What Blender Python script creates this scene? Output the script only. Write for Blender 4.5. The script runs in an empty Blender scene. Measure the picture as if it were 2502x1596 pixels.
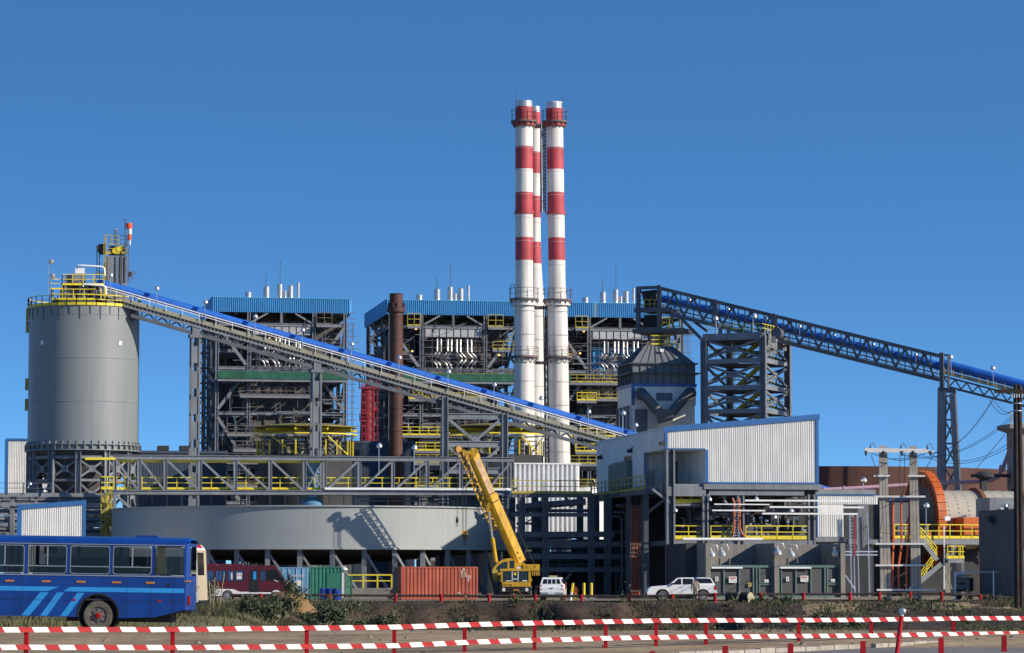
import bpy, math, random
from mathutils import Vector as V, Matrix, noise
R = random.Random(11)
SC = bpy.context.scene
COL = SC.collection
rad = math.radians
# ------------------------------------------------------------------ camera model (metres, camera at the origin looking along +Y)
FP, CX, CY, H = 7500., 1251., 798., 1.85
TH = math.atan(610/FP); CT, ST = math.cos(TH), math.sin(TH)
PH = rad(9.9)            # heading of the plant grid
P2 = rad(-23.7)          # heading of the second conveyor
def ray(x, y):
    u, v = (x-CX)/FP, (CY-y)/FP
    return V((u, CT-v*ST, ST+v*CT))
CAM = V((0, 0, H))
def P(x, y, Y):
    d = ray(x, y); return CAM + d*(Y/d.y)
def GX(x, Y): return P(x, 1408, Y).x
def PZ(y, Y): return P(CX, y, Y).z
class Fr:
    """local frame: a to the right, b away from the viewer, c up"""
    def __init__(s, x, Y, phi=0., y=None, tilt=0.):
        s.o = P(x, 1408 if y is None else y, Y)
        if y is None: s.o.z = 0
        s.r = V((math.cos(phi), math.sin(phi), 0)); s.d = V((-math.sin(phi), math.cos(phi), 0)); s.u = V((0, 0, 1))
        if tilt:
            q = Matrix.Rotation(tilt, 3, s.d); s.r = q @ s.r; s.u = q @ s.u
        s.M = Matrix.Translation(s.o) @ Matrix((s.r, s.d, s.u)).transposed().to_4x4()
    def w(s, a, b, c): return s.o + s.r*a + s.d*b + s.u*c
    def loc(s, p): q = p-s.o; return q.dot(s.r), q.dot(s.d), q.dot(s.u)
    def at(s, x, y, b=0.):
        r = ray(x, y); return CAM + r*((b + (s.o-CAM).dot(s.d))/r.dot(s.d))
    def ata(s, x, y, a=0.):
        r = ray(x, y); return CAM + r*((a + (s.o-CAM).dot(s.r))/r.dot(s.r))
    def A(s, x, y=1408, b=0.): return s.loc(s.at(x, y, b))[0]
    def C(s, x, y, b=0.): return s.loc(s.at(x, y, b))[2]
# ------------------------------------------------------------------ materials
MATS = {}
def mat(name, col, rough=.6, metal=0., var=.12, sc=.8, streak=0., bump=0., spec=.5, col2=None, fine=0.):
    m = bpy.data.materials.new(name); m.use_nodes = True; MATS[name] = m
    N, L = m.node_tree.nodes, m.node_tree.links
    b = N['Principled BSDF']; b.inputs['Roughness'].default_value = rough; b.inputs['Metallic'].default_value = metal
    b.inputs['Specular IOR Level'].default_value = spec
    c = (*col, 1)
    g = N.new('ShaderNodeNewGeometry')
    def nz(scale, det=4, vec=None):
        n = N.new('ShaderNodeTexNoise'); n.inputs['Scale'].default_value = scale; n.inputs['Detail'].default_value = det
        L.new(vec or g.outputs['Position'], n.inputs['Vector']); return n
    if var or col2:
        n = nz(sc); r = N.new('ShaderNodeValToRGB')
        r.color_ramp.elements[0].position = .32; r.color_ramp.elements[1].position = .68
        d = col2 or tuple(x*(1-var) for x in col)
        r.color_ramp.elements[0].color = (*d, 1); r.color_ramp.elements[1].color = (*[min(1, x*(1+var)) for x in col], 1)
        L.new(n.outputs['Fac'], r.inputs['Fac']); out = r.outputs['Color']
        for (amt, vec) in ((streak, 'v'), (fine, 'f')):
            if not amt: continue
            if vec == 'v':
                mp = N.new('ShaderNodeMapping'); mp.inputs['Scale'].default_value = (1.6, 1.6, .07); L.new(g.outputs['Position'], mp.inputs['Vector'])
                n2 = nz(2.2, 5, mp.outputs['Vector'])
            else: n2 = nz(sc*14, 6)
            mm = N.new('ShaderNodeMix'); mm.data_type = 'RGBA'; mm.blend_type = 'MULTIPLY'; mm.inputs['Factor'].default_value = amt
            rr = N.new('ShaderNodeValToRGB'); rr.color_ramp.elements[0].position = .38; rr.color_ramp.elements[1].position = .62
            rr.color_ramp.elements[0].color = (.35, .33, .3, 1)
            L.new(n2.outputs['Fac'], rr.inputs['Fac']); L.new(out, mm.inputs['A']); L.new(rr.outputs['Color'], mm.inputs['B']); out = mm.outputs['Result']
        L.new(out, b.inputs['Base Color'])
    else: b.inputs['Base Color'].default_value = c
    if bump:
        n3 = nz(sc*6, 6); bp = N.new('ShaderNodeBump'); bp.inputs['Strength'].default_value = bump; bp.inputs['Distance'].default_value = .1
        L.new(n3.outputs['Fac'], bp.inputs['Height']); L.new(bp.outputs['Normal'], b.inputs['Normal'])
    return m
def glassmat(name, tint, gloss=.12):
    m = bpy.data.materials.new(name); m.use_nodes = True; MATS[name] = m
    N, L = m.node_tree.nodes, m.node_tree.links; N.remove(N['Principled BSDF'])
    t = N.new('ShaderNodeBsdfTransparent'); t.inputs['Color'].default_value = (*tint, 1)
    g = N.new('ShaderNodeBsdfGlossy'); g.inputs['Roughness'].default_value = .03
    f = N.new('ShaderNodeFresnel'); f.inputs['IOR'].default_value = 1.45
    x = N.new('ShaderNodeMixShader'); L.new(f.outputs['Fac'], x.inputs['Fac']); L.new(t.outputs[0], x.inputs[1]); L.new(g.outputs[0], x.inputs[2])
    L.new(x.outputs[0], N['Material Output'].inputs['Surface']); return m
STEEL = mat('grey_painted_steel', (.205, .22, .245), .55, var=.15, sc=.5, streak=.25)
DSTEEL = mat('dark_painted_steel', (.095, .105, .12), .6, var=.2, sc=.5)
RUSTED = mat('weathered_primer_steel', (.14, .12, .11), .75, var=.3, sc=.9, col2=(.09, .085, .085))
DARK = mat('near_black_steel', (.035, .038, .042), .8, var=.3, sc=.4)  # near-black tone, shared by dark parts and the dark backdrops
SILO = mat('grey_silo_paint', (.225, .245, .25), .45, var=.06, sc=.14, streak=.10)
TANKM = mat('pale_grey_tank_paint', (.33, .355, .355), .5, var=.07, sc=.14, streak=.09)
YEL = mat('yellow_safety_paint', (.78, .62, .03), .5, var=.1)
YDIM = mat('weathered_yellow_paint', (.42, .34, .06), .6, var=.25, sc=1.5)
CRANEY = mat('crane_yellow_paint', (.66, .385, .02), .45, var=.14, sc=1.2, streak=.25, fine=.12)
BLUEC = mat('blue_cover_paint', (.015, .12, .50), .5, var=.15, sc=.6)
BLUER = mat('blue_roof_sheet', (.08, .34, .64), .45, var=.06, sc=.4)
TRIM = mat('blue_trim_sheet', (.03, .13, .35), .45, var=.06)
WHITE = mat('white_cladding_sheet', (.81, .80, .77), .5, var=.06, sc=.4, streak=.22)
WPAINT = mat('white_paint', (.82, .82, .81), .5, var=.04, sc=.5, streak=.1)
STACKW = mat('white_stack_paint', (.80, .77, .73), .55, var=.07, sc=.25, streak=.36)
STACKR = mat('faded_red_stack_paint', (.48, .06, .08), .6, var=.2, sc=.5, streak=.3, col2=(.40, .05, .06))
RED = mat('red_barrier_paint', (.40, .008, .014), .6, var=.2, sc=1.5, spec=.2, fine=.3)
RWHITE = mat('white_barrier_paint', (.80, .79, .76), .6, var=.06, sc=1.5, fine=.28)
GALV = mat('shiny_galvanised_metal', (.72, .72, .73), .32, .75, var=.06)
ALU = mat('bright_aluminium_sheet', (.52, .52, .53), .36, .7, var=.06)
SILV = mat('dull_silver_metal', (.55, .55, .56), .4, .8, var=.1)
RUSTP = mat('rust_brown_paint', (.085, .033, .026), .7, var=.25, sc=.5, streak=.2)
RUSTT = mat('rusted_tank_plate', (.075, .026, .018), .75, var=.25, sc=.4, streak=.3)
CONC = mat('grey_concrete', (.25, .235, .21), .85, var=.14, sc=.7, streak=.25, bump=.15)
BEIGE = mat('beige_girder_paint', (.30, .285, .22), .6, var=.1)
MILLB = mat('beige_mill_shell', (.38, .35, .29), .65, var=.08, sc=.4)
ORNG = mat('orange_machine_paint', (.55, .115, .015), .5, var=.15, sc=1.2, streak=.25)
NET = mat('green_shade_net', (.02, .11, .07), .85, var=.3, sc=1.2)
NAVY = mat('shade_toned_cladding', (.050, .070, .105), .6, var=.12)
MCASE = mat('dark_boiler_casing', (.105, .10, .10), .75, var=.3, sc=.5)
REDST = mat('red_scaffold_paint', (.27, .02, .03), .55, var=.15)
BLACK = mat('black_rubber', (.02, .02, .021), .8, var=.2)
BLKP = mat('black_paint', (.015, .015, .016), .5, var=.1)
TYRE = mat('dusty_tyre_rubber', (.12, .11, .09), .9, var=.25, sc=5)
BUSB = mat('bus_blue_paint', (.005, .05, .27), .32, var=.12, sc=.9, streak=.22)
BUSL = mat('bus_sky_blue_stripe', (.03, .30, .72), .3, var=.04)
CREAM = mat('cream_coach_paint', (.50, .42, .28), .4, var=.06)
MAROON = mat('maroon_bus_paint', (.10, .012, .02), .3, var=.1)
CONTO = mat('orange_container_paint', (.44, .10, .055), .65, var=.16, sc=.7, streak=.4)
CONTB = mat('pale_blue_container_paint', (.17, .38, .58), .6, var=.15, sc=1.1, streak=.2)
CONTG = mat('green_container_paint', (.03, .17, .11), .55, var=.1)
DRUM = mat('blue_drum_plastic', (.012, .05, .28), .3, var=.1)
AMBER = mat('amber_reflector', (.50, .20, .03), .4, var=.05)
REDL = mat('red_lamp_lens', (.35, .012, .012), .25, var=0.05)
LAMPW = mat('clear_lamp_lens', (.75, .76, .74), .15, var=.02)
TEAL = mat('teal_gate_frame', (.10, .17, .16), .6, var=.1)
PANEL = mat('dark_mesh_panel', (.075, .078, .08), .7, var=.08)
PINK = mat('lilac_pipe_paint', (.45, .27, .33), .55, var=.06)
ORC = mat('orange_cable_sheath', (.62, .12, .03), .5, var=.05)
REDC = mat('red_cable_sheath', (.38, .02, .025), .5, var=.05)
CPOLE = mat('weathered_concrete_pole', (.40, .36, .31), .9, var=.12, sc=1.5, streak=.25)
WOOD = mat('dark_timber_pole', (.035, .026, .022), .9, var=.3, sc=2)
BROWNP = mat('rusty_guard_pipe', (.045, .03, .026), .8, var=.3, sc=2)
HAYE = mat('pale_cut_end', (.42, .36, .24), .9, var=.15, sc=4)
KHAKI = mat('khaki_coverall_cloth', (.30, .25, .18), .9, var=.12, sc=4)
SKIN = mat('brown_skin', (.16, .09, .06), .6, var=.05)
HELM = mat('navy_helmet', (.02, .04, .22), .3, var=.05)
DIRT = mat('dry_brown_dirt', (.47, .33, .185), .95, sc=.22, bump=.6, col2=(.27, .19, .11), var=.15, fine=.5)
SOIL = mat('dark_bank_soil', (.095, .058, .034), .95, sc=.45, bump=1., col2=(.024, .016, .011), var=.2, fine=.7)
YARD = mat('dusty_yard_ground', (.34, .26, .165), .95, sc=.2, bump=.3, col2=(.23, .185, .125), var=.1, fine=.35)
ROAD = mat('worn_grey_road', (.22, .205, .18), .9, var=.12, sc=.5, bump=.2, fine=.3)
KERB = mat('stained_concrete_kerb', (.40, .36, .31), .9, var=.15, sc=2, streak=.35)
GRASS = mat('dry_green_grass', (.10, .11, .045), .9, var=.3, sc=.8, col2=(.15, .12, .06))
BRUSH = mat('dark_scrub_leaves', (.038, .055, .017), .9, var=.35, sc=.5, col2=(.075, .06, .035))
LEAF = mat('grey_green_leaves', (.065, .085, .04), .75, var=.35, sc=1.6)
LEAFL = mat('pale_green_leaves', (.14, .16, .075), .75, var=.3, sc=1.6)
STEM = mat('pale_dry_stem', (.33, .28, .18), .9, var=.15)
SAND = mat('ochre_sand', (.25, .15, .065), .95, var=.2, sc=1.5, bump=.4)
GLASS = glassmat('tinted_window_glass', (.13, .145, .15))
GLASSL = glassmat('clear_window_glass', (.92, .92, .9))
DGLASS = mat('dark_window_glass', (.015, .017, .02), .08, var=0)
SEAT = mat('dark_seat_cloth', (.03, .035, .05), .9, var=.2)
CURT = mat('yellow_curtain_cloth', (.55, .36, .06), .9, var=.15, sc=4)
BCURT = mat('blue_curtain_cloth', (.03, .10, .30), .9, var=.25, sc=4)
WSOCK = mat('windsock_orange', (.85, .10, .02), .7, var=.05)
# ------------------------------------------------------------------ mesh collector
class MB:
    def __init__(s, T=None): s.v, s.f, s.m, s.s, s.mi, s.T, s.g, s.lock = [], [], [], [], 0, T, [], None
    def add(s, vs, fs, smooth=False):
        n = len(s.v)
        s.v += [(s.T @ V(p)) if s.T else V(p) for p in vs]
        for f in fs: s.f.append([i+n for i in f]); s.m.append(s.mi); s.s.append(smooth); s.g.append(n if s.lock is None else s.lock)
        return s
    def hexa(s, b, t): return s.add(list(b)+list(t), [(3, 2, 1, 0), (4, 5, 6, 7), (0, 1, 5, 4), (1, 2, 6, 5), (2, 3, 7, 6), (3, 0, 4, 7)])
    def box(s, o, x, y, z):
        o, x, y, z = V(o), V(x), V(y), V(z); return s.hexa([o, o+x, o+x+y, o+y], [o+z, o+x+z, o+x+y+z, o+y+z])
    def cub(s, a0, b0, c0, a1, b1, c1): return s.box((a0, b0, c0), (a1-a0, 0, 0), (0, b1-b0, 0), (0, 0, c1-c0))
    def bar(s, p, q, w, h=None, up=(0, 0, 1)):
        p, q = V(p), V(q); h = h or w; d = (q-p)
        if d.length < 1e-6: return s
        d.normalize(); u = V(up)
        if abs(d.dot(u.normalized())) > .99: u = V((0, 1, 0))
        x = d.cross(u).normalized()*(w/2); z = x.cross(d).normalized()*(h/2)
        return s.hexa([p-x-z, p+x-z, p+x+z, p-x+z], [q-x-z, q+x-z, q+x+z, q-x+z])
    def ibar(s, p, q, w, h, up, t=.06):   # I section: web along up
        p, q = V(p), V(q); d = (q-p).normalized(); u = (V(up)-d*V(up).dot(d)).normalized()
        s.lock = len(s.v); s.bar(p+u*(h/2), q+u*(h/2), w, t, u); s.bar(p-u*(h/2), q-u*(h/2), w, t, u); s.bar(p, q, t, h-t, u); s.lock = None; return s
    def ring(s, c, d, r, n):
        d = V(d).normalized(); u = V((0, 0, 1)) if abs(d.z) < .95 else V((1, 0, 0))
        x = d.cross(u).normalized(); y = x.cross(d)
        return [V(c)+x*(r*math.cos(2*math.pi*k/n))+y*(r*math.sin(2*math.pi*k/n)) for k in range(n)]
    def tube(s, p, q, r, n=8, r2=None, caps=True):
        d = V(q)-V(p); A, B = s.ring(p, d, r, n), s.ring(q, d, r if r2 is None else r2, n)
        s.add(A+B, [(k, (k+1) % n, n+(k+1) % n, n+k) for k in range(n)], True)
        if caps: s.add(A, [tuple(range(n))[::-1]]); s.add(B, [tuple(range(n))])
        return s
    def pipe(s, pts, r, n=8):
        pts = [V(p) for p in pts]; rs = []
        for i, p in enumerate(pts):
            d = (pts[min(i+1, len(pts)-1)]-pts[max(i-1, 0)]); rs.append(s.ring(p, d, r, n))
        vs = [v for x in rs for v in x]
        fs = [(i*n+k, i*n+(k+1) % n, (i+1)*n+(k+1) % n, (i+1)*n+k) for i in range(len(pts)-1) for k in range(n)]
        s.add(vs, fs, True); s.add(rs[0], [tuple(range(n))[::-1]]); return s.add(rs[-1], [tuple(range(n))])
    def lathe(s, c, prof, n=32, axis=(0, 0, 1), smooth=True, a0=0., a1=2*math.pi):
        c = V(c); d = V(axis).normalized(); u = V((1, 0, 0)) if abs(d.x) < .9 else V((0, 0, 1))
        x = (u-d*u.dot(d)).normalized(); y = d.cross(x); full = abs(a1-a0-2*math.pi) < 1e-6; m = n if full else n+1
        for (r0, z0), (r1, z1) in zip(prof[:-1], prof[1:]):
            vs = [c+d*z+(x*math.cos(a0+(a1-a0)*k/n)+y*math.sin(a0+(a1-a0)*k/n))*r for r, z in ((r0, z0), (r1, z1)) for k in range(m)]
            s.add(vs, [(k, (k+1) % m, m+(k+1) % m, m+k) for k in range(n)], smooth)
        return s
    def disc(s, c, r, n=24, axis=(0, 0, 1)): return s.add(s.ring(c, axis, r, n), [tuple(range(n))])
    def prism(s, poly, ext):
        poly = [V(p) for p in poly]; e = V(ext); n = len(poly)
        return s.add(poly+[p+e for p in poly], [tuple(range(n))[::-1], tuple(range(n, 2*n))]+[(k, (k+1) % n, n+(k+1) % n, n+k) for k in range(n)])
    def sheet(s, bl, br, tl, tr, n, dep, fill=.5):  # ribbed sheet, dep = outward vector of the ribs
        bl, br, tl, tr, dep = V(bl), V(br), V(tl), V(tr), V(dep); vs = []
        for k in range(n):
            for t, o in ((0, 0), (.12, 1), (.12+fill*.76, 1), (.24+fill*.76, 0)):
                f = (k+t)/n; vs += [bl.lerp(br, f)+dep*o, tl.lerp(tr, f)+dep*o]
        vs += [br, tr]
        return s.add(vs, [(2*i, 2*i+2, 2*i+3, 2*i+1) for i in range(len(vs)//2-1)])
    def rail(s, pts, h=1.1, sp=1.5, r=.035, toe=.15, up=V((0, 0, 1))):
        pts = [V(p) for p in pts]
        for p, q in zip(pts[:-1], pts[1:]):
            n = max(1, round((q-p).length/sp))
            for k in range(n+1): s.bar(p.lerp(q, k/n), p.lerp(q, k/n)+up*h, 2*r)
            s.bar(p+up*h, q+up*h, 2*r); s.bar(p+up*h*.55, q+up*h*.55, 1.6*r)
            if toe: s.bar(p+up*toe/2, q+up*toe/2, .03, toe)
        return s
    def each(s, name, mats, parent):     # one part per added bar
        for gid in dict.fromkeys(s.g):
            k = MB(); ix = {}
            for f, g in zip(s.f, s.g):
                if g != gid: continue
                for i in f:
                    if i not in ix: ix[i] = len(k.v); k.v.append(s.v[i])
                k.f.append([ix[i] for i in f]); k.m.append(0); k.s.append(False)
            k.build(name, mats, parent)
    def build(s, name, mats, parent=None):
        me = bpy.data.meshes.new(name); o = bpy.data.objects.new(name, me); off = V((0, 0, 0)); q = parent
        while q is not None: off += V(q.location); q = q.parent
        me.from_pydata([tuple(p-off) for p in s.v], [], s.f)
        for m in (mats if isinstance(mats, (list, tuple)) else [mats]): me.materials.append(m)
        me.polygons.foreach_set('material_index', s.m); me.polygons.foreach_set('use_smooth', s.s); me.update()
        COL.objects.link(o); o.parent = parent; return o
def tag(o, label=None, cat=None, group=None, kind=None):
    for k, v in (('label', label), ('category', cat), ('group', group), ('kind', kind)):
        if v: o[k] = v
    return o
def thing(name, label, cat, loc=(0, 0, 0), group=None):
    o = bpy.data.objects.new(name, None); o.empty_display_size = .5; COL.objects.link(o); o.location = loc
    return tag(o, label, cat, group)
def tree(o, loc, label=None, parent=None):
    c = o.copy(); COL.objects.link(c); c.parent = parent
    if parent is None: c.location = loc
    if label and parent is None: c['label'] = label
    for ch in [x for x in KIDS(o)]: tree(ch, loc, None, c)
    return c
def KIDS(o): return [x for x in COL.objects if x.parent is o]
def pbox(mb, f, x0, y0, x1, y1, b0, b1):
    """box whose front face (plane b0) spans two picture corners of the survey photo, b0..b1 deep"""
    a0, _, c1 = f.loc(f.at(x0, y0, b0)); a1, _, c0 = f.loc(f.at(x1, y1, b0))
    o = f.w(a0, b0, c0); return mb.box(o, f.r*(a1-a0), f.d*(b1-b0), f.u*(c1-c0))
def pbar(mb, f, x0, y0, x1, y1, w, b=0., h=None): return mb.bar(f.at(x0, y0, b), f.at(x1, y1, b), w, h, f.d)
def text(name, body, size, p, xdir, ydir, m, parent, depth=.005, align='CENTER'):
    cu = bpy.data.curves.new(name, 'FONT'); cu.body = body; cu.size = size; cu.align_x = align; cu.align_y = 'CENTER'; cu.extrude = depth
    cu.materials.append(m); o = bpy.data.objects.new(name, cu)
    x = V(xdir).normalized(); y = V(ydir); y = (y-x*y.dot(x)).normalized(); z = x.cross(y); off = V((0, 0, 0)); q = parent
    while q is not None: off += V(q.location); q = q.parent
    o.matrix_basis = Matrix.Translation(V(p)-off) @ Matrix((x, y, z)).transposed().to_4x4()
    COL.objects.link(o); bpy.context.view_layer.update()
    me = bpy.data.meshes.new_from_object(o.evaluated_get(bpy.context.evaluated_depsgraph_get())); mm = o.matrix_basis.copy(); bpy.data.objects.remove(o)
    o = bpy.data.objects.new(name, me); o.matrix_basis = mm; COL.objects.link(o); o.parent = parent; return o
# ================================================================== sky, sun, camera
SUN_AZ, SUN_EL = rad(67), rad(26)   # azimuth measured from the direction back to the camera, towards the right
sd = V((math.sin(SUN_AZ)*math.cos(SUN_EL), -math.cos(SUN_AZ)*math.cos(SUN_EL), math.sin(SUN_EL)))
w = bpy.data.worlds.new("World"); SC.world = w; w.use_nodes = True
N, L = w.node_tree.nodes, w.node_tree.links
sky = N.new('ShaderNodeTexSky'); sky.sky_type = 'NISHITA'; sky.sun_disc = False
sky.sun_elevation = SUN_EL; sky.sun_rotation = math.atan2(sd.x, sd.y); sky.altitude = 0; sky.air_density = 1.0; sky.dust_density = .5; sky.ozone_density = 6.
tc = N.new('ShaderNodeTexCoord'); mp = N.new('ShaderNodeMapping'); mp.inputs['Scale'].default_value = (1, 1, 3.9); mp.inputs['Location'].default_value = (0, 0, .10)
nm = N.new('ShaderNodeVectorMath'); nm.operation = 'NORMALIZE'
L.new(tc.outputs['Generated'], mp.inputs['Vector']); L.new(mp.outputs[0], nm.inputs[0]); L.new(nm.outputs[0], sky.inputs['Vector'])
hs = N.new('ShaderNodeHueSaturation'); hs.inputs['Saturation'].default_value = 1.12; hs.inputs['Hue'].default_value = .496; hs.inputs['Value'].default_value = 1.1
L.new(sky.outputs[0], hs.inputs['Color']); L.new(hs.outputs[0], N['Background'].inputs['Color']); N['Background'].inputs['Strength'].default_value = .15
sl = bpy.data.lights.new('sun', 'SUN'); sl.energy = 4.3; sl.angle = rad(.53); sl.color = (1, .90, .74)
so = bpy.data.objects.new('sun', sl); COL.objects.link(so); so.rotation_euler = (-sd).to_track_quat('-Z', 'Y').to_euler(); so.location = (60, -40, 60)
cd = bpy.data.cameras.new('camera'); cam = bpy.data.objects.new('camera', cd); COL.objects.link(cam); SC.camera = cam
cam.location = CAM; cam.rotation_euler = (math.pi/2+TH, 0, 0); cd.sensor_width = 36; cd.lens = 36*FP/2502; cd.clip_start = 1; cd.clip_end = 20000
SC.view_settings.view_transform = 'Standard'; SC.view_settings.look = 'None'; SC.view_settings.exposure = .33; SC.view_settings.gamma = 1
SC.cycles.max_bounces = 6; SC.cycles.transparent_max_bounces = 16; SC.cycles.use_denoising = True
# ================================================================== ground sheet with the ditch
def sm(t): t = max(0, min(1, t)); return t*t*(3-2*t)
def gz(x, y):
    n = noise.noise(V((x*.16, y*.16, 3))); n2 = noise.noise(V((x*.9, y*.7, 9)))
    left = sm((-9-x)/9)                                   # 1 on the grassy side by the bus
    D = 2.3*(1-left)+.55*left
    e0 = 106+left*8+n*2
    foot = 206-left*45+n*4-sm((x-12)/14)*22; top = 211+n*2.5
    t = sm((y-e0)/11)*(1-sm((y-foot)/max(4, top-foot)))
    z = -D*t
    if 60 < y < 215: z += (.10*n2+.14*n)*sm(t*3)
    if 195 < y < 216: z += .22*n2*sm((y-195)/6)*sm((216-y)/5)
    if 70 < y < 112: z += .03*n2
    z -= .27*(1-sm((y-86)/16))
    return z
def rng(segs):
    out = []
    for a, b, st in segs:
        k = a
        while k < b-1e-6: out.append(k); k += st
    return out
xs = rng([(-9000, -400, 1700), (-400, -56, 40), (-56, 56, .7), (56, 400, 40), (400, 9001, 1700)])
ys = rng([(-60, 60, 30), (60, 112, 1.3), (112, 190, 3), (190, 203, 1), (203, 214, .4), (214, 218, .7), (218, 260, 8), (260, 600, 60), (600, 14000, 2200)])
g = MB(); nx = len(xs)
g.v = [V((x, y+(noise.noise(V((x*.75, gz(x, y)*.5, 4)))*1.5*sm((y-203)/4)*sm((214-y)/3) if 200 < y < 216 else 0), gz(x, y))) for y in ys for x in xs]
for j in range(len(ys)-1):
    for i in range(nx-1):
        y, x = ys[j], xs[i]
        left = sm((-9-x)/9)
        k = 0 if y < 108+left*4 else (2 if y > 212.5+noise.noise(V((x*.2, 1, 1)))*1.2 else 1)
        if k == 1 and left > .6 and y < 205: k = 3
        if k == 1 and x > 19 and y > 204 and noise.noise(V((x*.25, y*.1, 2))) > .1: k = 0
        g.f.append([j*nx+i, j*nx+i+1, (j+1)*nx+i+1, (j+1)*nx+i]); g.m.append(k); g.s.append(True)
tag(g.build('ground', [DIRT, SOIL, YARD, GRASS]), kind='structure', label='dry brown earth with a ditch and bank before the yard', cat='ground')
# road + kerb at the lower right
K0, K1 = P(1500, 1600, 76), P(2620, 1549, 103.5); K0.z = K1.z = 0
kd = (K1-K0).normalized(); kn = V((kd.y, -kd.x, 0))
rb = MB(); a = K0-kd*60; rb.add([a+V((0, 0, -.225)), a+kd*150+V((0, 0, -.225)), a+kd*150+kn*60+V((0, 0, -.225)), a+kn*60+V((0, 0, -.225))], [(0, 1, 2, 3)])
tag(rb.build('road', ROAD), kind='structure')
kb = MB(); R.seed(5); t = -6.
while t < 40:
    l = .95; c = V((0, 0, R.uniform(-.015, .015)))
    if R.random() > .08: kb.box(K0+kd*t+c-kn*.02-V((0, 0, .27)), kd*(l-.04), -kn*.16, V((0, 0, .17)))
    t += l
tag(kb.build('kerb', KERB), kind='structure')
# ruts and darker trodden streaks in the dirt
def ruts(m):
    N, L = m.node_tree.nodes, m.node_tree.links; b = N['Principled BSDF']; old = b.inputs['Base Color'].links[0].from_socket
    g = N.new('ShaderNodeNewGeometry'); mp_ = N.new('ShaderNodeMapping'); mp_.inputs['Scale'].default_value = (.22, .6, 1); mp_.inputs['Rotation'].default_value = (0, 0, .12)
    n = N.new('ShaderNodeTexNoise'); n.inputs['Scale'].default_value = 1.6; n.inputs['Detail'].default_value = 5; r = N.new('ShaderNodeValToRGB'); r.color_ramp.elements[0].position = .36; r.color_ramp.elements[0].color = (.48, .45, .43, 1); r.color_ramp.elements[1].position = .58
    x = N.new('ShaderNodeMix'); x.data_type = 'RGBA'; x.blend_type = 'MULTIPLY'; x.inputs['Factor'].default_value = .55
    L.new(g.outputs['Position'], mp_.inputs[0]); L.new(mp_.outputs[0], n.inputs['Vector']); L.new(n.outputs['Fac'], r.inputs[0]); L.new(old, x.inputs['A']); L.new(r.outputs[0], x.inputs['B']); L.new(x.outputs['Result'], b.inputs['Base Color'])
ruts(DIRT); ruts(YARD); ruts(ROAD)
# bits of litter and stones on the dirt (uncountable)
R.seed(3); lb = MB()
for k in range(420):
    x, y = R.uniform(-20, 20), R.uniform(64, 106); s = R.uniform(.01, .05); z = gz(x, y)
    lb.add([V((x+R.uniform(-s, s)*1.5, y+R.uniform(-s, s), z+R.uniform(-.01, s))) for q in range(4)], [(0, 1, 2), (0, 2, 3), (1, 2, 3)])
for k in range(170):
    x, y = R.uniform(-20, 20), R.uniform(66, 104); s = R.uniform(.04, .12); z = gz(x, y); rs = []
    for j in range(2): rs.append([V((x+s*(1-.5*j)*math.cos(i*1.05)*R.uniform(.8, 1.2), y+s*(1-.5*j)*math.sin(i*1.05)*R.uniform(.8, 1.2), z-.02+j*s*R.uniform(.5, .9))) for i in range(6)])
    lb.add(rs[0]+rs[1], [(i, (i+1) % 6, 6+(i+1) % 6, 6+i) for i in range(6)]+[tuple(range(6, 12))])
tag(lb.build('gravel', mat('scattered_grit', (.20, .17, .13), .9, var=.5, sc=7)), kind='stuff', label='scattered stones and litter lying on the dry dirt', cat='gravel')
# ================================================================== scrub
def blades(name, m, n, f, hh, wd, label):
    b = MB()
    for k in range(n):
        p = f()
        if p is None: continue
        x, y, sc = p; z = gz(x, y)-.03; h = hh*R.uniform(.4, 1.2)*sc; a = R.uniform(0, 6.28); dx, dy = math.cos(a)*wd, math.sin(a)*wd*.4; lx, ly = R.gauss(0, .35)*h, R.gauss(0, .3)*h
        b.add([(x-dx, y-dy, z), (x+dx, y+dy, z), (x+dx*.6+lx*.5, y+ly*.5, z+h*.6), (x+lx, y+ly, z+h)], [(0, 1, 2), (0, 2, 3)])
    return tag(b.build(name, m), label=label, cat='grass', kind='stuff')
R.seed(21)
def fbank():
    x, y = R.uniform(-44, 44), R.uniform(178, 213)
    d = noise.noise(V((x*.22, y*.11, 7)))
    if d < -.12 and R.random() < .85: return None
    d = max(d, -.05)
    if x > 19 and R.random() < .5: return None
    return x, y, .5+d*1.6
blades('scrub_grass', BRUSH, 60000, fbank, .5, .07, 'dark scrubby weeds covering the ditch bank')
sc_ = MB(); R.seed(77)
for k in range(900):
    x, y = R.uniform(-44, 44), R.uniform(196, 212.5); d = noise.noise(V((x*.2, y*.12, 7)))
    if d < .0 or (x > 19 and R.random() < .5): continue
    z = gz(x, y); r = R.uniform(.25, .6); h = r*R.uniform(.8, 1.5); sc_.mi = R.choice((0, 0, 0, 1, 2))
    for q in range(46):
        p = V((x+R.gauss(0, .5)*r, y+R.gauss(0, .4)*r, z+abs(R.gauss(0, .6))*h)); l = R.uniform(.05, .15); e = V((R.gauss(0, 1), R.gauss(0, 1), R.gauss(0, .8))).normalized()*l; e2 = V((R.gauss(0, 1), R.gauss(0, 1), R.gauss(0, .8))).normalized()*l*.5
        sc_.add([p-e, p+e2, p+e, p-e2], [(0, 1, 2, 3)])
tag(sc_.build('undergrowth', [BRUSH, LEAF, GRASS]), label='low leafy undergrowth spread over the dark ditch bank', cat='undergrowth', kind='stuff')
def fleft():
    x, y = R.uniform(-44, -8), R.uniform(108, 211)
    if noise.noise(V((x*.15, y*.05, 3)))+sm((-9-x)/8)-.5 < 0: return None
    return x, y, 1.
blades('long_grass', GRASS, 16000, fleft, .42, .035, 'long dry green grass on the slope behind the blue bus')
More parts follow.
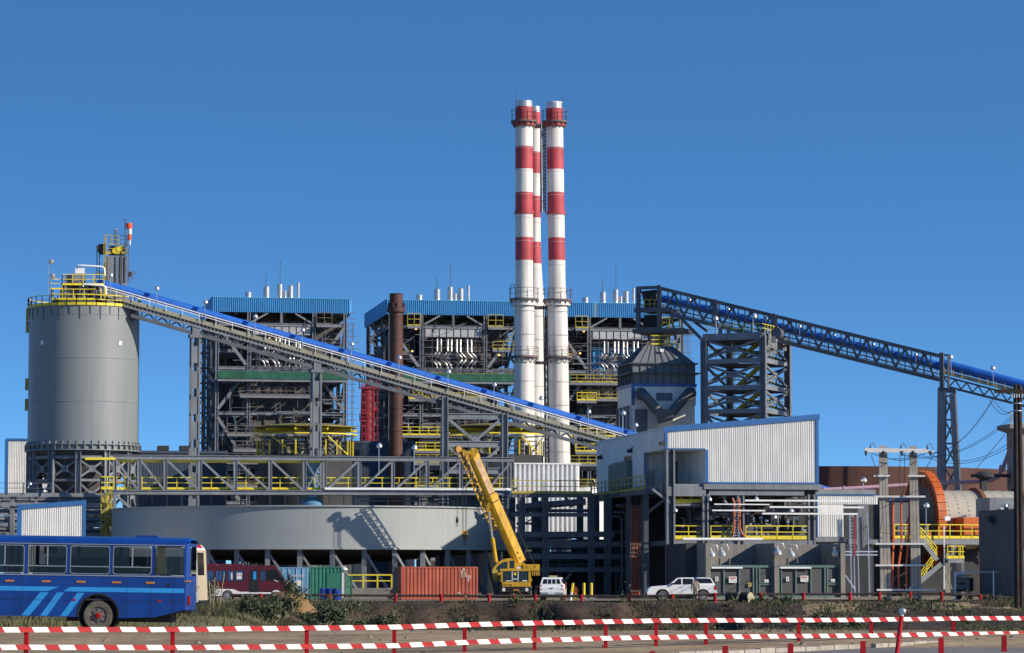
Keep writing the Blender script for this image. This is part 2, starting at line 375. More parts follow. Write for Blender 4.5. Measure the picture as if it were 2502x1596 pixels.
def fedge():
    x, y = R.uniform(-24, 24), 106+R.gauss(0, 2.4)
    if noise.noise(V((x*.25, 1, 4))) < 0: return None
    return x, y, .8
blades('verge_grass', GRASS, 4200, fedge, .22, .018, 'short tufts of grass along the near edge of the ditch')
def bush(px, Y, wd, ht, n, lab, pale=.2, y0=None, lean=0, seed=1):
    R.seed(seed); x = GX(px, Y); z = gz(x, Y)-.1
    t = thing('bush', lab, 'bush', (x, Y, z), 'bushes on the ditch bank'); c, s = MB(), MB()
    cl = [(R.uniform(-.5, .5)*wd, R.uniform(-.4, .4)*wd, R.uniform(.25, 1)*ht, R.uniform(.16, .34)*min(wd, ht)) for k in range(9)]
    for (a, b, h, r) in cl:
        s.pipe([(x, Y, z), (x+a*.4, Y+b*.4, z+h*.55), (x+a+lean*h, Y+b, z+h)], .025, 5)
    for k in range(n):
        a, b, h, r = cl[k % len(cl)]; q = V((R.gauss(0, .55), R.gauss(0, .55), R.gauss(0, .55)))*r; p = V((x+a+lean*h, Y+b, z+h))+q
        if p.z < z: continue
        l = R.uniform(.07, .16); d1 = V((R.gauss(0, 1), R.gauss(0, 1), R.gauss(0, .6))).normalized()*l; d2 = V((R.gauss(0, 1), R.gauss(0, 1), R.gauss(0, .6))).normalized()*l*.45
        c.mi = 1 if R.random() < pale else 0
        c.add([p-d1, p+d2, p+d1, p-d2], [(0, 1, 2, 3)])
    s.build('stem', STEM, t); c.build('foliage', [LEAF, LEAFL], t)
for a in [(826, 196, 2.3, 2.5, 2600, 'tallest dark bush on the bank, before the blue drums'), (790, 192, 2.2, 1.5, 1900, 'low wide dark bush beside the tallest bush'),
          (868, 197, 2.0, 1.4, 1500, 'grey green bush below the green mesh gate'), (925, 196, 1.7, 1.5, 1500, 'round dark bush below the left end of the orange container'),
          (716, 198, 1.5, 1.9, 1100, 'thin upright bush with sandy soil under it, before the pale blue container'), (640, 188, 2.6, 1.1, 1700, 'low spreading bush below the front wheel of the maroon minibus'),
          (672, 186, 1.8, 1.2, 1300, 'pale leafy bush beside the ochre sand pile'), (500, 205, 1.4, 1.3, 900, 'small green bush behind the rear of the cream coach'),
          (2040, 196, 2.6, 1.3, 1900, 'green bush on the bank before the concrete bays, opposite the H pole'), (1990, 190, 1.6, .9, 700, 'small low bush beside the green bush before the bays')]:
    bush(*a[:5], a[5], pale=.35 if 'pale' in a[5] or 'grey' in a[5] else .15, seed=int(a[0]))
for i, px in enumerate((514, 521, 536)):
    x = GX(px, 190); s = MB(); z = gz(x, 190)
    s.pipe([(x, 190, z), (x+.05*i, 190, z+.9), (x+.2*i-.1, 190, z+1.7+.3*i)], .03, 5)
    for k in range(5): s.pipe([(x, 190, z+.5+.2*k), (x+R.uniform(-.3, .3), 190, z+.8+.25*k)], .016, 4)
    tag(s.build('dry_stalk', STEM), ['short pale dry weed stalk nearest the cream coach', 'middle pale dry weed stalk below the minibus rear wheel', 'tall leaning pale dry weed stalk below the minibus'][i], 'weed stalk', 'dry weed stalks')
sp = MB(); x = GX(705, 200); R.seed(4)
sp.lathe((x, 200, gz(x, 200)-.3), [(2.0, 0), (1.5, .6), (.8, 1.2), (.2, 1.5), (0, 1.52)], 18)
for v in sp.v: v += V((noise.noise(v*.9), noise.noise(v*.9+V((5, 0, 0))), noise.noise(v*.8+V((0, 7, 0)))))*.3
tag(sp.build('sand_pile', SAND), 'heap of ochre sand on the bank behind the thin upright bush', 'sand pile')
# ================================================================== striped barrier in front
def rl(x): return 75+(2480-x)*.0088      # scale (px per metre) along the fence
TOP = [(-30, 1539), (250, 1538.5), (450, 1538), (700, 1535.5), (962, 1532.5), (1134, 1527), (1306, 1522.5), (1480, 1519), (1603, 1517), (1725, 1516), (1952, 1515.5), (2129, 1514.5), (2330, 1511.5), (2540, 1510)]
BOT = [(-30, 1582), (250, 1582), (450, 1582.5), (700, 1580.5), (962, 1578), (1134, 1570), (1306, 1564.5), (1480, 1560), (1603, 1557.5), (1725, 1556), (1952, 1554.5), (2129, 1553), (2330, 1549.5), (2540, 1547)]
def lerp(tab, x):
    for (a, b), (c, d) in zip(tab[:-1], tab[1:]):
        if x <= c: return b+(d-b)*(x-a)/(c-a)
    return tab[-1][1]
PER = [(-30, 72), (420, 71), (700, 63), (1150, 53), (1350, 49), (1700, 45), (2050, 40), (2540, 36.5)]
bar_t = thing('barrier_fence', 'low red and white striped two rail barrier in front of the ditch', 'barrier', P(1251, 1570, 88))
def FY(x): return FP/rl(x)
for tab, ph in ((TOP, 5), (BOT, -2)):
    b = MB(); x = -30+ph; sh = 7
    while x < 2540:
        p = lerp(PER, x)
        for mi, (u0, u1) in enumerate(((x, x+p*.47), (x+p*.47, x+p))):
            b.mi = mi; hh = 5.6*rl((u0+u1)/2)/85
            def q(u, s, back=0): return P(u+(-sh/2 if s > 0 else sh/2), lerp(tab, u)-s*hh+.9*noise.noise(V((u*.009, tab[0][1], 0)))+.35*noise.noise(V((u*.05, tab[0][1], 5))), FY(u)) + V((0, back, 0))
            f4 = [q(u0, -1), q(u1, -1), q(u1, 1), q(u0, 1)]; k4 = [v+V((0, .04, 0)) for v in f4]
            b.add(f4+k4, [(0, 1, 2, 3), (7, 6, 5, 4), (0, 4, 5, 1), (1, 5, 6, 2), (2, 6, 7, 3), (3, 7, 4, 0)])
        x += p
    b.build('striped_rail', [RED, RWHITE], bar_t)
for x in (63, 421, 749, 963, 1135, 1306, 1480, 1603, 1725, 1952, 2129, 2330):
    b = MB(); t = P(x, lerp(TOP, x)-3, FY(x)); z = gz(t.x, t.y)-.3
    b.cub(t.x-.055, t.y+.05, z, t.x+.055, t.y+.16, t.z+.02); b.build('post', RED, bar_t)
for i, (x, y, Y) in enumerate(((1594, 1592, 72), (1772, 1579, 73), (1932, 1573, 75), (2109, 1567, 77), (2300, 1559, 81), (2454, 1553, 85))):
    b = MB(); t = P(x, y, Y); b.hexa([(t.x-.07, Y, -.4), (t.x+.07, Y, -.4), (t.x+.07, Y+.14, -.4), (t.x-.07, Y+.14, -.4)], [(t.x-.07, Y, t.z-.02), (t.x+.065, Y, t.z), (t.x+.065, Y+.13, t.z+.01), (t.x-.06, Y+.13, t.z)])
    ra = MB(); ra.add
    tag(b.build('stub_post', RED), ['short red post cut off at the bottom, below the white pickup', 'short red post at the start of the kerb', 'short red post second along the kerb', 'short red post standing before the leaning sign pole', 'short red post beyond the leaning sign pole', 'short red post at the far end of the kerb'][i], 'post', 'short red posts along the road')
lp = thing('leaning_sign', 'leaning red pole with a round grey disc on top', 'sign', P(2186, 1640, 74))
b = MB(); p0, p1 = P(2186, 1640, 74), P(2203, 1508, 75); b.tube(p0, p1, .055, 10); b.build('pole', RED, lp)
b = MB(); p2 = P(2204, 1500, 75); b.mi = 0; b.tube(p1, p2, .04, 8); b.build('bracket', WPAINT, lp)
b = MB(); c = P(2204.5, 1494, 75); b.tube(c-V((.02, .02, 0)), c+V((.03, .02, 0)), .085, 18); b.build('round_disc', SILV, lp)
# ================================================================== vehicles and small things of the yard
def wheel(T, x, y, z, r, wd, parent, rim=SILV, hub=None, n=24, face=-1):
    """wheel with its outer face towards face*y (local)"""
    b = MB(T); p = r
    b.lathe((x, y, z), [(r*.6, 0), (r*.93, -.01), (r, .03), (r, wd-.03), (r*.93, wd), (r*.6, wd)], n, (0, -face, 0)); t = b.build('tyre', TYRE, parent)
    b = MB(T); b.lathe((x, y, z), [(r*.6, .01), (r*.55, .05), (r*.3, .02), (r*.3, -.01), (0, -.02)], n, (0, -face, 0))
    for k in range(8): b.lathe((x+r*.42*math.cos(k*.785), y, z+r*.42*math.sin(k*.785)), [(.03*r*2, .04), (.03*r*2, 0), (0, 0)], 6, (0, -face, 0))
    b.build('rim', rim, t)
    if hub:
        b = MB(T); b.lathe((x, y, z), [(r*.2, .02), (r*.2, -.05), (r*.14, -.08), (0, -.085)], 14, (0, -face, 0)); b.build('hub_cap', hub, t)
def arc(cx, cz, r, a0, a1, n=14): return [(cx+r*math.cos(rad(a0+(a1-a0)*k/n)), cz+r*math.sin(rad(a0+(a1-a0)*k/n))) for k in range(n+1)]
# ---- blue bus
f = Fr(238, 103, 0, y=1541, tilt=rad(.85)); T = f.M
bus = thing('bus', 'old blue bus with sky blue slanted stripes and silver framed windows', 'bus', f.o)
A0, A1 = -8.3, 2.87
b = MB(T)
poly = [(A0, 1.86), (A0, .45), (-.66, .45)]+[p for p in arc(0, .52, .66, 186, -6, 18)]+[(.68, .42), (1.9, .47), (A1, .72), (A1, 1.86)]
b.prism([(x, 0, z) for x, z in poly], (0, .05, 0)); b.prism([(x, 2.4, z) for x, z in poly], (0, .05, 0))
WIN = [(-6.66, -5.34), (-5.24, -3.92), (-3.82, -2.50), (-2.38, -1.08), (-.97, .36), (.46, 1.76), (1.86, 2.84)]
ed = [A0]+[v for q in WIN for v in q]+[A1]
for i in range(0, len(ed), 2):
    for y in (0, 2.4): b.cub(ed[i], y, 1.86, ed[i+1], y+.05, 2.84)
for y in (0, 2.4): b.cub(A0, y, 2.84, A1, y+.05, 2.95)
# rounded rear corner and rear wall
rc = [(A1, 0)]+[(A1+.16*math.sin(rad(k*15)), .16-.16*math.cos(rad(k*15))) for k in range(1, 7)]+[(A1+.18, 1.2)]+[(A1+.16*math.sin(rad(90-k*15)), 2.29+.16*math.sin(rad(k*15))) for k in range(0, 6)]+[(A1, 2.45)]
for (c0, c1, rng_) in ((.72, 1.86, range(len(rc)-1)), (2.84, 2.95, range(len(rc)-1)), (1.86, 2.84, [0, 1, 2, 3, 4, 5, len(rc)-3, len(rc)-2, len(rc)-4, len(rc)-5])):
    for k in rng_:
        (x0, y0), (x1, y1) = rc[k], rc[k+1]; b.add([(x0, y0, c0), (x1, y1, c0), (x1, y1, c1), (x0, y0, c1)], [(0, 1, 2, 3)], True)
b.cub(A0-.02, 0, .45, A0, 2.45, 2.95)
b.build('body', BUSB, bus)
b = MB(T); pr = [(0, 2.95), (.03, 3.02), (.12, 3.08), (.35, 3.12), (1.22, 3.15), (2.1, 3.12), (2.33, 3.08), (2.42, 3.02), (2.45, 2.95)]
st = [(A0, 1.), (A1-.15, 1.), (A1+.05, .97), (A1+.14, .86), (A1+.17, .6)]
for (xa, ka), (xb, kb_) in zip(st[:-1], st[1:]):
    for (y0, z0), (y1, z1) in zip(pr[:-1], pr[1:]):
        s_ = lambda z, k: 2.95+(z-2.95)*k
        b.add([(xa, y0, s_(z0, ka)), (xb, y0, s_(z0, kb_)), (xb, y1, s_(z1, kb_)), (xa, y1, s_(z1, ka))], [(0, 1, 2, 3)], True)
rf = b.build('roof', BUSB, bus)
b = MB(T); b.cub(1.15, .6, 3.12, 1.85, 1.5, 3.2); b.build('roof_hatch', BUSB, rf)
b = MB(T); b.cub(A0, -.025, 2.86, A1, 0, 2.885); b.cub(A0, -.02, 1.815, A1, 0, 1.85); b.build('drip_trim', SILV, bus)
for i, (x0, x1) in enumerate(WIN):
    b = MB(T); e = .022; zd = 2.13; c = .10
    o = [q for cx_, cz_, a_ in ((x1-c, 1.88+c, -90), (x1-c, 2.82-c, 0), (x0+c, 2.82-c, 90), (x0+c, 1.88+c, 180)) for q in arc(cx_, cz_, c, a_, a_+90, 4)]
    mx, mz = (x0+x1)/2, 2.35; inn = [(mx+(x-mx)*(1-2*e/(x1-x0)), mz+(z-mz)*(1-2*e/.94)) for x, z in o]; n = len(o)
    b.add([(x, -.015, z) for x, z in o]+[(x, -.015, z) for x, z in inn], [(k, (k+1) % n, n+(k+1) % n, n+k) for k in range(n)])
    b.add([(x, -.015, z) for x, z in inn]+[(x, .04, z) for x, z in inn], [(k, (k+1) % n, n+(k+1) % n, n+k) for k in range(n)])
    if i < 6: b.cub(x0+.02, -.012, zd-.015, x1-.02, .03, zd+.015)
    if i in (2, 3, 5): b.cub(mx-.02, .005, zd, mx+.02, .035, 2.8)
    wf = b.build('window', SILV if i < 6 else BLKP, bus)
    b = MB(T)
    if i in (3, 5):   # half slid open
        k0, k1 = (mx, x1) if i == 3 else (x0, mx-.1)
        b.add([(k0, .02, zd), (k1, .02, zd), (k1, .02, 2.82), (k0, .02, 2.82)], [(0, 1, 2, 3)]); b.add([(x0, .02, 1.88), (x1, .02, 1.88), (x1, .02, zd), (x0, .02, zd)], [(0, 1, 2, 3)])
    else: b.add([(x0, .02, 1.88), (x1, .02, 1.88), (x1, .02, 2.82), (x0, .02, 2.82)], [(0, 1, 2, 3)])
    b.build('pane', GLASS if i < 6 else GLASSL, wf)
    b = MB(T); b.add([(x0, 2.42, 1.88), (x1, 2.42, 1.88), (x1, 2.42, 2.82), (x0, 2.42, 2.82)], [(0, 1, 2, 3)]); b.build('far_pane', GLASS, bus)
b = MB(T); b.add([(A1+.17, .35, 1.9), (A1+.17, 2.1, 1.9), (A1+.17, 2.1, 2.8), (A1+.17, .35, 2.8)], [(0, 1, 2, 3)]); b.build('rear_pane', GLASS, bus)
b = MB(T); b.cub(A0, .06, 1.0, A1, 2.39, 1.06)
b.build('floor', SEAT, bus)
for k in range(11):
    for y in (.15, 1.4):
        b = MB(T); x = A0+1.3+k*.86; b.cub(x, y, 1.06, x+.45, y+.9, 1.5); b.hexa([(x+.38, y, 1.5), (x+.5, y, 1.5), (x+.5, y+.9, 1.5), (x+.38, y+.9, 1.5)], [(x+.52, y, 2.18), (x+.6, y, 2.18), (x+.6, y+.9, 2.18), (x+.52, y+.9, 2.18)]); b.build('seat', SEAT, bus)
b = MB(T)
for x0, x1, y in ((1.92, 2.22, .12), (-2.2, -1.75, 2.3)):
    for k in range(5): b.cub(x0+(x1-x0)*k/5, y, 1.9 if x0 > 0 else 2.55, x0+(x1-x0)*(k+.8)/5, y+.05, 2.8)
b.build('curtain', CURT, bus)
b = MB(T)     # painted stripes, 4 mm proud
def strip(x0, z0, x1, z1, x2, z2, x3, z3): b.prism([(x0, -.004, z0), (x1, -.004, z1), (x2, -.004, z2), (x3, -.004, z3)], (0, .003, 0))
strip(A0, 1.29, -1.70, 1.29, -1.32, 1.44, A0, 1.44); strip(-1.17, 1.29, A1, 1.29, A1, 1.44, -.97, 1.44)
for x in (-2.46, -1.83, -1.15): strip(x-.10, .47, x+.18, .47, x+.80, 1.25, x+.52, 1.25) if x < -2.4 else strip(x-.10, .47, x+.14, .47, x+.68, 1.25, x+.45, 1.25)
b.build('stripe', BUSL, bus)
b = MB(T)
for x in (-7.0, -5.4, -3.3, -2.55, .95, 1.75, 2.5): b.cub(x-.006, -.004, .5, x+.006, .002, 1.8)
b.cub(A0, -.006, .99, -.75, .002, 1.0); b.cub(.8, -.006, .99, A1, .002, 1.0); b.cub(2.25, -.008, 1.5, 2.37, .002, 1.6); b.build('panel_seam', BLKP, bus)
for x in (-2.98, -1.75, -.59, .60, 1.73):
    b = MB(T); b.cub(x-.15, -.02, 1.585, x+.15, 0, 1.65); b.build('reflector', AMBER, bus)
for x in (-.8, 2.05):
    b = MB(T); b.cub(x-.05, -.015, .98, x+.05, 0, 1.05); b.build('side_marker', REDL, bus)
b = MB(T); b.cub(A1+.12, .02, .9, A1+.2, .12, 1.2); b.build('tail_light', REDL, bus)
b = MB(T); b.cub(A1+.0, -.01, 1.66, A1+.19, .3, 1.71); b.build('corner_reflector', AMBER, bus)
b = MB(T); b.cub(A1-.1, .1, .62, A1+.24, 2.35, .74); b.build('bumper', BLKP, bus)
b = MB(T); b.prism([(x, -.012, z) for x, z in arc(0, .52, .72, 184, -4, 18)+arc(0, .52, .66, -4, 184, 18)], (0, .07, 0)); b.build('wheel_arch', BLKP, bus)
b = MB(T); b.cub(-1.1, .35, .3, 2.4, 2.1, .95); b.cub(A0+.2, .3, .45, -1.2, 2.15, .8); b.lathe((0, .05, .52), [(.655, 0), (.655, .6), (0, .6)], 28, (0, 1, 0)); b.build('chassis', BLACK, bus)
wheel(T, 0, .06, .5, .5, .32, bus, RUSTED, RED); wheel(T, 0, 2.40, .5, .5, .32, bus, SILV, RED, face=1); wheel(T, -6.1, .06, .5, .5, .3, bus, SILV, RED); wheel(T, -6.1, 2.4, .5, .5, .3, bus, SILV, RED, face=1)
# ---- cream coach
f = Fr(484, 166, rad(-6)); T = f.M
co = thing('coach', 'cream and white coach parked behind the blue bus, dark rear window showing', 'coach', f.o)
Hc = 3.54
b = MB(T); b.mi = 0
b.hexa([(-9, 0, .45), (0, 0, .45), (0, 2.5, .45), (-9, 2.5, .45)], [(-9, 0, Hc-.25), (-.12, 0, Hc-.25), (-.12, 2.5, Hc-.25), (-9, 2.5, Hc-.25)])
b.hexa([(-9, 0, Hc-.25), (-.12, 0, Hc-.25), (-.12, 2.5, Hc-.25), (-9, 2.5, Hc-.25)], [(-9, .2, Hc), (-.3, .2, Hc), (-.3, 2.3, Hc), (-9, 2.3, Hc)])
b.build('body', WPAINT, co)
b = MB(T); b.hexa([(.01, .03, .5), (.03, .03, .5), (.03, 2.47, .5), (.01, 2.47, .5)], [(-.11, .03, Hc-.28), (-.09, .03, Hc-.28), (-.09, 2.47, Hc-.28), (-.11, 2.47, Hc-.28)]); b.build('rear_panel', CREAM, co)
b = MB(T); b.hexa([(-.06, .1, 1.9), (-.02, .1, 1.9), (-.02, 1.75, 1.9), (-.06, 1.75, 1.9)], [(-.11, .1, 3.12), (-.075, .1, 3.12), (-.075, 1.75, 3.12), (-.11, 1.75, 3.12)]); b.build('rear_window', DGLASS, co)
b = MB(T); b.hexa([(-.16, .6, Hc-.16), (-.14, .6, Hc-.16), (-.14, 1.9, Hc-.16), (-.16, 1.9, Hc-.16)], [(-.3, .7, Hc+.01), (-.28, .7, Hc+.01), (-.28, 1.8, Hc+.01), (-.3, 1.8, Hc+.01)]); b.build('roof_cap', RED, co)
b = MB(T)
for z0, z1 in ((1.0, 1.35), (.5, .75)): b.cub(-9, -.006, z0, -.08, -.002, z1)
b.build('green_stripe', CONTG, co); b = MB(T); b.cub(-9, -.006, 1.14, -.06, -.001, 1.21); b.cub(.005, .05, 1.22, .035, .25, 1.3); b.build('amber_stripe', AMBER, co)
b = MB(T); b.cub(-8.4, -.006, 1.9, -.5, -.002, 2.9); b.build('side_window', DGLASS, co)
b = MB(T); b.cub(-.15, .05, .35, .1, 2.45, .55); b.build('bumper', BLKP, co)
for x in (-2.4, -7): wheel(T, x, .0, .48, .48, .3, co); wheel(T, x, 2.5, .48, .48, .3, co, face=1)
# ---- maroon minibus
f = Fr(610, 236, 0); T = f.M
mb_ = thing('minibus', 'maroon minibus with white lower sides and blue curtains parked by the pale blue container', 'minibus', f.o)
def side(x, z): return [(x, 0, z)]
b = MB(T)
bl = [(-3.55, .65), (-3.55, 1.4), (-3.42, 2.5), (-3.2, 2.64), (1.55, 2.68), (2.02, 2.6), (2.62, 1.62), (2.86, 1.28), (3.04, 1.0), (3.08, .62)]
b.prism([(x, 0, z) for x, z in bl], (0, 2.0, 0))
for k in range(3):
    x0 = -3.3+k*.98; b.hexa([(x0, .05, 2.64), (x0+.78, .05, 2.64), (x0+.78, 1.95, 2.64), (x0, 1.95, 2.64)], [(x0+.04, .15, 2.8), (x0+.74, .15, 2.8), (x0+.74, 1.85, 2.8), (x0+.04, 1.85, 2.8)])
b.build('body', MAROON, mb_)
b = MB(T); wl = [(-3.58, .33)]+[(-2.05, .33)]+arc(-1.68, .36, .43, 184, -4, 12)+[(1.6, .33)]+arc(2.03, .36, .43, 184, -4, 12)+[(3.1, .33), (3.1, .6), (2.4, .64), (-.75, .66), (-1.25, .86), (-3.58, .9)]
b.prism([(x, -.012, z) for x, z in wl], (0, 2.024, 0)); b.build('lower_side', WPAINT, mb_)
for x0, x1 in ((-3.3, -2.72), (-2.6, -1.75), (-1.65, -1.2), (-1.1, -.42), (.82, 1.25)):
    b = MB(T); b.cub(x0, -.008, 1.5, x1, 0, 2.28); wd = b.build('window', DGLASS, mb_)
    b = MB(T)
    for k in range(3): b.cub(x0+.05+(x1-x0-.1)*k/3, -.011, 1.53, x0+.05+(x1-x0-.1)*(k+R.uniform(.5, .85))/3, -.0085, 2.24)
    b.build('curtain', BCURT, wd)
b = MB(T); b.prism([(1.32, -.008, 1.5), (2.58, -.008, 1.5), (1.98, -.008, 2.42), (1.32, -.008, 2.3)], (0, .007, 0)); b.build('cab_window', DGLASS, mb_)
b = MB(T); b.hexa([(2.06, .12, 2.52), (2.08, .12, 2.53), (2.08, 1.88, 2.53), (2.06, 1.88, 2.52)], [(2.63, .1, 1.62), (2.66, .1, 1.63), (2.66, 1.9, 1.63), (2.63, 1.9, 1.62)]); b.build('windscreen', DGLASS, mb_)
b = MB(T); b.cub(-.02, -.02, .62, .68, -.004, 2.3); dr = b.build('door', BLKP, mb_)
b = MB(T); b.cub(.28, -.025, 1.6, .5, -.021, 2.2); b.build('sticker', BUSL, dr)
b = MB(T); b.cub(-.98, -.013, 1.62, -.6, -.0115, 2.1); stk = b.build('sticker', WPAINT, mb_)
b = MB(T); b.cub(-1.42, -.013, 1.6, -1.32, -.0115, 2.1); b.build('sticker', WPAINT, mb_)
text('sticker_lettering', 'PA', .26, T @ V((-.78, -.016, 1.93)), f.r, f.u, RED, stk, .001)
b = MB(T); b.pipe([T.inverted() @ (T @ V(q)) for q in ((1.86, -.02, 1.55), (2.05, -.02, 1.45), (2.2, -.02, 1.47))], .03, 5); b.build('grab_handle', WPAINT, mb_)
b = MB(T); b.cub(3.0, .05, .66, 3.12, .35, .9); b.build('headlight', LAMPW, mb_)
b = MB(T); b.cub(2.5, -.03, .34, 3.2, 2.03, .5); b.build('bumper', WPAINT, mb_)
b = MB(T); b.pipe([(2.66, -.02, 2.0), (2.95, -.15, 2.15), (3.05, -.18, 1.95)], .02, 5); b.cub(2.98, -.26, 1.45, 3.1, -.1, 1.95); b.build('mirror', BLKP, mb_)
b = MB(T); b.cub(-3.2, .2, .25, 2.9, 1.8, .6); b.build('chassis', BLACK, mb_)
for x in (-1.68, 2.03): wheel(T, x, .0, .36, .36, .24, mb_); wheel(T, x, 2.0, .36, .36, .24, mb_, face=1)
# ---- shipping containers
def container(name, lab, f, Lx, Wd, Hh, m, nr, doors=False):
    T = f.M; t = thing(name, lab, 'container', f.o, 'shipping containers'); b = MB(T)
    for x in (0, Lx-.12):
        for y in (0, Wd-.12): b.cub(x, y, .05, x+.12, y+.12, Hh)
    for z in (.05, Hh-.1):
        for y in (0.01, Wd-.11): b.cub(.12, y, z, Lx-.12, y+.1, z+.1)
        for x in (0.01, Lx-.11): b.cub(x, .12, z, x+.1, Wd-.12, z+.1)
    b.build('frame', m, t)
    b = MB(T)
    if not doors: b.sheet((.12, .07, .15), (Lx-.12, .07, .15), (.12, .07, Hh-.1), (Lx-.12, .07, Hh-.1), nr, (0, -.045, 0), .5)
    b.sheet((.12, Wd-.05, .15), (Lx-.12, Wd-.05, .15), (.12, Wd-.05, Hh-.1), (Lx-.12, Wd-.05, Hh-.1), nr, (0, .04, 0), .5)
    for x, d in ((.06, -.045), (Lx-.06, .045)): b.sheet((x, .12, .15), (x, Wd-.12, .15), (x, .12, Hh-.1), (x, Wd-.12, Hh-.1), 9, (d, 0, 0), .5)
    b.build('side_panel', m, t)
    b = MB(T); b.cub(.1, .1, Hh-.07, Lx-.1, Wd-.1, Hh-.03); b.cub(.1, .1, .1, Lx-.1, Wd-.1, .14); b.build('roof', m, t)
    return t, T
f = Fr(980, 238, rad(12)); f.o.z = -.02
co1, T = container('shipping_container', 'weathered orange shipping container with rusty stains beside the crane', f, 6.06, 2.44, 2.58, CONTO, 20)
b = MB(T); R.seed(8)
for x, z, s in ((5.0, 2.0, .3), (5.3, 1.7, .22), (4.6, .35, .25)):
    for k in range(5): b.cub(x+R.uniform(-s, s), .016, z+R.uniform(-s, s)*1.6, x+R.uniform(0, .12)+.03, .02, z+R.uniform(0, s))
b.build('faded_marks', mat('faded_marking', (.62, .42, .36), .8, var=.2), co1)
f = Fr(677, 244, rad(2))
co2, T = container('shipping_container', 'pale blue container with its locking rod doors facing out and white lettering', f, 2.44, 6.06, 2.55, CONTB, 9, True)
for k in range(2):
    x0 = .13+k*1.1; b = MB(T); b.cub(x0, .02, .16, x0+1.08, .08, 2.42)
    for z in (.8, 1.6): b.cub(x0+.05, .0, z-.03, x0+1.03, .02, z+.03)
    dr = b.build('door', CONTB, co2); b = MB(T)
    for x in (.3, .78): b.tube((x0+x, -.01, .12), (x0+x, -.01, 2.46), .03, 6)
    b.build('locking_rod', SILV, dr)
    b = MB(T); b.cub(x0+(.16 if k else .74), -.004, .95, x0+(.68 if k else 1.02), .018, 1.52); b.build('notice', WPAINT, dr) if k else None
text('lettering', 'MAERSK', .26, T @ V((1.65, -.002, 1.85)), f.r, f.u, WPAINT, co2, .012)
f = Fr(757, 246, rad(4))
co3, T = container('shipping_container', 'short green container behind three blue drums', f, 2.6, 2.44, 2.6, CONTG, 8)
b = MB(T); b.cub(1.35, .0, .16, 2.44, .024, 2.1); b.build('flat_panel', CONTG, co3)
# ---- blue drums
d0 = None
for i, (px, lab) in enumerate(((790, 'blue plastic drum nearest the pale blue container'), (807, 'middle blue plastic drum of the three by the green container'), (824, 'blue plastic drum nearest the white post'))):
    loc = (GX(px, 240), 240-.12*i, 0)
    if d0 is None:
        d0 = thing('drum', lab, 'drum', loc, 'blue drums'); b = MB(); b.lathe(loc, [(0, 0), (.28, 0), (.29, .02), (.29, .3), (.305, .32), (.29, .34), (.29, .6), (.305, .62), (.29, .64), (.29, .88), (.27, .91), (0, .91)], 24); b.build('shell', DRUM, d0)
        b = MB(); b.lathe(V(loc)+V((.1, 0, .91)), [(.05, 0), (.05, .03), (0, .03)], 10); b.build('cap', BLKP, d0)
    else: tree(d0, loc, lab)
# ---- low concrete wall with yellow railing, post, mesh gate
f = Fr(857, 247, rad(3)); b = MB(); pbox(b, f, 857, 1437, 957, 1470, 0, .35)
lw = b.build('low_wall', CONC); tag(lw, 'low pale concrete wall below the yellow railing by the tank columns', 'wall')
t = thing('guard_rail', 'yellow handrail on top of the low concrete wall', 'railing', f.at(857, 1437, .15)); b = MB()
p, q = f.at(853, 1437, .15), f.at(957, 1437, .15); b.rail([p, q], 1.05, 1.1, .055, 0); b.build('rails', YEL, t)
f = Fr(838, 243); t = thing('white_post', 'white gate post under a small white sun cap beside the green container', 'post', f.o); b = MB()
pbox(b, f, 835.5, 1399, 840.5, 1462, 0, .16); b.build('post', WPAINT, t); b = MB(); c = f.at(843, 1392); b.lathe(c, [(.26, 0), (.1, .14), (0, .18)], 14, (.15, 0, 1)); b.mi = 0; b.cub(c.x-.25, c.y-.1, c.z+.18, c.x+.05, c.y+.1, c.z+.26); b.build('sun_cap', WPAINT, t)
f = Fr(845, 244); t = thing('mesh_gate', 'small green mesh gate between the white post and the yellow railing', 'gate', f.o); b = MB()
for x in (845, 860): pbar(b, f, x, 1407, x, 1460, .05)
for y in (1408, 1432, 1459): pbar(b, f, 845, y, 860, y, .04)
pbar(b, f, 846, 1428, 859, 1410, .03); b.build('frame', mat('pale_green_gate_paint', (.10, .28, .17), .6), t); b = MB()
pbox(b, f, 845.5, 1408, 859.5, 1459, .02, .03); b.build('mesh', MATS['pale_green_gate_paint'], t)
# ---- black tow trailer at the container's end
f = Fr(962, 236); t = thing('tow_trailer', 'black tow trailer frame with a hook beside the orange container', 'trailer', f.o); b = MB()
pbox(b, f, 948, 1452, 976, 1466, 0, .8); pbox(b, f, 952, 1442, 970, 1452, .1, .7); b.pipe([f.at(950, 1444), f.at(944, 1441), f.at(941, 1446)], .05, 6); pbox(b, f, 962, 1392, 974, 1442, .3, .9); b.build('frame', BLKP, t)
for x in (953, 969): p = f.at(x, 1464, -.02); wheel(Matrix.Translation(f.o), p.x-f.o.x, -.02, .28, .28, .15, t, RUSTP)
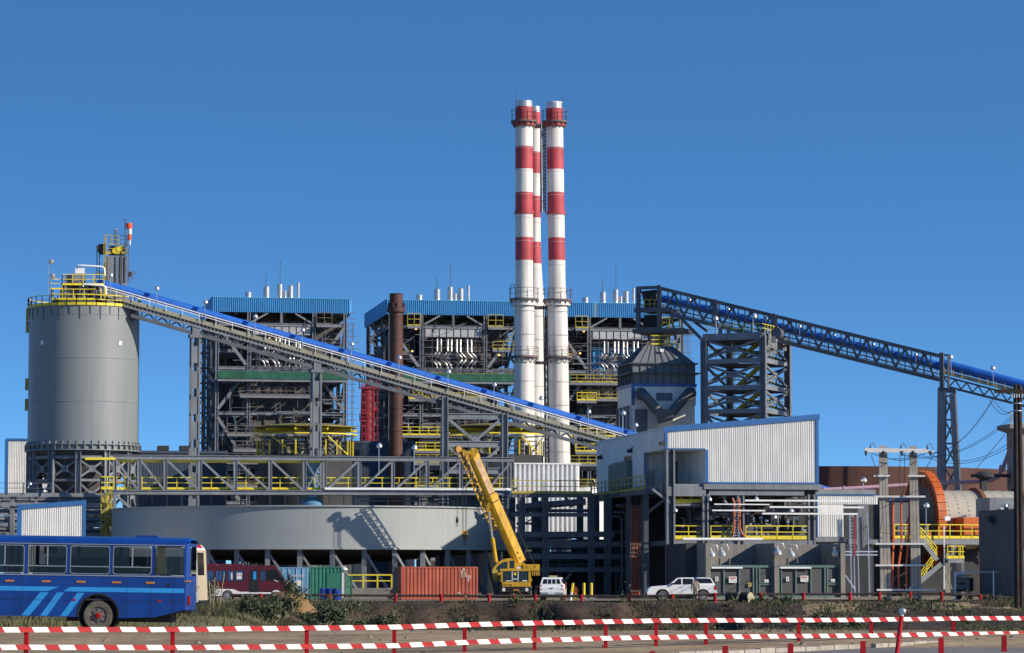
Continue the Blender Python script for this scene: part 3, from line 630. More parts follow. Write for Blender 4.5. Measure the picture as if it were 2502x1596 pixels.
# ---- pickups
def pickup(name, lab, M, canopy=True, plate=False):
    T = M; t = thing(name, lab, 'pickup', T.translation); b = MB(T); W = 1.76; y0, y1 = -W/2, W/2
    bl = [(.02, .42), (.0, .62), (.12, .92), (.32, 1.06), (1.65, 1.18), (5.1, 1.2), (5.24, 1.0), (5.26, .62), (5.0, .46), (4.66, .46)]+arc(4.2, .38, .47, 8, 172, 12)+[(3.74, .4), (1.62, .4)]+arc(1.15, .38, .47, 4, 176, 12)+[(.66, .42)]
    b.prism([(x, y0, z) for x, z in bl], (0, W, 0))
    gl = [(1.62, 1.18), (2.25, 1.68), (2.55, 1.74), (4.55, 1.76), (4.85, 1.7), (5.12, 1.2)]; n = len(gl)
    tp = lambda z: (z-1.18)*.27
    vs = [(x, y0+.02+tp(z), z) for x, z in gl]+[(x, y1-.02-tp(z), z) for x, z in gl]
    b.add(vs, [tuple(range(n)), tuple(range(n, 2*n))[::-1]]+[(k, n+k, n+k+1, k+1) for k in range(n-1)]); b.build('body', WPAINT, t)
    for s in (-1, 1):
        for poly in ([(1.86, 1.22), (2.58, 1.22), (2.58, 1.66), (2.36, 1.66)], [(2.68, 1.22), (3.42, 1.24), (3.5, 1.42), (3.42, 1.66), (2.68, 1.67)], [(3.7, 1.32), (4.95, 1.32), (4.78, 1.66), (3.72, 1.68)]):
            b = MB(T); b.add([(x, s*(W/2-.02-tp(z)+.012), z) for x, z in poly], [tuple(range(len(poly)))]); b.build('side_window', DGLASS, t)
        b = MB(T); b.cub(1.82, s*W/2-(.0 if s > 0 else .16), 1.2, 1.95, s*W/2+(.16 if s > 0 else 0), 1.34); b.build('mirror', BLKP, t)
        b = MB(T); b.hexa([(5.12, s*.72, .82), (5.262, s*.72, .82), (5.262, s*.885, .82), (5.0, s*.885, .82)], [(5.12, s*.74, 1.14), (5.18, s*.74, 1.16), (5.18, s*.885, 1.16), (5.05, s*.885, 1.14)]); b.build('tail_light', REDL, t)
        b = MB(T); b.hexa([(.0, s*.55, .78), (.3, s*.885, .78), (.3, s*.6, .78), (.1, s*.5, .78)], [(.1, s*.55, .95), (.42, s*.885, 1.0), (.4, s*.6, 1.0), (.2, s*.5, .95)]); b.build('headlight', LAMPW, t)
        b = MB(T); b.prism([(x, s*W/2-(.0 if s > 0 else .012), z) for x, z in arc(1.15, .38, .52, 2, 178, 12)+arc(1.15, .38, .46, 178, 2, 12)], (0, .012, 0)); b.prism([(x, s*W/2-(.0 if s > 0 else .012), z) for x, z in arc(4.2, .38, .52, 6, 174, 12)+arc(4.2, .38, .46, 174, 6, 12)], (0, .012, 0)); b.build('wheel_arch', BLKP, t)
        for x in (2.62, 3.55): b = MB(T); b.cub(x-.2, s*W/2-(.0 if s > 0 else .02), 1.0, x-.05, s*W/2+(.02 if s > 0 else 0), 1.03); b.build('door_handle', BLKP, t)
        b = MB(T)
        for x in (2.63, 3.58): b.cub(x-.008, s*W/2-(.0 if s > 0 else .003), .5, x+.008, s*W/2+(.003 if s > 0 else 0), 1.19)
        b.build('door_seam', DSTEEL, t)
    b = MB(T); b.add([(1.7, -.72, 1.225), (1.7, .72, 1.225), (2.22, .66, 1.645), (2.22, -.66, 1.645)], [(0, 1, 2, 3)]); b.v = [v+(T.to_3x3() @ V((-.012, 0, .012))) for v in b.v]; b.build('windscreen', DGLASS, t)
    rw = [(5.085, -.7, 1.26), (5.085, .7, 1.26), (4.905, .6, 1.62), (4.905, -.6, 1.62)]
    b = MB(T); b.add([(x+.012, y, z+.006) for x, y, z in rw], [(0, 1, 2, 3)]); rwo = b.build('rear_window', DGLASS, t)
    if not canopy:
        b = MB(T)
        for y in (-.32, .02, .36): b.bar((5.1, y, 1.26), (4.925, y*.9, 1.62), .05, .02)
        b.build('window_bar', WPAINT, rwo); b = MB(T); b.cub(2.6, -.3, 1.74, 3.0, .3, 1.9); b.build('roof_box', mat('tan_roof_box', (.42, .33, .14), .7), t)
    b = MB(T); b.cub(5.2, -.8, .46, 5.36, .8, .62); bp = b.build('rear_bumper', SILV, t)
    b = MB(T); b.cub(5.36, -.26, .48, 5.37, .26, .6); pl = b.build('number_plate', WPAINT, bp)
    b = MB(T); b.cub(5.25, -.12, .9, 5.275, .12, .96); b.build('tailgate_handle', BLKP, t)
    b = MB(T); b.cub(-.02, -.78, .4, .14, .78, .62); b.build('front_bumper', BLKP, t)
    b = MB(T); b.cub(.5, -.75, .3, 5.0, .75, .5); b.build('chassis', BLACK, t)
    for x in (1.15, 4.2): wheel(T, x, -W/2-.01, .38, .38, .24, t, SILV, None, 20, -1); wheel(T, x, W/2+.01, .38, .38, .24, t, SILV, None, 20, 1)
    return t
p = P(1579, 1408, 232); p.z = 0
pickup('pickup_truck', 'white double cab pickup with a canopy seen side on, a walker beside it', Matrix.Translation(p+V((0, 0, 0))) @ Matrix.Rotation(rad(2), 4, 'Z'))
p = P(1347, 1408, 236); p.z = 0
M2 = Matrix.Translation(p) @ Matrix.Rotation(rad(-90-4), 4, 'Z'); M2 = M2 @ Matrix.Translation((-5.3, 0, 0))
pickup('pickup_truck', 'white pickup seen from behind beside the yellow crane', M2, False)
# ---- bollards, hydrant, blocks
f = Fr(1427, 237)
for x, lab in ((1427, 'upright yellow bollard nearer the orange hydrant'), (1445, 'upright yellow bollard farther from the hydrant')):
    b = MB(); p = P(x, 1408, 237); p.z = 0; b.lathe(p, [(.1, -.1), (.1, 1.28), (.07, 1.33), (0, 1.34)], 14); tag(b.build('bollard', YEL), lab, 'bollard', 'yellow bollards')
b = MB(); p = P(1393.5, 1408, 237); p.z = -.1; q = p+V((.22, 0, 1.42)); m = p.lerp(q, .5); b.mi = 1; b.tube(p, m, .1, 14); b.mi = 0; b.tube(m, q, .1, 14); tag(b.build('bollard', [YEL, WPAINT]), 'tilted yellow bollard with a white lower half beside the white pickup', 'bollard', 'yellow bollards')
b = MB(); p = P(1407, 1408, 237.3); p.z = 0; b.mi = 1; b.lathe(p, [(.12, 0), (.12, .5)], 14); b.mi = 0; b.lathe(p, [(.16, .5), (.16, .62), (.12, .66), (.12, .9), (.09, .98), (.03, 1.02), (.03, 1.06), (0, 1.06)], 14); b.tube(p+V((-.22, 0, .76)), p+V((.22, 0, .76)), .06, 8); tag(b.build('hydrant', [mat('orange_hydrant', (.65, .16, .04), .5), YEL]), 'orange fire hydrant on a yellow pipe between bollards', 'hydrant')
b = MB(); p = P(1379, 1408, 235); p.z = 0; b.mi = 0; b.tube(p, p+V((.04, 0, .4)), .04, 8); b.mi = 1; b.tube(p+V((.04, 0, .4)), p+V((.08, 0, .8)), .04, 8); b.mi = 0; b.tube(p+V((.08, 0, .8)), p+V((.1, 0, 1.4)), .04, 8); tag(b.build('marker_stake', [RED, RWHITE]), 'thin red and white stake behind the white pickup', 'marker stake')
for x0, x1, lab in ((1423, 1436, 'grey concrete block below the first upright bollard'), (1440, 1456, 'wider grey concrete block below the far bollard')):
    b = MB(); f = Fr((x0+x1)/2, 230); pbox(b, f, x0, 1460, x1, 1469.5, 0, .4); tag(b.build('concrete_block', CONC), lab, 'concrete block', 'concrete blocks by the bollards')
# ---- roll with pale end
t = thing('timber_log', 'fat dark log with a pale sawn end lying before the bays', 'log', P(1815, 1466, 218)); 
c1 = P(1834, 1461.5, 213); ax = V((.78, -.62, 0)).normalized(); c0 = c1-ax*1.9
b = MB(); R.seed(2); b.lathe(c0, [(0, 0), (.36, 0), (.42, .05), (.41, .6), (.43, 1.0), (.42, 1.5), (.42, 1.88)], 18, ax); 
for v in b.v: v += V((noise.noise(v*2.2), 0, noise.noise(v*2.5+V((3, 0, 0)))))*.04
b.build('trunk', mat('charred_bark', (.02, .019, .018), .95, var=.4, sc=3), t)
b = MB(); b.lathe(c1-ax*.04, [(.41, 0), (.40, .05), (0, .06)], 18, ax); b.build('cut_end', HAYE, t)
b = MB(); b.lathe(c0+ax*1.0, [(.435, 0), (.45, .03), (.44, .16), (.43, .2)], 18, ax); b.cub(c0.x+.1, c0.y-.5, c0.z+.36, c0.x+1.2, c0.y-1.6, c0.z+.5) if 0 else None; b.build('strap', STEM, t)
# ---- rusty guard pipe with red posts on top of the bank
PX = [(560, 1454, 1470), (638, 1454, 1471), (805, 1454.5, 1471), (967, 1455.5, 1471), (1078, 1455.5, 1470.5), (1195, 1456, 1470), (1256, 1456, 1470), (1308, 1456, 1470), (1421, 1456.5, 1470), (1537, 1457, 1470), (1643, 1455, 1469), (1747, 1452.5, 1468), (1859, 1452, 1467.5), (1963, 1452, 1467), (2077, 1452, 1468), (2149, 1450.5, 1468), (2224, 1449.5, 1469), (2301, 1450, 1470), (2395, 1456, 1472), (2490, 1462, 1476), (2560, 1465, 1479)]
t = thing('guard_rail', 'long rusty two pipe guard rail with red posts along the top of the bank', 'guard rail', P(1251, 1470, 214)); b1, b2 = MB(), MB()
b1.pipe([P(x, y, 216) for x, y, _ in PX], .085, 8); b2.pipe([P(x, y, 216.1) for x, _, y in PX], .07, 8); b1.build('upper_pipe', BROWNP, t); b2.build('lower_pipe', BROWNP, t)
for x, y, y2 in PX[1:-1]:
    b = MB(); p = P(x, y-1.5, 215.9); z = min(gz(p.x, 216), 0)-.15; b.lathe((p.x, 215.9, 0), [(.115, z), (.115, p.z), (.06, p.z+.07), (0, p.z+.08)], 10); b.build('post', RED, t)
# ---- person walking
f = Fr(1699, 226); t = thing('person', 'person in khaki coveralls and navy helmet walking beside the white pickup', 'person', f.o)
hp = 1.0
def skin(name, pts, edges, rs, m, sub=2):
    me = bpy.data.meshes.new(name); o = bpy.data.objects.new(name, me); me.from_pydata(pts, edges, []); COL.objects.link(o)
    o.modifiers.new('skin', 'SKIN'); 
    for i, r_ in enumerate(rs): me.skin_vertices[0].data[i].radius = (r_, r_) if not isinstance(r_, tuple) else r_
    me.skin_vertices[0].data[0].use_root = True; s = o.modifiers.new('sub', 'SUBSURF'); s.levels = s.render_levels = sub; me.materials.append(m); o.parent = t; return o
# joints: x across, y depth (walking away to the left, +y), z up
J = dict(pel=(0, 0, .95), wst=(0, .0, 1.08), chs=(0, .02, 1.3), nck=(0, .03, 1.47), hd=(0, .05, 1.56), cr=(0, .05, 1.66),
         hl=(-.09, 0, .9), kl=(-.1, .12, .5), al=(-.1, .08, .1), tl=(-.11, .22, .05), hr=(.09, 0, .9), kr=(.1, -.02, .5), ar=(.1, -.2, .12), tr=(.11, -.1, .05),
         sl=(-.19, .02, 1.4), el=(-.27, -.04, 1.12), wl=(-.29, .04, .88), sr=(.19, .02, 1.4), er=(.27, .0, 1.12), wr=(.27, .12, .9))
K = list(J); I = {k: i for i, k in enumerate(K)}
E = [('pel', 'wst'), ('wst', 'chs'), ('chs', 'nck'), ('nck', 'hd'), ('hd', 'cr'), ('pel', 'hl'), ('hl', 'kl'), ('kl', 'al'), ('al', 'tl'), ('pel', 'hr'), ('hr', 'kr'), ('kr', 'ar'), ('ar', 'tr'), ('chs', 'sl'), ('sl', 'el'), ('el', 'wl'), ('chs', 'sr'), ('sr', 'er'), ('er', 'wr')]
RR = dict(pel=.15, wst=.13, chs=(.17, .12), nck=.055, hd=.09, cr=.075, hl=.09, kl=.062, al=.045, tl=.04, hr=.09, kr=.062, ar=.045, tr=.04, sl=.07, el=.048, wl=.033, sr=.07, er=.048, wr=.033)
skin('body', [J[k] for k in K], [(I[a], I[b_]) for a, b_ in E], [RR[k] for k in K], SKIN)
K2 = [k for k in K if k not in ('nck', 'hd', 'cr', 'tl', 'tr')]; I2 = {k: i for i, k in enumerate(K2)}
skin('coverall', [J[k] for k in K2], [(I2[a], I2[b_]) for a, b_ in E if a in I2 and b_ in I2], [(RR[k] if not isinstance(RR[k], tuple) else RR[k][0])+.022 for k in K2], KHAKI)
for s in 'lr':
    a, c = V(J['a'+s]), V(J['t'+s]); skin('boot', [tuple(a), tuple(a-V((0, .02, .06))), tuple(c)], [(0, 1), (1, 2)], [.055, .052, .045], BLACK, 1)
    w0 = V(J['w'+s]); 
    for k in range(4): q = w0+V(((k-1.5)*.018, .02, -.09)); skin('finger', [tuple(w0+V(((k-1.5)*.018, .01, -.04))), tuple(q), tuple(q+V((0, .015, -.06+.008*abs(k-1))))], [(0, 1), (1, 2)], [.010, .009, .008], SKIN, 1)
    q = w0+V((.03 if s == 'l' else -.03, .02, -.03)); skin('thumb', [tuple(w0), tuple(q), tuple(q+V((0, .01, -.05)))], [(0, 1), (1, 2)], [.014, .011, .009], SKIN, 1)
b = MB(Matrix.Translation(f.o)); b.lathe((0, .05, 1.63), [(.15, -.02), (.125, 0), (.12, .06), (.09, .12), (.04, .15), (0, .155)], 18); b.build('helmet', HELM, t)
# ================================================================== yellow mobile crane (facing the camera, boom leaning to the left)
f = Fr(1260, 261); t = thing('mobile_crane', 'yellow mobile crane with its boom raised over the grey tank', 'crane', f.o)
b = MB(); 
pbox(b, f, 1222, 1390, 1297.5, 1395.5, -.05, 2.0); pbox(b, f, 1224, 1395.5, 1228, 1422, 0, 2.0); pbox(b, f, 1291.5, 1395.5, 1297, 1422, 0, 2.0); pbox(b, f, 1227, 1422, 1292, 1433.5, -.06, 2.); pbox(b, f, 1224, 1395, 1297, 1433, 1.9, 2.0)
cb = b.build('driver_cab', CRANEY, t)
b = MB(); pbox(b, f, 1228, 1395.5, 1291.5, 1422, .06, .08); b.build('windscreen', DGLASS, cb)
b = MB()
for x in (1251.5, 1266): pbox(b, f, x-1, 1395.5, x+1, 1420, .0, .05)
pbox(b, f, 1250, 1414, 1267, 1416, .0, .05); pbox(b, f, 1236, 1418.5, 1252, 1420.5, .03, .055); pbox(b, f, 1276, 1418, 1288, 1420.5, .03, .055); b.build('window_pillar', WPAINT, cb)
b = MB(); pbox(b, f, 1256, 1399, 1261, 1406, .02, .055); b.build('warning_triangle', YEL, cb)
text('cab_lettering', 'KMAC360', .22, f.at(1238, 1429.5, -.066), f.r, f.u, BLKP, cb, .003)
b = MB(); pbox(b, f, 1222, 1434, 1296, 1447, -.1, .5); bp = b.build('bumper', BLKP, t)
for x in (1231, 1287): b = MB(); b.tube(f.at(x, 1440, -.13), f.at(x, 1440, .0), .13, 12); pbox(b, f, x-4, 1443, x+4, 1445, -.13, -.1); b.build('headlight', LAMPW, bp)
b = MB(); pbox(b, f, 1254, 1440, 1270, 1443.5, -.14, -.1); b.build('number_plate', AMBER, bp)
b = MB(); pbox(b, f, 1226, 1434, 1294, 1458, .6, 9); b.build('chassis', BLKP, t)
for x, s in ((1221, 1), (1299, -1)):
    for bb in (1.2, 2.9, 6.4, 8.1):
        p = f.at(x, 1453, bb); T = Matrix.Translation((p.x, p.y, .52)) @ Matrix.Rotation(rad(90 if s > 0 else -90), 4, 'Z')
        wheel(T, 0, 0, 0, .52, .34, t, RUSTP, None, 18, 1 if s < 0 else 1)
b = MB(); pbox(b, f, 1308, 1432, 1318, 1436, .5, 1.6); pbox(b, f, 1306, 1437, 1313, 1452, .7, 1.3); pbox(b, f, 1206, 1436, 1224, 1445, .6, 1.6); pbox(b, f, 1206, 1445, 1212, 1466, .7, 1.1); b.build('outrigger', BLKP, t)
# superstructure
b = MB(); oc = [f.at(x, y, 2.4) for x, y in [(1203, 1408)]+[(1201+59*(1-math.cos(rad(k*10)))*.78, 1408-44*math.sin(rad(k*10))) for k in range(1, 10)]+[(1254, 1366), (1259, 1374), (1260, 1408)]]
b.prism(oc, f.d*1.3); oc_ = b.build('operator_cab', CRANEY, t)
b = MB(); b.prism([f.at(x, y, 2.38) for x, y in [(1210, 1406)]+[(1209+42*(1-math.cos(rad(k*10)))*.75, 1405-33*math.sin(rad(k*10))) for k in range(1, 9)]+[(1240, 1372), (1240, 1389), (1222, 1398)]], f.d*.015); b.build('window', DGLASS, oc_)
b = MB(); pbox(b, f, 1246, 1370, 1256.5, 1388, 2.375, 2.39); b.build('side_window', DGLASS, oc_)
b = MB(); pbox(b, f, 1203, 1392, 1216, 1415, 2.3, 2.5); pbox(b, f, 1206, 1408, 1300, 1421, 2.5, 6.5); b.build('turntable', YDIM, t)
b = MB(); pbox(b, f, 1279, 1379, 1318.5, 1394, 2.4, 5.2); pbox(b, f, 1258, 1375, 1282, 1408, 2.9, 5); cw = b.build('counterweight', CRANEY, t)
b = MB(); k0 = 0
for i in range(8):
    b.mi = i % 2; q = lambda u, v: f.at(1300+20.5*u, 1395+11.5*v, 2.3)
    u0, u1 = i/8, (i+1)/8; b.prism([q(u0, 0), q(u1, 0), q(min(1, u1+.0), 1), q(u0, 1)], f.d*.4)
b.build('striped_tail', [CRANEY, BLKP], cw)
b = MB()
for x in (1286, 1305): b.prism([f.at(x-3, 1389, 2.39), f.at(x, 1388, 2.39), f.at(x+5, 1382, 2.39), f.at(x+2, 1382.5, 2.39)], f.d*-.006)
b.build('black_mark', BLKP, cw)
b = MB(); pbox(b, f, 1262, 1385, 1274, 1391, 2.5, 2.8); b.build('winch_cover', WPAINT, t)
# boom: two telescoped box sections
pb, pt = f.at(1266, 1369, 3.4), f.at(1154, 1112, .6)
ax = (pt-pb).normalized(); sdv = ax.cross(V((0, 0, 1))).normalized(); 
if sdv.y > 0: sdv = -sdv
upv = sdv.cross(ax).normalized(); upv = upv if upv.z > 0 else -upv
def boomsec(k0, k1, hw, hh, ch):
    c = [(-hw, -hh+ch), (-hw+ch, -hh), (hw-ch, -hh), (hw, -hh+ch), (hw, hh), (-hw, hh)]
    return [[pb.lerp(pt, k)+sdv*a+upv*e for a, e in c] for k in (k0, k1)]
b = MB()
for A, B in (boomsec(-.02, .60, .40, .46, .2), boomsec(.585, .62, .44, .50, .2)): n = 6; b.add(A+B, [tuple(range(n))[::-1], tuple(range(n, 2*n))]+[(k, (k+1) % n, n+(k+1) % n, n+k) for k in range(n)])
bm = b.build('boom', CRANEY, t)
b = MB()
for A, B in (boomsec(.55, .985, .34, .40, .17), boomsec(.965, 1., .38, .44, .17)): n = 6; b.add(A+B, [tuple(range(n))[::-1], tuple(range(n, 2*n))]+[(k, (k+1) % n, n+(k+1) % n, n+k) for k in range(n)])
b.build('inner_boom', CRANEY, bm)
b = MB(); b.prism([pb.lerp(pt, k)+sdv*.343+upv*e for k, e in ((.64, -.2), (.95, -.2), (.95, .28), (.64, .28))], sdv*.004); b.build('faded_label', mat('faded_pink_label', (.52, .34, .22), .7, var=.25, sc=2.2), bm)
text('boom_lettering', 'AFRICON', .42, pb.lerp(pt, .37)+sdv*.404-upv*.05, -ax, upv, mat('brown_boom_lettering', (.42, .20, .02), .6), bm, .003)
b = MB()
for k in (.02, .07): c = pb.lerp(pt, k)+sdv*.405; b.lathe(c, [(0, .01), (.09, .01), (.09, 0)], 12, sdv)
c = pb.lerp(pt, .56)+sdv*.41; b.bar(c-upv*.3, c+upv*.35, .06, .14, sdv); c = pb.lerp(pt, .635)+sdv*.38; b.bar(c-upv*.42, c+upv*.42, .07, .09, sdv); b.build('boom_fitting', RUSTP, bm)
b = MB()
for e in (-.3, .3):
    for o in (-.95, -1.45): b.bar(pb.lerp(pt, .3)+sdv*o+upv*e, pb.lerp(pt, 1.02)+sdv*o+upv*e, .09)
for k in range(22):
    u0, u1 = .3+.72*k/22, .3+.72*(k+1)/22; s_ = 1 if k % 2 else -1
    for o in (-.95, -1.45): b.bar(pb.lerp(pt, u0)+sdv*o+upv*.3*s_, pb.lerp(pt, u1)+sdv*o-upv*.3*s_, .07)
for k in (.42, .75): b.bar(pb.lerp(pt, k)-sdv*.3, pb.lerp(pt, k)-sdv*1.0, .12)
b.build('stowed_lattice_jib', CRANEY, bm)
hd = MB()
for s in (-.25, .25):
    o = sdv*s; hd.bar(f.at(1163, 1098, .2)+o, f.at(1150, 1118, .2)+o, .09, .3); hd.bar(f.at(1160, 1101, .2)+o, f.at(1136, 1108, .2)+o, .09, .32); hd.bar(f.at(1140, 1109, .2)+o, f.at(1127, 1102, .2)+o, .09, .28); hd.bar(f.at(1128, 1104, .2)+o, f.at(1144, 1122, .2)+o, .07, .2)
    hd.bar(f.at(1157, 1097, .2)+o, f.at(1146, 1104, .2)+o, .06, .1)
hd.build('boom_head', CRANEY, bm); b = MB()
for x, y, r in ((1118, 1098, .30), (1134, 1110, .26), (1153, 1101, .22), (1142, 1118, .3)): c = f.at(x, y, .2); b.tube(c-sdv*.2, c+sdv*.2, r, 14)
b.build('sheave', mat('greasy_orange_sheave', (.42, .2, .03), .6, var=.3, sc=4), bm)
b = MB(); b.tube(f.at(1212, 1374, 2.6), f.at(1203, 1314, 2.3), .18, 14); b.build('lift_cylinder', CRANEY, t)
b = MB(); b.tube(f.at(1203, 1316, 2.3), f.at(1194, 1247, 1.7), .1, 12); b.build('piston_rod', GALV, t)
b = MB(); b.bar(f.at(1192, 1250, 1.7), f.at(1197, 1225, 1.6), .3, .4, f.d); b.bar(f.at(1177, 1200, 1.5), f.at(1194, 1246, 1.7), .12, .14, f.d); b.build('cylinder_bracket', CRANEY, bm)
b = MB()
for q in ([(1188, 1205, 1.5), (1243, 1270, 3), (1286, 1372, 3.4)], [(1190, 1208, 1.5), (1262, 1290, 3), (1306, 1378, 3.6)], [(1133, 1112, .2), (1175, 1215, 1.5)]): b.pipe([f.at(*k) for k in q], .035, 5)
b.build('hoist_rope', BLKP, t)
b = MB(); b.tube(f.at(1117, 1100, .2), f.at(1117, 1262, .2), .022, 5); b.build('auxiliary_rope', BLKP, t)
b = MB(); c = f.at(1117, 1270, .2); b.lathe(c-V((0, 0, .3)), [(0, 0), (.1, .05), (.13, .3), (.05, .55), (0, .6)], 10); b.pipe([c+V((math.cos(a)*.11, 0, -.42+math.sin(a)*.11)) for a in [1.6+.6*k for k in range(8)]], .035, 6); b.build('auxiliary_hook', BLKP, t)
b = MB()
for x in (1129.5, 1132, 1137, 1140): b.tube(f.at(x, 1110, .2), f.at(x, 1297, .2), .018, 4)
b.build('main_rope', BLKP, t)
b = MB(); c = f.at(1136, 1304, .2); b.mi = 0; b.tube(c-V((0, .12, 0)), c+V((0, .12, 0)), .28, 18); b.mi = 1
for k in (-1, 1): b.prism([c+V((x+.09*k, -.13, z)) for x, z in ((-.16, -.16), (-.08, -.2), (.18, .12), (.1, .18))], (0, -.01, 0))
b.hexa([c+V(q) for q in ((-.16, -.14, -.65), (.16, -.14, -.65), (.16, .14, -.65), (-.16, .14, -.65))], [c+V(q) for q in ((-.24, -.14, -.1), (.24, -.14, -.1), (.24, .14, -.1), (-.24, .14, -.1))])
b.pipe([c+V((math.cos(a)*.13, 0, -.82+math.sin(a)*.13)) for a in [1.6+.6*k for k in range(8)]], .05, 6); b.build('hook_block', [CRANEY, BLKP], t)
# ================================================================== thickener tank
TX, TY, TR = GX(765, 284), 284., 18.5
zt, zb = PZ(1238, TY-TR), PZ(1339, TY-TR)
t = thing('thickener_tank', 'wide low pale grey round tank raised on steel columns', 'tank', (TX, TY, 0))
b = MB(); b.lathe((TX, TY, 0), [(TR, zb), (TR, zt), (TR+.18, zt), (TR+.18, zt+.12), (TR-.25, zt+.12), (TR-.25, zt-1.2), (0, zt-1.2)], 128); b.lathe((TX, TY, 0), [(TR+.1, zb-.12), (TR+.1, zb+.05), (TR, zb+.05)], 128); b.build('wall', TANKM, t); b = MB()
for z in (zb+(zt-zb)*.52,): b.lathe((TX, TY, 0), [(TR, z-.025), (TR+.006, z), (TR, z+.025)], 128)
for k in range(0):
    a = rad(180+k*6.2+(2 if k % 2 else 0)); d = V((math.cos(a), math.sin(a), 0)); b.bar(V((TX, TY, zb+.1))+d*TR, V((TX, TY, zt if k % 2 else zb+(zt-zb)*.52))+d*TR, .03, .03, d)
b.build('weld_seam', TANKM, t)
b = MB(); b.lathe((TX, TY, 0), [(TR+.1, zb-.12), (TR-.3, zb-.1), (3, zb-1.4), (0, zb-1.4)], 64); b.build('floor', DARK, t)
for (r, n, a0) in ((TR-.6, 40, 0), (TR-6, 26, .1)):
    for k in range(n):
        a = a0+2*math.pi*k/n; c = V((TX+r*math.cos(a), TY+r*math.sin(a), 0))
        if c.y > TY+8: continue
        b = MB(); b.bar(c-V((0, 0, .2)), c+V((0, 0, zb-.1)), .42, .42); b.build('column', STEEL, t)
        if r > TR-1 and k % 1 == 0 and math.sin(a) < -.2:
            a2 = a+2*math.pi/n*.9; b = MB(); b.bar(c+V((0, 0, zb-.3)), V((TX+r*math.cos(a2), TY+r*math.sin(a2), .2)), .2, .2); b.build('brace', STEEL, t)
# ================================================================== truss bridge over the tank
f = Fr(760, 288, PH); t = thing('truss_bridge', 'grey lattice footbridge with yellow handrails spanning the round tank', 'bridge', f.at(760, 1200))
XS = [280, 340, 404, 489, 575, 660, 744, 793, 878, 960, 1044, 1126, 1187, 1251]
def ytop(x): return 1117+(x-280)*.0065
def ybot(x): return 1203+(x-280)*.002
for bb, nm_ in ((0, 'near'), (2.6, 'far')):
    b = MB(); b.ibar(f.at(276, ytop(276), bb), f.at(1256, ytop(1256), bb), .3, .38, f.u); b.build('top_chord', STEEL, t)
    b = MB(); b.ibar(f.at(276, ybot(276), bb), f.at(1256, ybot(1256), bb), .3, .34, f.u); b.build('bottom_chord', STEEL, t)
    b = MB()
    for x in XS: b.ibar(f.at(x, ytop(x)+3, bb), f.at(x, ybot(x)-3, bb), .22, .3, f.r, .05)
    b.each('upright', STEEL, t); b = MB()
    for i, (x0, x1) in enumerate(zip(XS[:-1], XS[1:])):
        if x1 <= 744: b.bar(f.at(x0+3, ytop(x0)+6, bb), f.at(x1-3, ybot(x1)-5, bb), .2, .16, f.d)
        elif x0 >= 793: b.bar(f.at(x0+3, ybot(x0)-5, bb), f.at(x1-3, ytop(x1)+6, bb), .2, .16, f.d)
        else: b.bar(f.at(x0+3, ytop(x0)+6, bb), f.at(x1-3, ybot(x1)-5, bb), .14, .12, f.d); b.bar(f.at(x0+3, ybot(x0)-5, bb), f.at(x1-3, ytop(x1)+6, bb), .14, .12, f.d)
    b.each('diagonal', STEEL, t)
b = MB(); p, q = f.loc(f.at(278, 1198)), f.loc(f.at(1253, 1198)); 
for k in range(40): a = p[0]+(q[0]-p[0])*k/39; b.cub
b.box(f.w(p[0], .2, p[2]-.1), f.r*(q[0]-p[0]), f.d*2.2, f.u*.08); b.build('deck', DSTEEL, t)
for bb in (.35, 2.2):
    b = MB(); b.rail([f.at(262, 1196, bb), f.at(1262, 1197, bb)], 1.12, 1.6, .04, .2); b.build('handrail', YEL, t)
b = MB(); b.bar(f.at(276, 1127, .9), f.at(800, 1129, .9), 1.2, .2, f.u); b.build('cable_tray', YEL, t)
b = MB(); b.bar(f.at(793, 1194, -.2), f.at(1236, 1196, -.2), .22, .2, f.u); b.pipe([f.at(1236, 1196, -.2), f.at(1246, 1198, -.2), f.at(1249, 1206, -.2), f.at(1249, 1245, -.2)], .16, 8); b.build('slurry_pipe', WPAINT, t)
b = MB()
for bb in (0, 2.6):
    b.bar(f.at(280, 1205, bb), f.w(f.A(280), bb, 0), .3, .3, f.d); b.bar(f.at(1251, 1205, bb), f.w(f.A(1251), bb, 0), .3, .3, f.d); b.bar(f.at(283, 1210, bb), f.at(322, 1243, bb), .2, .2, f.d)
b.each('leg', STEEL, t)
R.seed(6); b = MB()
for k in range(26):
    x = 300+k*36; b.bar(f.at(x, 1206, 1.2), f.at(x+R.uniform(-1, 1), 1240, 1.2), R.choice((.06, .1, .16)), None, f.d)
for y, x0, x1 in ((1215, 860, 1245), (1224, 880, 1240), (1232, 1040, 1240), (1209, 300, 1240)): b.bar(f.at(x0, y, 1.6), f.at(x1, y, 1.6), .14, .14)
pbox(b, f, 1110, 1222, 1200, 1236, 1.5, 3); pbox(b, f, 735, 1205, 790, 1238, 1.0, 4); b.build('underslung_pipe', DSTEEL, t)
b = MB(); c = f.w(f.A(765), 1.3, 0); b.lathe(c, [(1.0, zt), (1.0, zt+.9), (.5, zt+1.4), (.5, zt+3.6), (.75, zt+3.7), (.75, zt+4.7), (0, zt+4.9)], 18); b.build('rake_drive', mat('pale_blue_drive_paint', (.10, .25, .42), .5), t)
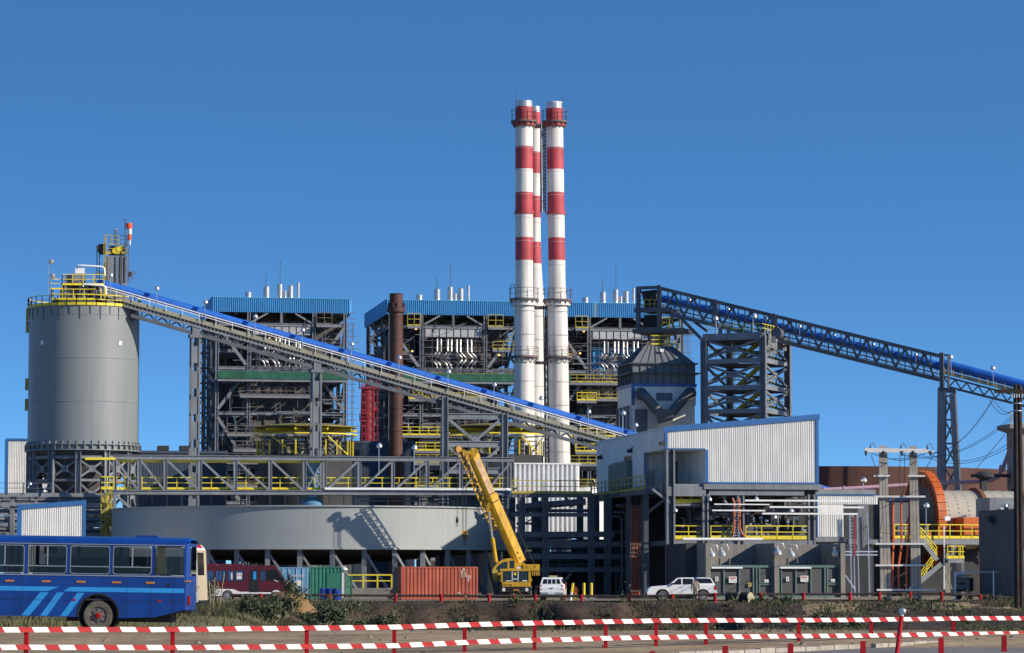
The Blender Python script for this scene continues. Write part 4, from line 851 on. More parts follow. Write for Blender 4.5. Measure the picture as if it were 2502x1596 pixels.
# ================================================================== silo
SX, SY, SR = GX(199, 315), 315., 5.64; ys = SY-SR
z1, z0 = PZ(745, ys), PZ(1085, ys)
t = thing('silo', 'tall grey round silo on a braced steel skirt with yellow railings on top', 'silo', (SX, SY, 0)); c = V((SX, SY, 0))
pr = [(SR, z0)]
for k in range(1, 4): z = z0+(z1-z0)*k/3.2; pr += [(SR, z-.08), (SR+.025, z-.05), (SR+.025, z-.02), (SR, z)]
pr.append((SR, z1)); b = MB(); b.lathe(c, pr, 96); b.lathe(c, [(SR, z1), (2, z1+1.1), (0, z1+1.2)], 48); b.build('shell', SILO, t)
b = MB(); b.lathe(c, [(SR+.3, z0-.02), (SR+.3, z0+.08), (SR, z0+.08)], 64); b.lathe(c, [(SR+.3, z0-.6), (SR+.3, z0-.5), (SR, z0-.5)], 64); b.lathe(c, [(SR+.05, z0-.5), (SR+.05, z0)], 64)
for k in range(48):
    a = 2*math.pi*(k+.3)/48; d = V((math.cos(a), math.sin(a), 0)); b.bar(c+d*(SR+.16)+V((0, 0, z0-.5)), c+d*(SR+.16)+V((0, 0, z0)), .1, .3, d)
    b.hexa([c+d*(SR+.02)+V((0, 0, z0+.08))+V((-d.y, d.x, 0))*s*.03 for s in (-1, 1)]+[c+d*(SR+.25)+V((0, 0, z0+.08))+V((-d.y, d.x, 0))*s*.03 for s in (1, -1)], [c+d*(SR+.02)+V((0, 0, z0+.4))+V((-d.y, d.x, 0))*s*.03 for s in (-1, 1)]+[c+d*(SR+.06)+V((0, 0, z0+.4))+V((-d.y, d.x, 0))*s*.03 for s in (1, -1)])
b.build('ring_girder', SILO, t)
b = MB(); b.lathe(c, [(SR-.3, z0-.6), (.8, 6.), (.8, 4.), (0, 4.)], 32); b.build('hopper', MCASE, t)
cols = [c+V((SR*.97*math.sin(rad(3.4+30*k)), -SR*.97*math.cos(rad(3.4+30*k)), 0)) for k in range(12)]
for k in range(12):
    p, q = cols[k], cols[(k+1) % 12]; b = MB(); d = (p-c).normalized(); b.ibar(p, p+V((0, 0, z0-.6)), .5, .5, V((-d.y, d.x, 0)), .09); b.build('column', STEEL, t)
    b = MB(); zz = [z0-1.3, PZ(1177, SY), PZ(1245, SY), .3]
    for za, zb_ in zip(zz[:-1], zz[1:]):
        b.bar(p+V((0, 0, za-.2)), q+V((0, 0, zb_+.2)), .2, .16, d); b.bar(q+V((0, 0, za-.2)), p+V((0, 0, zb_+.2)), .2, .16, d); b.bar(p+V((0, 0, zb_)), q+V((0, 0, zb_)), .22, .25, V((0, 0, 1)))
        m = (p+q)/2+V((0, 0, (za+zb_)/2)); b.bar(m-d*.1, m+d*.1, .7, .7)
    b.bar(p+V((0, 0, zz[0])), q+V((0, 0, zz[0])), .25, .3); b.build('cross_brace', STEEL, t)
b = MB(); ring = [c+V((SR*1.02*math.cos(2*math.pi*k/36), SR*1.02*math.sin(2*math.pi*k/36), z1)) for k in range(37)]
b.rail(ring, 1.05, 1.2, .035, .28); b.build('handrail', YEL, t)
b = MB()
for k in range(14): a = rad(200+k*10.5); d = V((math.cos(a), math.sin(a), 0)); b.bar(c+d*(SR+.05)+V((0, 0, z1-.05)), c+d*(SR+.02)+V((0, 0, z1-.9-.5*(k % 2))), .06, .06)
b.build('rail_bracket', DSTEEL, t)
b = MB(); n1 = cols
for px in (111, 299): 
    q = P(px, 838, SY-4); d = (V((q.x, q.y, 0))-c); d.z = 0; d.normalize(); q = c+d*(SR+.03)+V((0, 0, q.z)); e = V((-d.y, d.x, 0)); b.box(q-e*.2-V((0, 0, .2)), e*.4, d*.02, V((0, 0, .4)))
b.build('white_plate', WPAINT, t)
f = Fr(199, 310, PH); zf = z1
def hgt(y, bb=0): return f.C(199, y, bb)
b = MB()
for x in (128, 160, 196, 232): 
    for bb in (.6, 5): b.bar(f.at(x, 745, bb), f.at(x, 675 if x > 150 else 705, bb), .2, .2, f.d)
pbox(b, f, 126, 733, 232, 737, .4, 5.2); pbox(b, f, 152, 696, 254, 699, .6, 5.2); pbox(b, f, 150, 737, 188, 728+9, .6, 5); b.build('platform_frame', STEEL, t)
b = MB(); R.seed(9)
pbox(b, f, 176, 668, 210, 697, 1.2, 4); pbox(b, f, 160, 672, 182, 694, 2, 3.5); pbox(b, f, 150, 702, 194, 726, 1.5, 4.5); pbox(b, f, 200, 698, 216, 735, 1, 3); pbox(b, f, 216, 702, 244, 735, 2, 4.6); b.lathe(f.at(168, 733, 2), [(0, 1.6), (.9, 1.2), (.9, 0)], 14)
b.build('feed_equipment', STEEL, t)
b = MB(); pbox(b, f, 184, 655, 207, 669, 2, 2.6); b.pipe([f.at(188, 658, 1), f.at(191, 649, 1), f.at(200, 649, 1), f.at(250, 652, 1), f.at(255, 656, 1), f.at(256, 674, 1)], .1, 8); b.pipe([f.at(202, 700, .3), f.at(206, 694, .3), f.at(252, 698, .3), f.at(258, 703, .3), f.at(260, 720, .3)], .1, 8); b.build('vent_pipe', WPAINT, t)
b = MB()
b.rail([f.at(126, 733, 5), f.at(126, 733, .3), f.at(232, 733, .3), f.at(232, 733, 5)], 1.1, 1.2, .035, .2); b.rail([f.at(152, 697, 5), f.at(152, 697, .4), f.at(254, 697, .4)], 1.1, 1.1, .035, .2); b.rail([f.at(122, 706, 3), f.at(122, 706, .5), f.at(152, 706, .5)], 1., 1, .035, .1)
b.bar(f.at(247, 705, .2), f.at(247, 733, .2), .12); b.bar(f.at(256, 705, .2), f.at(256, 733, .2), .12); b.build('platform_rail', YEL, t)
b = MB()
for x, y0, y1 in ((119, 645, 720), (123, 680, 735)): b.bar(f.at(x, y1, .4), f.at(x, y0, .4), .07); b.lathe(f.at(x+6, y0-5, .4), [(0, -.3), (.25, -.1), (.3, .15), (.1, .3), (0, .3)], 12); b.bar(f.at(x, y0, .4), f.at(x+5, y0-3, .4), .06)
b.build('lamp', GALV, t)
b = MB()
for y in (770, 800, 940, 990): q = c+V((-SR-.1, -.8, PZ(y, SY))); b.box(q-V((.15, 0, .6)), (.3, 0, 0), (0, .6, 0), (0, 0, 1.2))
b.build('ladder_cage', YDIM, t)
# ---- bucket elevator tower behind the silo
f = Fr(280, 326, PH); t = thing('elevator_tower', 'grey bucket elevator tower with a yellow railed head behind the silo', 'tower', f.o)
b = MB(); pbox(b, f, 262, 625, 306, 1110, 0, 2.4); pbox(b, f, 254, 640, 262, 1110, 1, 2.4)
b.build('casing', STEEL, t); b = MB()
for x in (262, 283, 294.5, 305): pbox(b, f, x-.8, 627, x+.8, 690, -.1, 0)
b.build('stiffener', DSTEEL, t)
b = MB(); pbox(b, f, 268, 601, 307, 621, .5, 2.2); pbox(b, f, 245, 596, 256, 620, .4, 1.6); b.tube(f.at(247, 608, .2), f.at(247, 608, 1.8), .5, 16); b.build('drive_head', DARK, t)
b = MB(); p, q = f.at(281, 613, .0), f.at(297, 606, .0); e = (q-p).normalized()
b.tube(p-f.d*.15, p+f.d*.15, .30, 16); b.tube(q-f.d*.15, q+f.d*.15, .24, 16); b.bar(p, q, .3, .52, f.u); b.build('belt_guard', YEL, t)
b = MB(); b.tube(f.at(282.5, 595, .8), f.at(282.5, 563, .8), .2, 12); b.lathe(f.at(282.5, 562, .8), [(.26, -.05), (.26, .05), (0, .06)], 12); b.build('vent_stack', SILV, t)
b = MB(); b.rail([f.at(256, 621, 2.5), f.at(256, 621, 0), f.at(310, 621, 0), f.at(310, 621, 2.5)], 1.1, 1, .035, .3); b.rail([f.at(273, 598, 0), f.at(310, 598, 0), f.at(310, 598, 2.4)], .95, 1, .035, .05); b.rail([f.at(254, 600, .2), f.at(272, 600, .2)], 1.1, .8, .035, 0)
b.bar(f.at(310, 621, 0), f.at(310, 577, 0), .09); b.bar(f.at(258, 690, -.1), f.at(258, 578, -.1), .12); b.bar(f.at(254, 690, -.1), f.at(254, 590, -.1), .07); b.build('handrail', YDIM, t)
b = MB()
for x in (237, 243): b.bar(f.at(x, 700, .5), f.at(x, 600 if x < 240 else 595, .5), .09)
for y in (665, 669, 680): b.bar(f.at(232, y, .2), f.at(332, y-.5, .2), .09, .07)
for x in (318, 326): b.bar(f.at(x, 664, .6), f.at(x-6, 690, .6), .06)
pbox(b, f, 314, 664, 322, 674, .3, 1.2); b.bar(f.at(313.5, 690, .4), f.at(313.5, 600, .4), .08); b.build('scaffold', RUSTED, t)
b = MB(); p = f.at(305.5, 690, -.3); t = thing('windsock', 'orange and white windsock hanging limp from a thin pole', 'windsock', p)
b.bar(p, f.at(305.5, 535, -.3), .09); b.bar(f.at(305.5, 535, -.3), f.at(313, 537, -.3), .05); b.build('pole', DSTEEL, t); b = MB()
for i, (y0, y1, r0, r1, x0, x1) in enumerate(((546, 559, .36, .31, 315, 316), (559, 573, .22, .20, 317, 317), (573, 587, .2, .17, 316.5, 316.5), (587, 599, .1, .09, 317, 317.5))):
    b.mi = i % 2; b.tube(f.at(x0, y0, -.3), f.at(x1, y1, -.3), r0, 12, r1, False)
b.build('sock', [WSOCK, WPAINT], t)
# ================================================================== long inclined conveyor with the blue cover
f = Fr(225, 311, PH); cy = lambda x: 676+(x-225)*.2855      # top of the blue cover in the picture
t = thing('inclined_conveyor', 'long inclined conveyor with a bright blue cover running down from the silo top', 'conveyor', f.at(900, cy(900)))
def cp(x, dy, b=0): return f.at(x, cy(x)+dy, b)
def hood(x0, x1, b_, r=.62, m=BLUEC):
    n = 10; dirv = (cp(x1, 0)-cp(x0, 0)).normalized(); side = f.d; up = side.cross(dirv); up = up if up.z > 0 else -up
    A, B = cp(x0, 10, .9), cp(x1, 10, .9); k = [(math.cos(math.pi*i/n)*.7, math.sin(math.pi*i/n)*.42) for i in range(n+1)]; k = [(.7, -.25)]+k+[(-.7, -.25)]
    b_.add([A-side*p+up*q for p, q in k]+[B-side*p+up*q for p, q in k], [(i, i+1, len(k)+i+1, len(k)+i) for i in range(len(k)-1)], True)
x = 232
b = MB()
while x < 2090:
    x1 = min(x+62, 2092)
    if not 655 < x+31 < 686: hood(x, x1-.6, b)
    x = x1
b.build('belt_cover', BLUEC, t)
b = MB()
for bb in (-.1, 1.9): b.bar(cp(225, 35, bb), cp(2092, 35, bb), .22, .40, f.u)
b.build('stringer', BEIGE, t)
b = MB(); b.bar(cp(225, 49.5, -.1), cp(2092, 49.5, -.1), .22, .2, f.u); b.bar(cp(225, 49.5, 1.9), cp(2092, 49.5, 1.9), .22, .2, f.u); b.bar(cp(225, 43, .9), cp(2092, 43, .9), 1.9, .08, f.u)
for k in range(int((2090-230)/9.2)):
    x = 230+k*9.2; b.bar(cp(x, 41, -.12), cp(x, 51, -.12), .07, .1)
b.build('walkway', STEEL, t)
b = MB(); b.bar(cp(320, 68, .1), cp(2080, 66, .1), .3, .34, f.u); b.bar(cp(320, 68, 1.7), cp(2080, 66, 1.7), .3, .34, f.u)
b.build('bottom_chord', DSTEEL, t); b = MB(); k = 0; x = 330
while x < 2070:
    for bb in (.1, 1.7): b.bar(cp(x, 51, bb), cp(x+17, 66, bb), .16); b.bar(cp(x+34, 51, bb), cp(x+17, 66, bb), .16); b.bar(cp(x+17, 51, bb), cp(x+17, 66, bb), .1)
    x += 34
b.build('web_bracing', DSTEEL, t)
b = MB(); b.bar(cp(240, 14.5, -.35), cp(2092, 14.5, -.35), .09); b.bar(cp(240, 20, -.35), cp(2092, 20, -.35), .06)
for k in range(46): x = 244+k*40.5; b.bar(cp(x, 32, -.35), cp(x, 14, -.35), .06)
b.build('handrail', WPAINT, t)
b = MB(); b.bar(cp(656, 30, .2), cp(686, 30, .2), .1); b.bar(cp(656, 20, .2), cp(686, 20, .2), .08); b.bar(cp(660, 34, .3), cp(662, 18, .3), .1); b.bar(cp(680, 34, .3), cp(682, 18, .3), .1); b.build('inspection_rail', YDIM, t)
def dome(b, p, s=1.): b.lathe(p, [(0, .26*s), (.12*s, .24*s), (.26*s, .05*s), (.29*s, -.12*s), (.2*s, -.22*s), (0, -.22*s)], 12)
for x in (270, 383, 501, 623, 739, 859, 975, 1095, 1207, 1322, 1438, 1553):
    b = MB(); b.bar(cp(x, 30, -.4), cp(x, -12, -.4), .07); dome(b, cp(x+1, -17, -.4), .9); b.build('lamp', GALV, t)
def trestle(x, lab, wid=.75, twin=True):
    t = thing('conveyor_trestle', lab, 'trestle', f.w(f.A(x), 0, 0), 'trestles under the blue conveyor'); top = cy(x)+62
    for bb in (-.15, 2.2):
        b = MB(); a = f.A(x); zt_ = f.C(x, top+16, bb); e = wid/2
        for s in (-1, 1): b.box(f.w(a+s*e-.09, bb, -.2), f.r*.18, f.d*.55, f.u*(zt_+.2))
        z = zt_
        while z > 0: b.box(f.w(a-e+.09, bb+.08, max(0, z-2.6)), f.r*(wid-.18), f.d*.38, f.u*(min(z, 2.6)-.0) if z < 2.6 else f.u*1.75); z -= 2.6
        b.build('leg', STEEL, t)
        b = MB(); b.box(f.w(a-e-.25, bb-.1, zt_), f.r*(wid+.5), f.d*.75, f.u*.3); b.box(f.w(a-e, bb, zt_+.3), f.r*wid, f.d*.5, f.u*.8); b.build('cap', STEEL, t)
    b = MB(); z = f.C(x, top+25)
    while z > 3: b.bar(f.w(a, .3, z), f.w(a, 2.2, z-2.5), .16); b.bar(f.w(a, 2.2, z), f.w(a, .3, z-2.5), .16); z -= 5
    b.build('cross_brace', DSTEEL, t)
trestle(474, 'tall steel trestle under the blue conveyor nearest the silo'); trestle(773, 'tall steel trestle under the conveyor before the first boiler house'); 
t = thing('braced_tower', 'braced steel tower carrying the conveyor between the rust brown chimney and the white stacks', 'tower', f.w(f.A(1160), 0, 0))
for x, yt in ((1087, 968), (1233, 1010)):
    for bb in (-.15, 3.6):
        b = MB(); b.ibar(f.w(f.A(x), bb, -.2), f.at(x, yt, bb), .6, .55, f.r, .1); b.build('leg', STEEL, t)
for bb in (-.15, 3.6):
    b = MB()
    for y in (1017, 1085, 1150): b.ibar(f.at(1092, y, bb), f.at(1228, y+1, bb), .35, .55, f.u, .1)
    b.build('beam', STEEL, t); b = MB()
    for y0, y1 in ((1022, 1078), (1090, 1145)): b.bar(f.at(1093, y0, bb), f.at(1160, y1, bb), .28); b.bar(f.at(1227, y0, bb), f.at(1160, y1, bb), .28)
    b.prism([f.at(1145, 1078, bb-.05), f.at(1158, 1066, bb-.05), f.at(1162, 1066, bb-.05), f.at(1175, 1078, bb-.05)], f.d*.1); b.prism([f.at(1125, 1021, bb-.05), f.at(1160, 1029, bb-.05), f.at(1195, 1021, bb-.05)], f.d*.1)
    b.build('brace', STEEL, t)
# ================================================================== boiler houses
def boiler(idx, cx_, lab, xl, xr, flags):
    f = Fr(684, 398, PH); off = (0, 22.62, 45.0)[idx]; S = 7500/398
    f.o = f.o+f.r*off; W = lambda a, b_, c: f.w(a, b_, c); R.seed(40+idx)
    Cc = lambda y: 1.85+(1408-y)/S
    t = thing('boiler_house', lab, 'boiler house', f.o, 'boiler houses')
    aL, aR = xl, xr; c0, c1 = Cc(764), Cc(727.6); D = 23
    b = MB(); n = int((aR-aL)/.27); b.sheet(W(aL, 0, c0), W(aR, 0, c0), W(aL, 0, c1), W(aR, 0, c1), n, f.d*-.14, .45)
    b.sheet(W(aL, D, c0), W(aL, 0, c0), W(aL, D, c1), W(aL, 0, c1), 90, f.r*-.09, .5); b.sheet(W(aR, D, c0), W(aR, 0, c0), W(aR, D, c1), W(aR, 0, c1), 90, f.r*.09, .5)
    b.bar(W(aL-.03, -.05, c1), W(aR+.03, -.05, c1), .2, .12); b.bar(W(aL-.02, 0, c1), W(aL-.02, D, c1), .2, .12)
    rf = b.build('roof_fascia', BLUER, t)
    b = MB(); b.box(W(aL+.1, .1, c1-.5), f.r*(aR-aL-.2), f.d*(D-.2), f.u*.12); b.box(W(aL+.15, .15, c0+.05), f.r*(aR-aL-.3), f.d*(D-.3), f.u*.1)
    a = aL+1
    while a < aR: b.bar(W(a, .3, c0-.15), W(a, D, c0-.15), .2, .3); a += 2.1
    b.build('roof_deck', DSTEEL, t)
    if flags.get('seam'): b = MB(); b.box(W(flags['seam'], -.14, c0), f.r*.5, f.d*.03, f.u*(c1-c0)); b.build('pale_roof_panel', mat('pale_roof_panel', (.17, .30, .46), .5), rf)
    for a, h, r in ((-4.08, .5, .43), (-1.7, 1.25, .42), (.04, 1.6, .38), (.72, .7, .24), (1.45, 1.4, .39), (2.48, 1.8, .19)):
        b = MB(); b.lathe(W(a, 3, c1-.5), [(r*1.2, 0), (r*1.2, .75), (r*1.05, .8), (r, .9), (r, h+.95), (r*.9, h+1.0), (0, h+.95)], 16); b.build('roof_vent', ALU, t)
    for a, h in ((-1.75, 3.4), (.1, 5.3)): b = MB(); b.tube(W(a, 3, c1), W(a, 3, c1+h), .045, 5); b.build('lightning_mast', DSTEEL, t)
    for bb in (0, 7.5, 15, 22.5):
        for a in (-8.33, -4.24, 4.24, 8.33):
            b = MB(); b.ibar(W(a, bb, -.2), W(a, bb, c0), .36, .36, f.r, .09); b.build('column', STEEL, t)
    lv = [Cc(794), Cc(901), Cc(928), Cc(1012), Cc(1063), Cc(1143), Cc(1230)]
    for i, c in enumerate(lv):
        b = MB()
        for bb in (0, 7.5, 15): b.ibar(W(-8.3, bb, c), W(8.35, bb, c), .22, .34, f.u, .07)
        for a in (-8.33, -4.24, 4.24, 8.33): b.bar(W(a, 0, c), W(a, 22, c), .25, .4)
        b.build('beam', STEEL, t)
    b = MB()
    for s in (-1, 1):
        for (xa, ya), (xb, yb) in (((8.2, 800), (4.6, 893)), ((5.4, 934), (8.2, 1002)), ((8.2, 1022), (5.3, 1108)), ((8.2, 1146), (5.2, 1225))):
            b.bar(W(s*xa, -.05, Cc(ya)), W(s*xb, -.05, Cc(yb)), .38, .3, f.d); b.bar(W(s*xa, 7.6, Cc(ya)), W(s*xb, 7.6, Cc(yb)), .3, .3, f.d); b.bar(W(s*8.33, 7.5, Cc(yb)), W(s*8.33, 0.2, Cc(ya)), .28)
    b.bar(W(-4.1, 0, c0-1.4), W(-1.8, 0, c0-.1), .22); b.bar(W(4.1, 0, c0-1.4), W(1.8, 0, c0-.1), .22)
    b.bar(W(0, 0, c0), W(0, 0, c0-1.5), .3); b.each('diagonal_brace', STEEL, t)
    # boiler casing: furnace body between the inner columns, rear pass, side bunkers
    b = MB(); b.box(W(-4.0, 2.2, 13.), f.r*8.0, f.d*7, f.u*(c0-14)); b.box(W(-7.6, 10, 8), f.r*15.2, f.d*11, f.u*(c0-11)); b.box(W(-3.5, 2.5, 2), f.r*7, f.d*7, f.u*11)
    b.box(W(-7.9, 5, Cc(870)), f.r*3.6, f.d*6, f.u*(c0-Cc(870)-1)); b.box(W(4.4, 5, Cc(880)), f.r*3.4, f.d*6, f.u*(c0-Cc(880)-1))
    b.build('furnace_casing', MCASE, t)
    if idx == 2: b = MB(); b.box(W(-3.4, 1.9, Cc(905)), f.r*6.8, f.d*.25, f.u*(Cc(835)-Cc(905))); b.sheet(W(-3.4, 1.85, Cc(905)), W(3.4, 1.85, Cc(905)), W(-3.4, 1.85, Cc(835)), W(3.4, 1.85, Cc(835)), 9, f.d*-.1); b.build('blue_lagging', BLUER, t)
    b = MB()
    for k in range(14): c = 13.5+k*1.5; b.bar(W(-4.05, 2.1, c), W(4.05, 2.1, c), .3, .22)
    for k in range(5): a = -3.8+1.9*k; b.bar(W(a, 2.05, 13.5), W(a, 2.05, c0-1.5), .22, .2)
    b.build('casing_stiffener', RUSTED, t)
    b = MB(); pw = .95
    for k in range(8): b.box(W(-3.75+k*pw+.07, -.0, Cc(818)), f.r*(pw-.16), f.d*.5, f.u*(Cc(798)-Cc(818)))
    b.build('header_box', mat('pale_header_panel', (.42, .43, .44), .6, var=.06) if 'pale_header_panel' not in MATS else MATS['pale_header_panel'], t)
    b = MB(); b.box(W(-4.2, .1, Cc(820)), f.r*8.4, f.d*1.5, f.u*(Cc(796)-Cc(820))); b.build('header_duct', DSTEEL, t)
    for a in (-2.1, -1.6, -.7, -.2, .5, 1.0, 1.9, 2.45):
        s = -1 if a < 0 else 1; z = [Cc(819), Cc(824), Cc(853), Cc(858), Cc(868), Cc(875), Cc(886), Cc(892), Cc(918)]
        b = MB(); pts = [(a-.12, .6), (a, .4), (a, .4), (a+.12*s, .35), (a+.72*s, .3), (a+.78*s, .3), (a+.15*s, .35), (a+.0*s, .4), (a, .4)]
        b.pipe([W(x, y, c) for (x, y), c in zip(pts, z)], .135, 8); b.build('riser_pipe', SILV, t)
    # platforms with railings
    def plat(a0, a1, c, bb, m, mesh=False, h=1.05, dep=1.4):
        b = MB(); b.box(W(a0, bb, c-.15), f.r*(a1-a0), f.d*dep, f.u*.15); b.bar(W(a0, bb, c-.25), W(a1, bb, c-.25), .12, .2); fl = b.build('platform', STEEL, t)
        b = MB(); b.rail([W(a0, bb, c), W(a1, bb, c)], h, 1.15, .045, .2); b.build('railing', m, fl)
        if mesh: b = MB(); b.box(W(a0, bb-.1, c), f.r*(mesh-a0), f.d*.03, f.u*h); b.build('shade_net', NET, fl)
    yel = YDIM if idx else RUSTED; c = Cc(929)
    plat(-8.4, 8.5, c, -1.6, yel if idx else STEEL, {0: 8.5, 1: 8.5, 2: -7}.get(idx), 1.0, 2)
    plat(-5.4, 4.2, Cc(968), -.8, yel)
    plat(-6.2, -4.4, Cc(793), -.9, yel, h=1.6) if idx else None
    plat(4.5, 6.5, Cc(793), -.9, yel, h=1.6)
    if idx: plat(-4, 4, Cc(785), 3, RUSTED)
    plat(-6, -3.4, Cc(973), -.9, YEL) if idx else None
    for y, a0, a1 in ((1062, -7, 1.5), (1100, -6.2, 1.2), (1130, -8, 8), (1188, -8, 8)): plat(a0, a1, Cc(y), -.7, YEL if idx and y < 1120 else yel)
    plat(-2, 1.5, Cc(865), .9, RUSTED); plat(5.2, 8, Cc(848), -.4, yel); plat(-8, -5.6, Cc(855), 2, yel)
    # clutter: pipes and small members
    b = MB()
    for k in range(46):
        a, c, bb = R.uniform(-7.5, 7.5), R.uniform(2, 26), R.uniform(-.6, 3)
        if R.random() < .5: b.bar(W(a, bb, c), W(min(8, a+R.uniform(1, 6)), bb, c), R.uniform(.06, .2))
        else: b.bar(W(a, bb, c), W(a, bb, min(27, c+R.uniform(1, 5))), R.uniform(.06, .22))
    b.build('pipework', [STEEL], t)
    b = MB()
    for k in range(520):
        a, c, bb = R.uniform(-8, 8), R.uniform(3, 34), R.choice((-.5, -.2, .4, 1.2, 1.9)); l = R.uniform(.8, 3.5)
        if abs(a) < 3 and 27.5 < c < 33 and bb < 1: continue
        b.mi = k % 2; q = R.random(); b.bar(W(a, bb, c), W(min(8.4, a+l), bb, c), R.uniform(.04, .09)) if q < .5 else b.bar(W(a, bb, c), W(a, bb, min(35, c+l)), R.uniform(.04, .09)) if q < .85 else b.bar(W(a, bb, c), W(min(8.4, a+l), bb, min(35, c+l*.7)), .06)
    b.build('tube_scaffold', [RUSTED, STEEL], t)
    b = MB()
    for k in range(40):
        a, c = R.uniform(-8, 7), R.uniform(4, 34); b.box(W(a, R.uniform(.5, 4), c), f.r*R.uniform(.3, 1.4), f.d*.8, f.u*R.uniform(.2, 1.2))
    b.build('small_equipment', MCASE, t)
    b = MB()
    for k in range(22):
        a, c, bb = R.uniform(-6, 6), R.uniform(2, 20), R.uniform(.6, 3); b.pipe([W(a, bb, c), W(a, bb, c+R.uniform(.8, 3)), W(a+R.uniform(-2, 2), bb, c+3.4)], R.uniform(.08, .25), 6)
    for k in range(6): b.tube(W(R.uniform(-5, 2), 1, 4+3.1*k), W(R.uniform(3, 6), 1, 4+3.1*k), R.uniform(.2, .4), 10)
    b.build('lagged_pipe', SILV, t)
    b = MB()
    for k in range(7): a, c = R.uniform(-6, 5), R.uniform(3, 22); b.box(W(a, .4, c), f.r*R.uniform(.8, 2.2), f.d*1.2, f.u*R.uniform(.8, 2.2))
    b.build('machinery_box', RUSTED, t)
    b = MB(); b.box(W(.8, -1, Cc(1182)), f.r*8.4, f.d*3, f.u*2.2); b.box(W(2, -1.2, Cc(1150)), f.r*3, f.d*2, f.u*1.3); b.box(W(4.5, -1.2, Cc(1130)), f.r*3.6, f.d*2, f.u*.9); b.build('red_fan_casing', RUSTT, t)
    # scaffolding tubes before the casing and the stair tower at the left
    b = MB(); a = -4.0
    while a < 5.: b.bar(W(a, -.4, Cc(930) if idx else Cc(960)), W(a, -.4, Cc(823)), .06); a += 1.15
    for c in [Cc(930)+.9*k for k in range(7)]: b.bar(W(-4, -.4, c), W(4.6, -.4, c), .06); 
    b.build('scaffold', RUSTED, t)
    b = MB()
    for a in (8.7, 9.4):
        for bb in (0, 1.3): b.bar(W(a, bb, Cc(1110)), W(a, bb, Cc(785)), .07)
    for k in range(24): c = Cc(1100)+k*.78; b.bar(W(8.2+R.uniform(0, .4), 0, c), W(9.8+R.uniform(-.2, .6), 0, c), .07)
    b.build('side_scaffold', RUSTED, t)
    b = MB()
    for a in (-10.9, -9.9, -9.0):
        for bb in (1, 4): b.bar(W(a, bb, -.2), W(a, bb, c0-1.5), .2)
    for k in range(17):
        c = 1.5+k*1.95
        if c > c0-2: break
        b.box(W(-11, .9, c), f.r*2.2, f.d*3.2, f.u*.12); b.bar(W(-10.9, .9, c+1.95 if k % 2 else c), W(-9, .9, c if k % 2 else c+1.95), .3, .12, f.d); b.bar(W(-11, .8, c+.55), W(-8.9, .8, c+.55), .06); b.bar(W(-11, .8, c+1.1), W(-8.9, .8, c+1.1), .06)
    b.build('stair_tower', DSTEEL, t)
    if idx:
        for a, c, bb in ((-5.5, Cc(855), 0), (-5, Cc(800), 0), (6, Cc(862), 0), (-6, Cc(1080), 0)):
            b = MB(); dome(b, W(a, bb-.4, c), .5); b.build('lit_lamp', LITL, t)
    return t
LITL = bpy.data.materials.new('lit_sodium_lamp'); LITL.use_nodes = True; q = LITL.node_tree.nodes['Principled BSDF']; q.inputs['Base Color'].default_value = (.8, .5, .2, 1); q.inputs['Emission Color'].default_value = (1, .5, .12, 1); q.inputs['Emission Strength'].default_value = 1.5
boiler(0, 684, 'boiler house with a separate blue roof and full green shade net, nearest the silo', -8.95, 9.05, {})
boiler(1, 1111, 'middle boiler house behind the rust brown chimney, under the long blue roof', -8.8, 10.4, {})
boiler(2, 1532, 'boiler house with blue lagging behind the conveyor head frame, under the long blue roof', -11.95, 8.4, {'seam': -3.6})
# red scaffold tower
f = Fr(899, 392, PH); t = thing('scaffold_tower', 'red painted vessel and ladder tower beside the middle boiler house', 'tower', f.o); b = MB()
b.tube(f.w(0, 0, 5), f.at(899, 945), .85, 14); b.tube(f.w(-.9, .5, 5), f.at(892, 955, .5), .5, 12); b.tube(f.at(888, 1002), f.at(920, 1000), .3, 10); b.build('vessel', REDST, t); b = MB()
for x in (884, 892, 912, 922): b.bar(f.w(f.A(x), -.8, 0), f.at(x, 940, -.8), .12)
for k in range(9): y = 945+k*19; b.bar(f.at(882, y, -.8), f.at(926, y, -.8), .1); b.bar(f.at(884, y, -.8), f.at(912, y+19, -.8), .08)
b.build('ladder_frame', REDST, t); b = MB(); b.rail([f.at(878, 950, 1), f.at(878, 950, -1), f.at(928, 950, -1)], 1., 1, .05, .2); b.rail([f.at(879, 1030, 1), f.at(879, 1030, -1), f.at(898, 1030, -1)], 1., 1, .05, .2); b.build('railing', REDST, t)
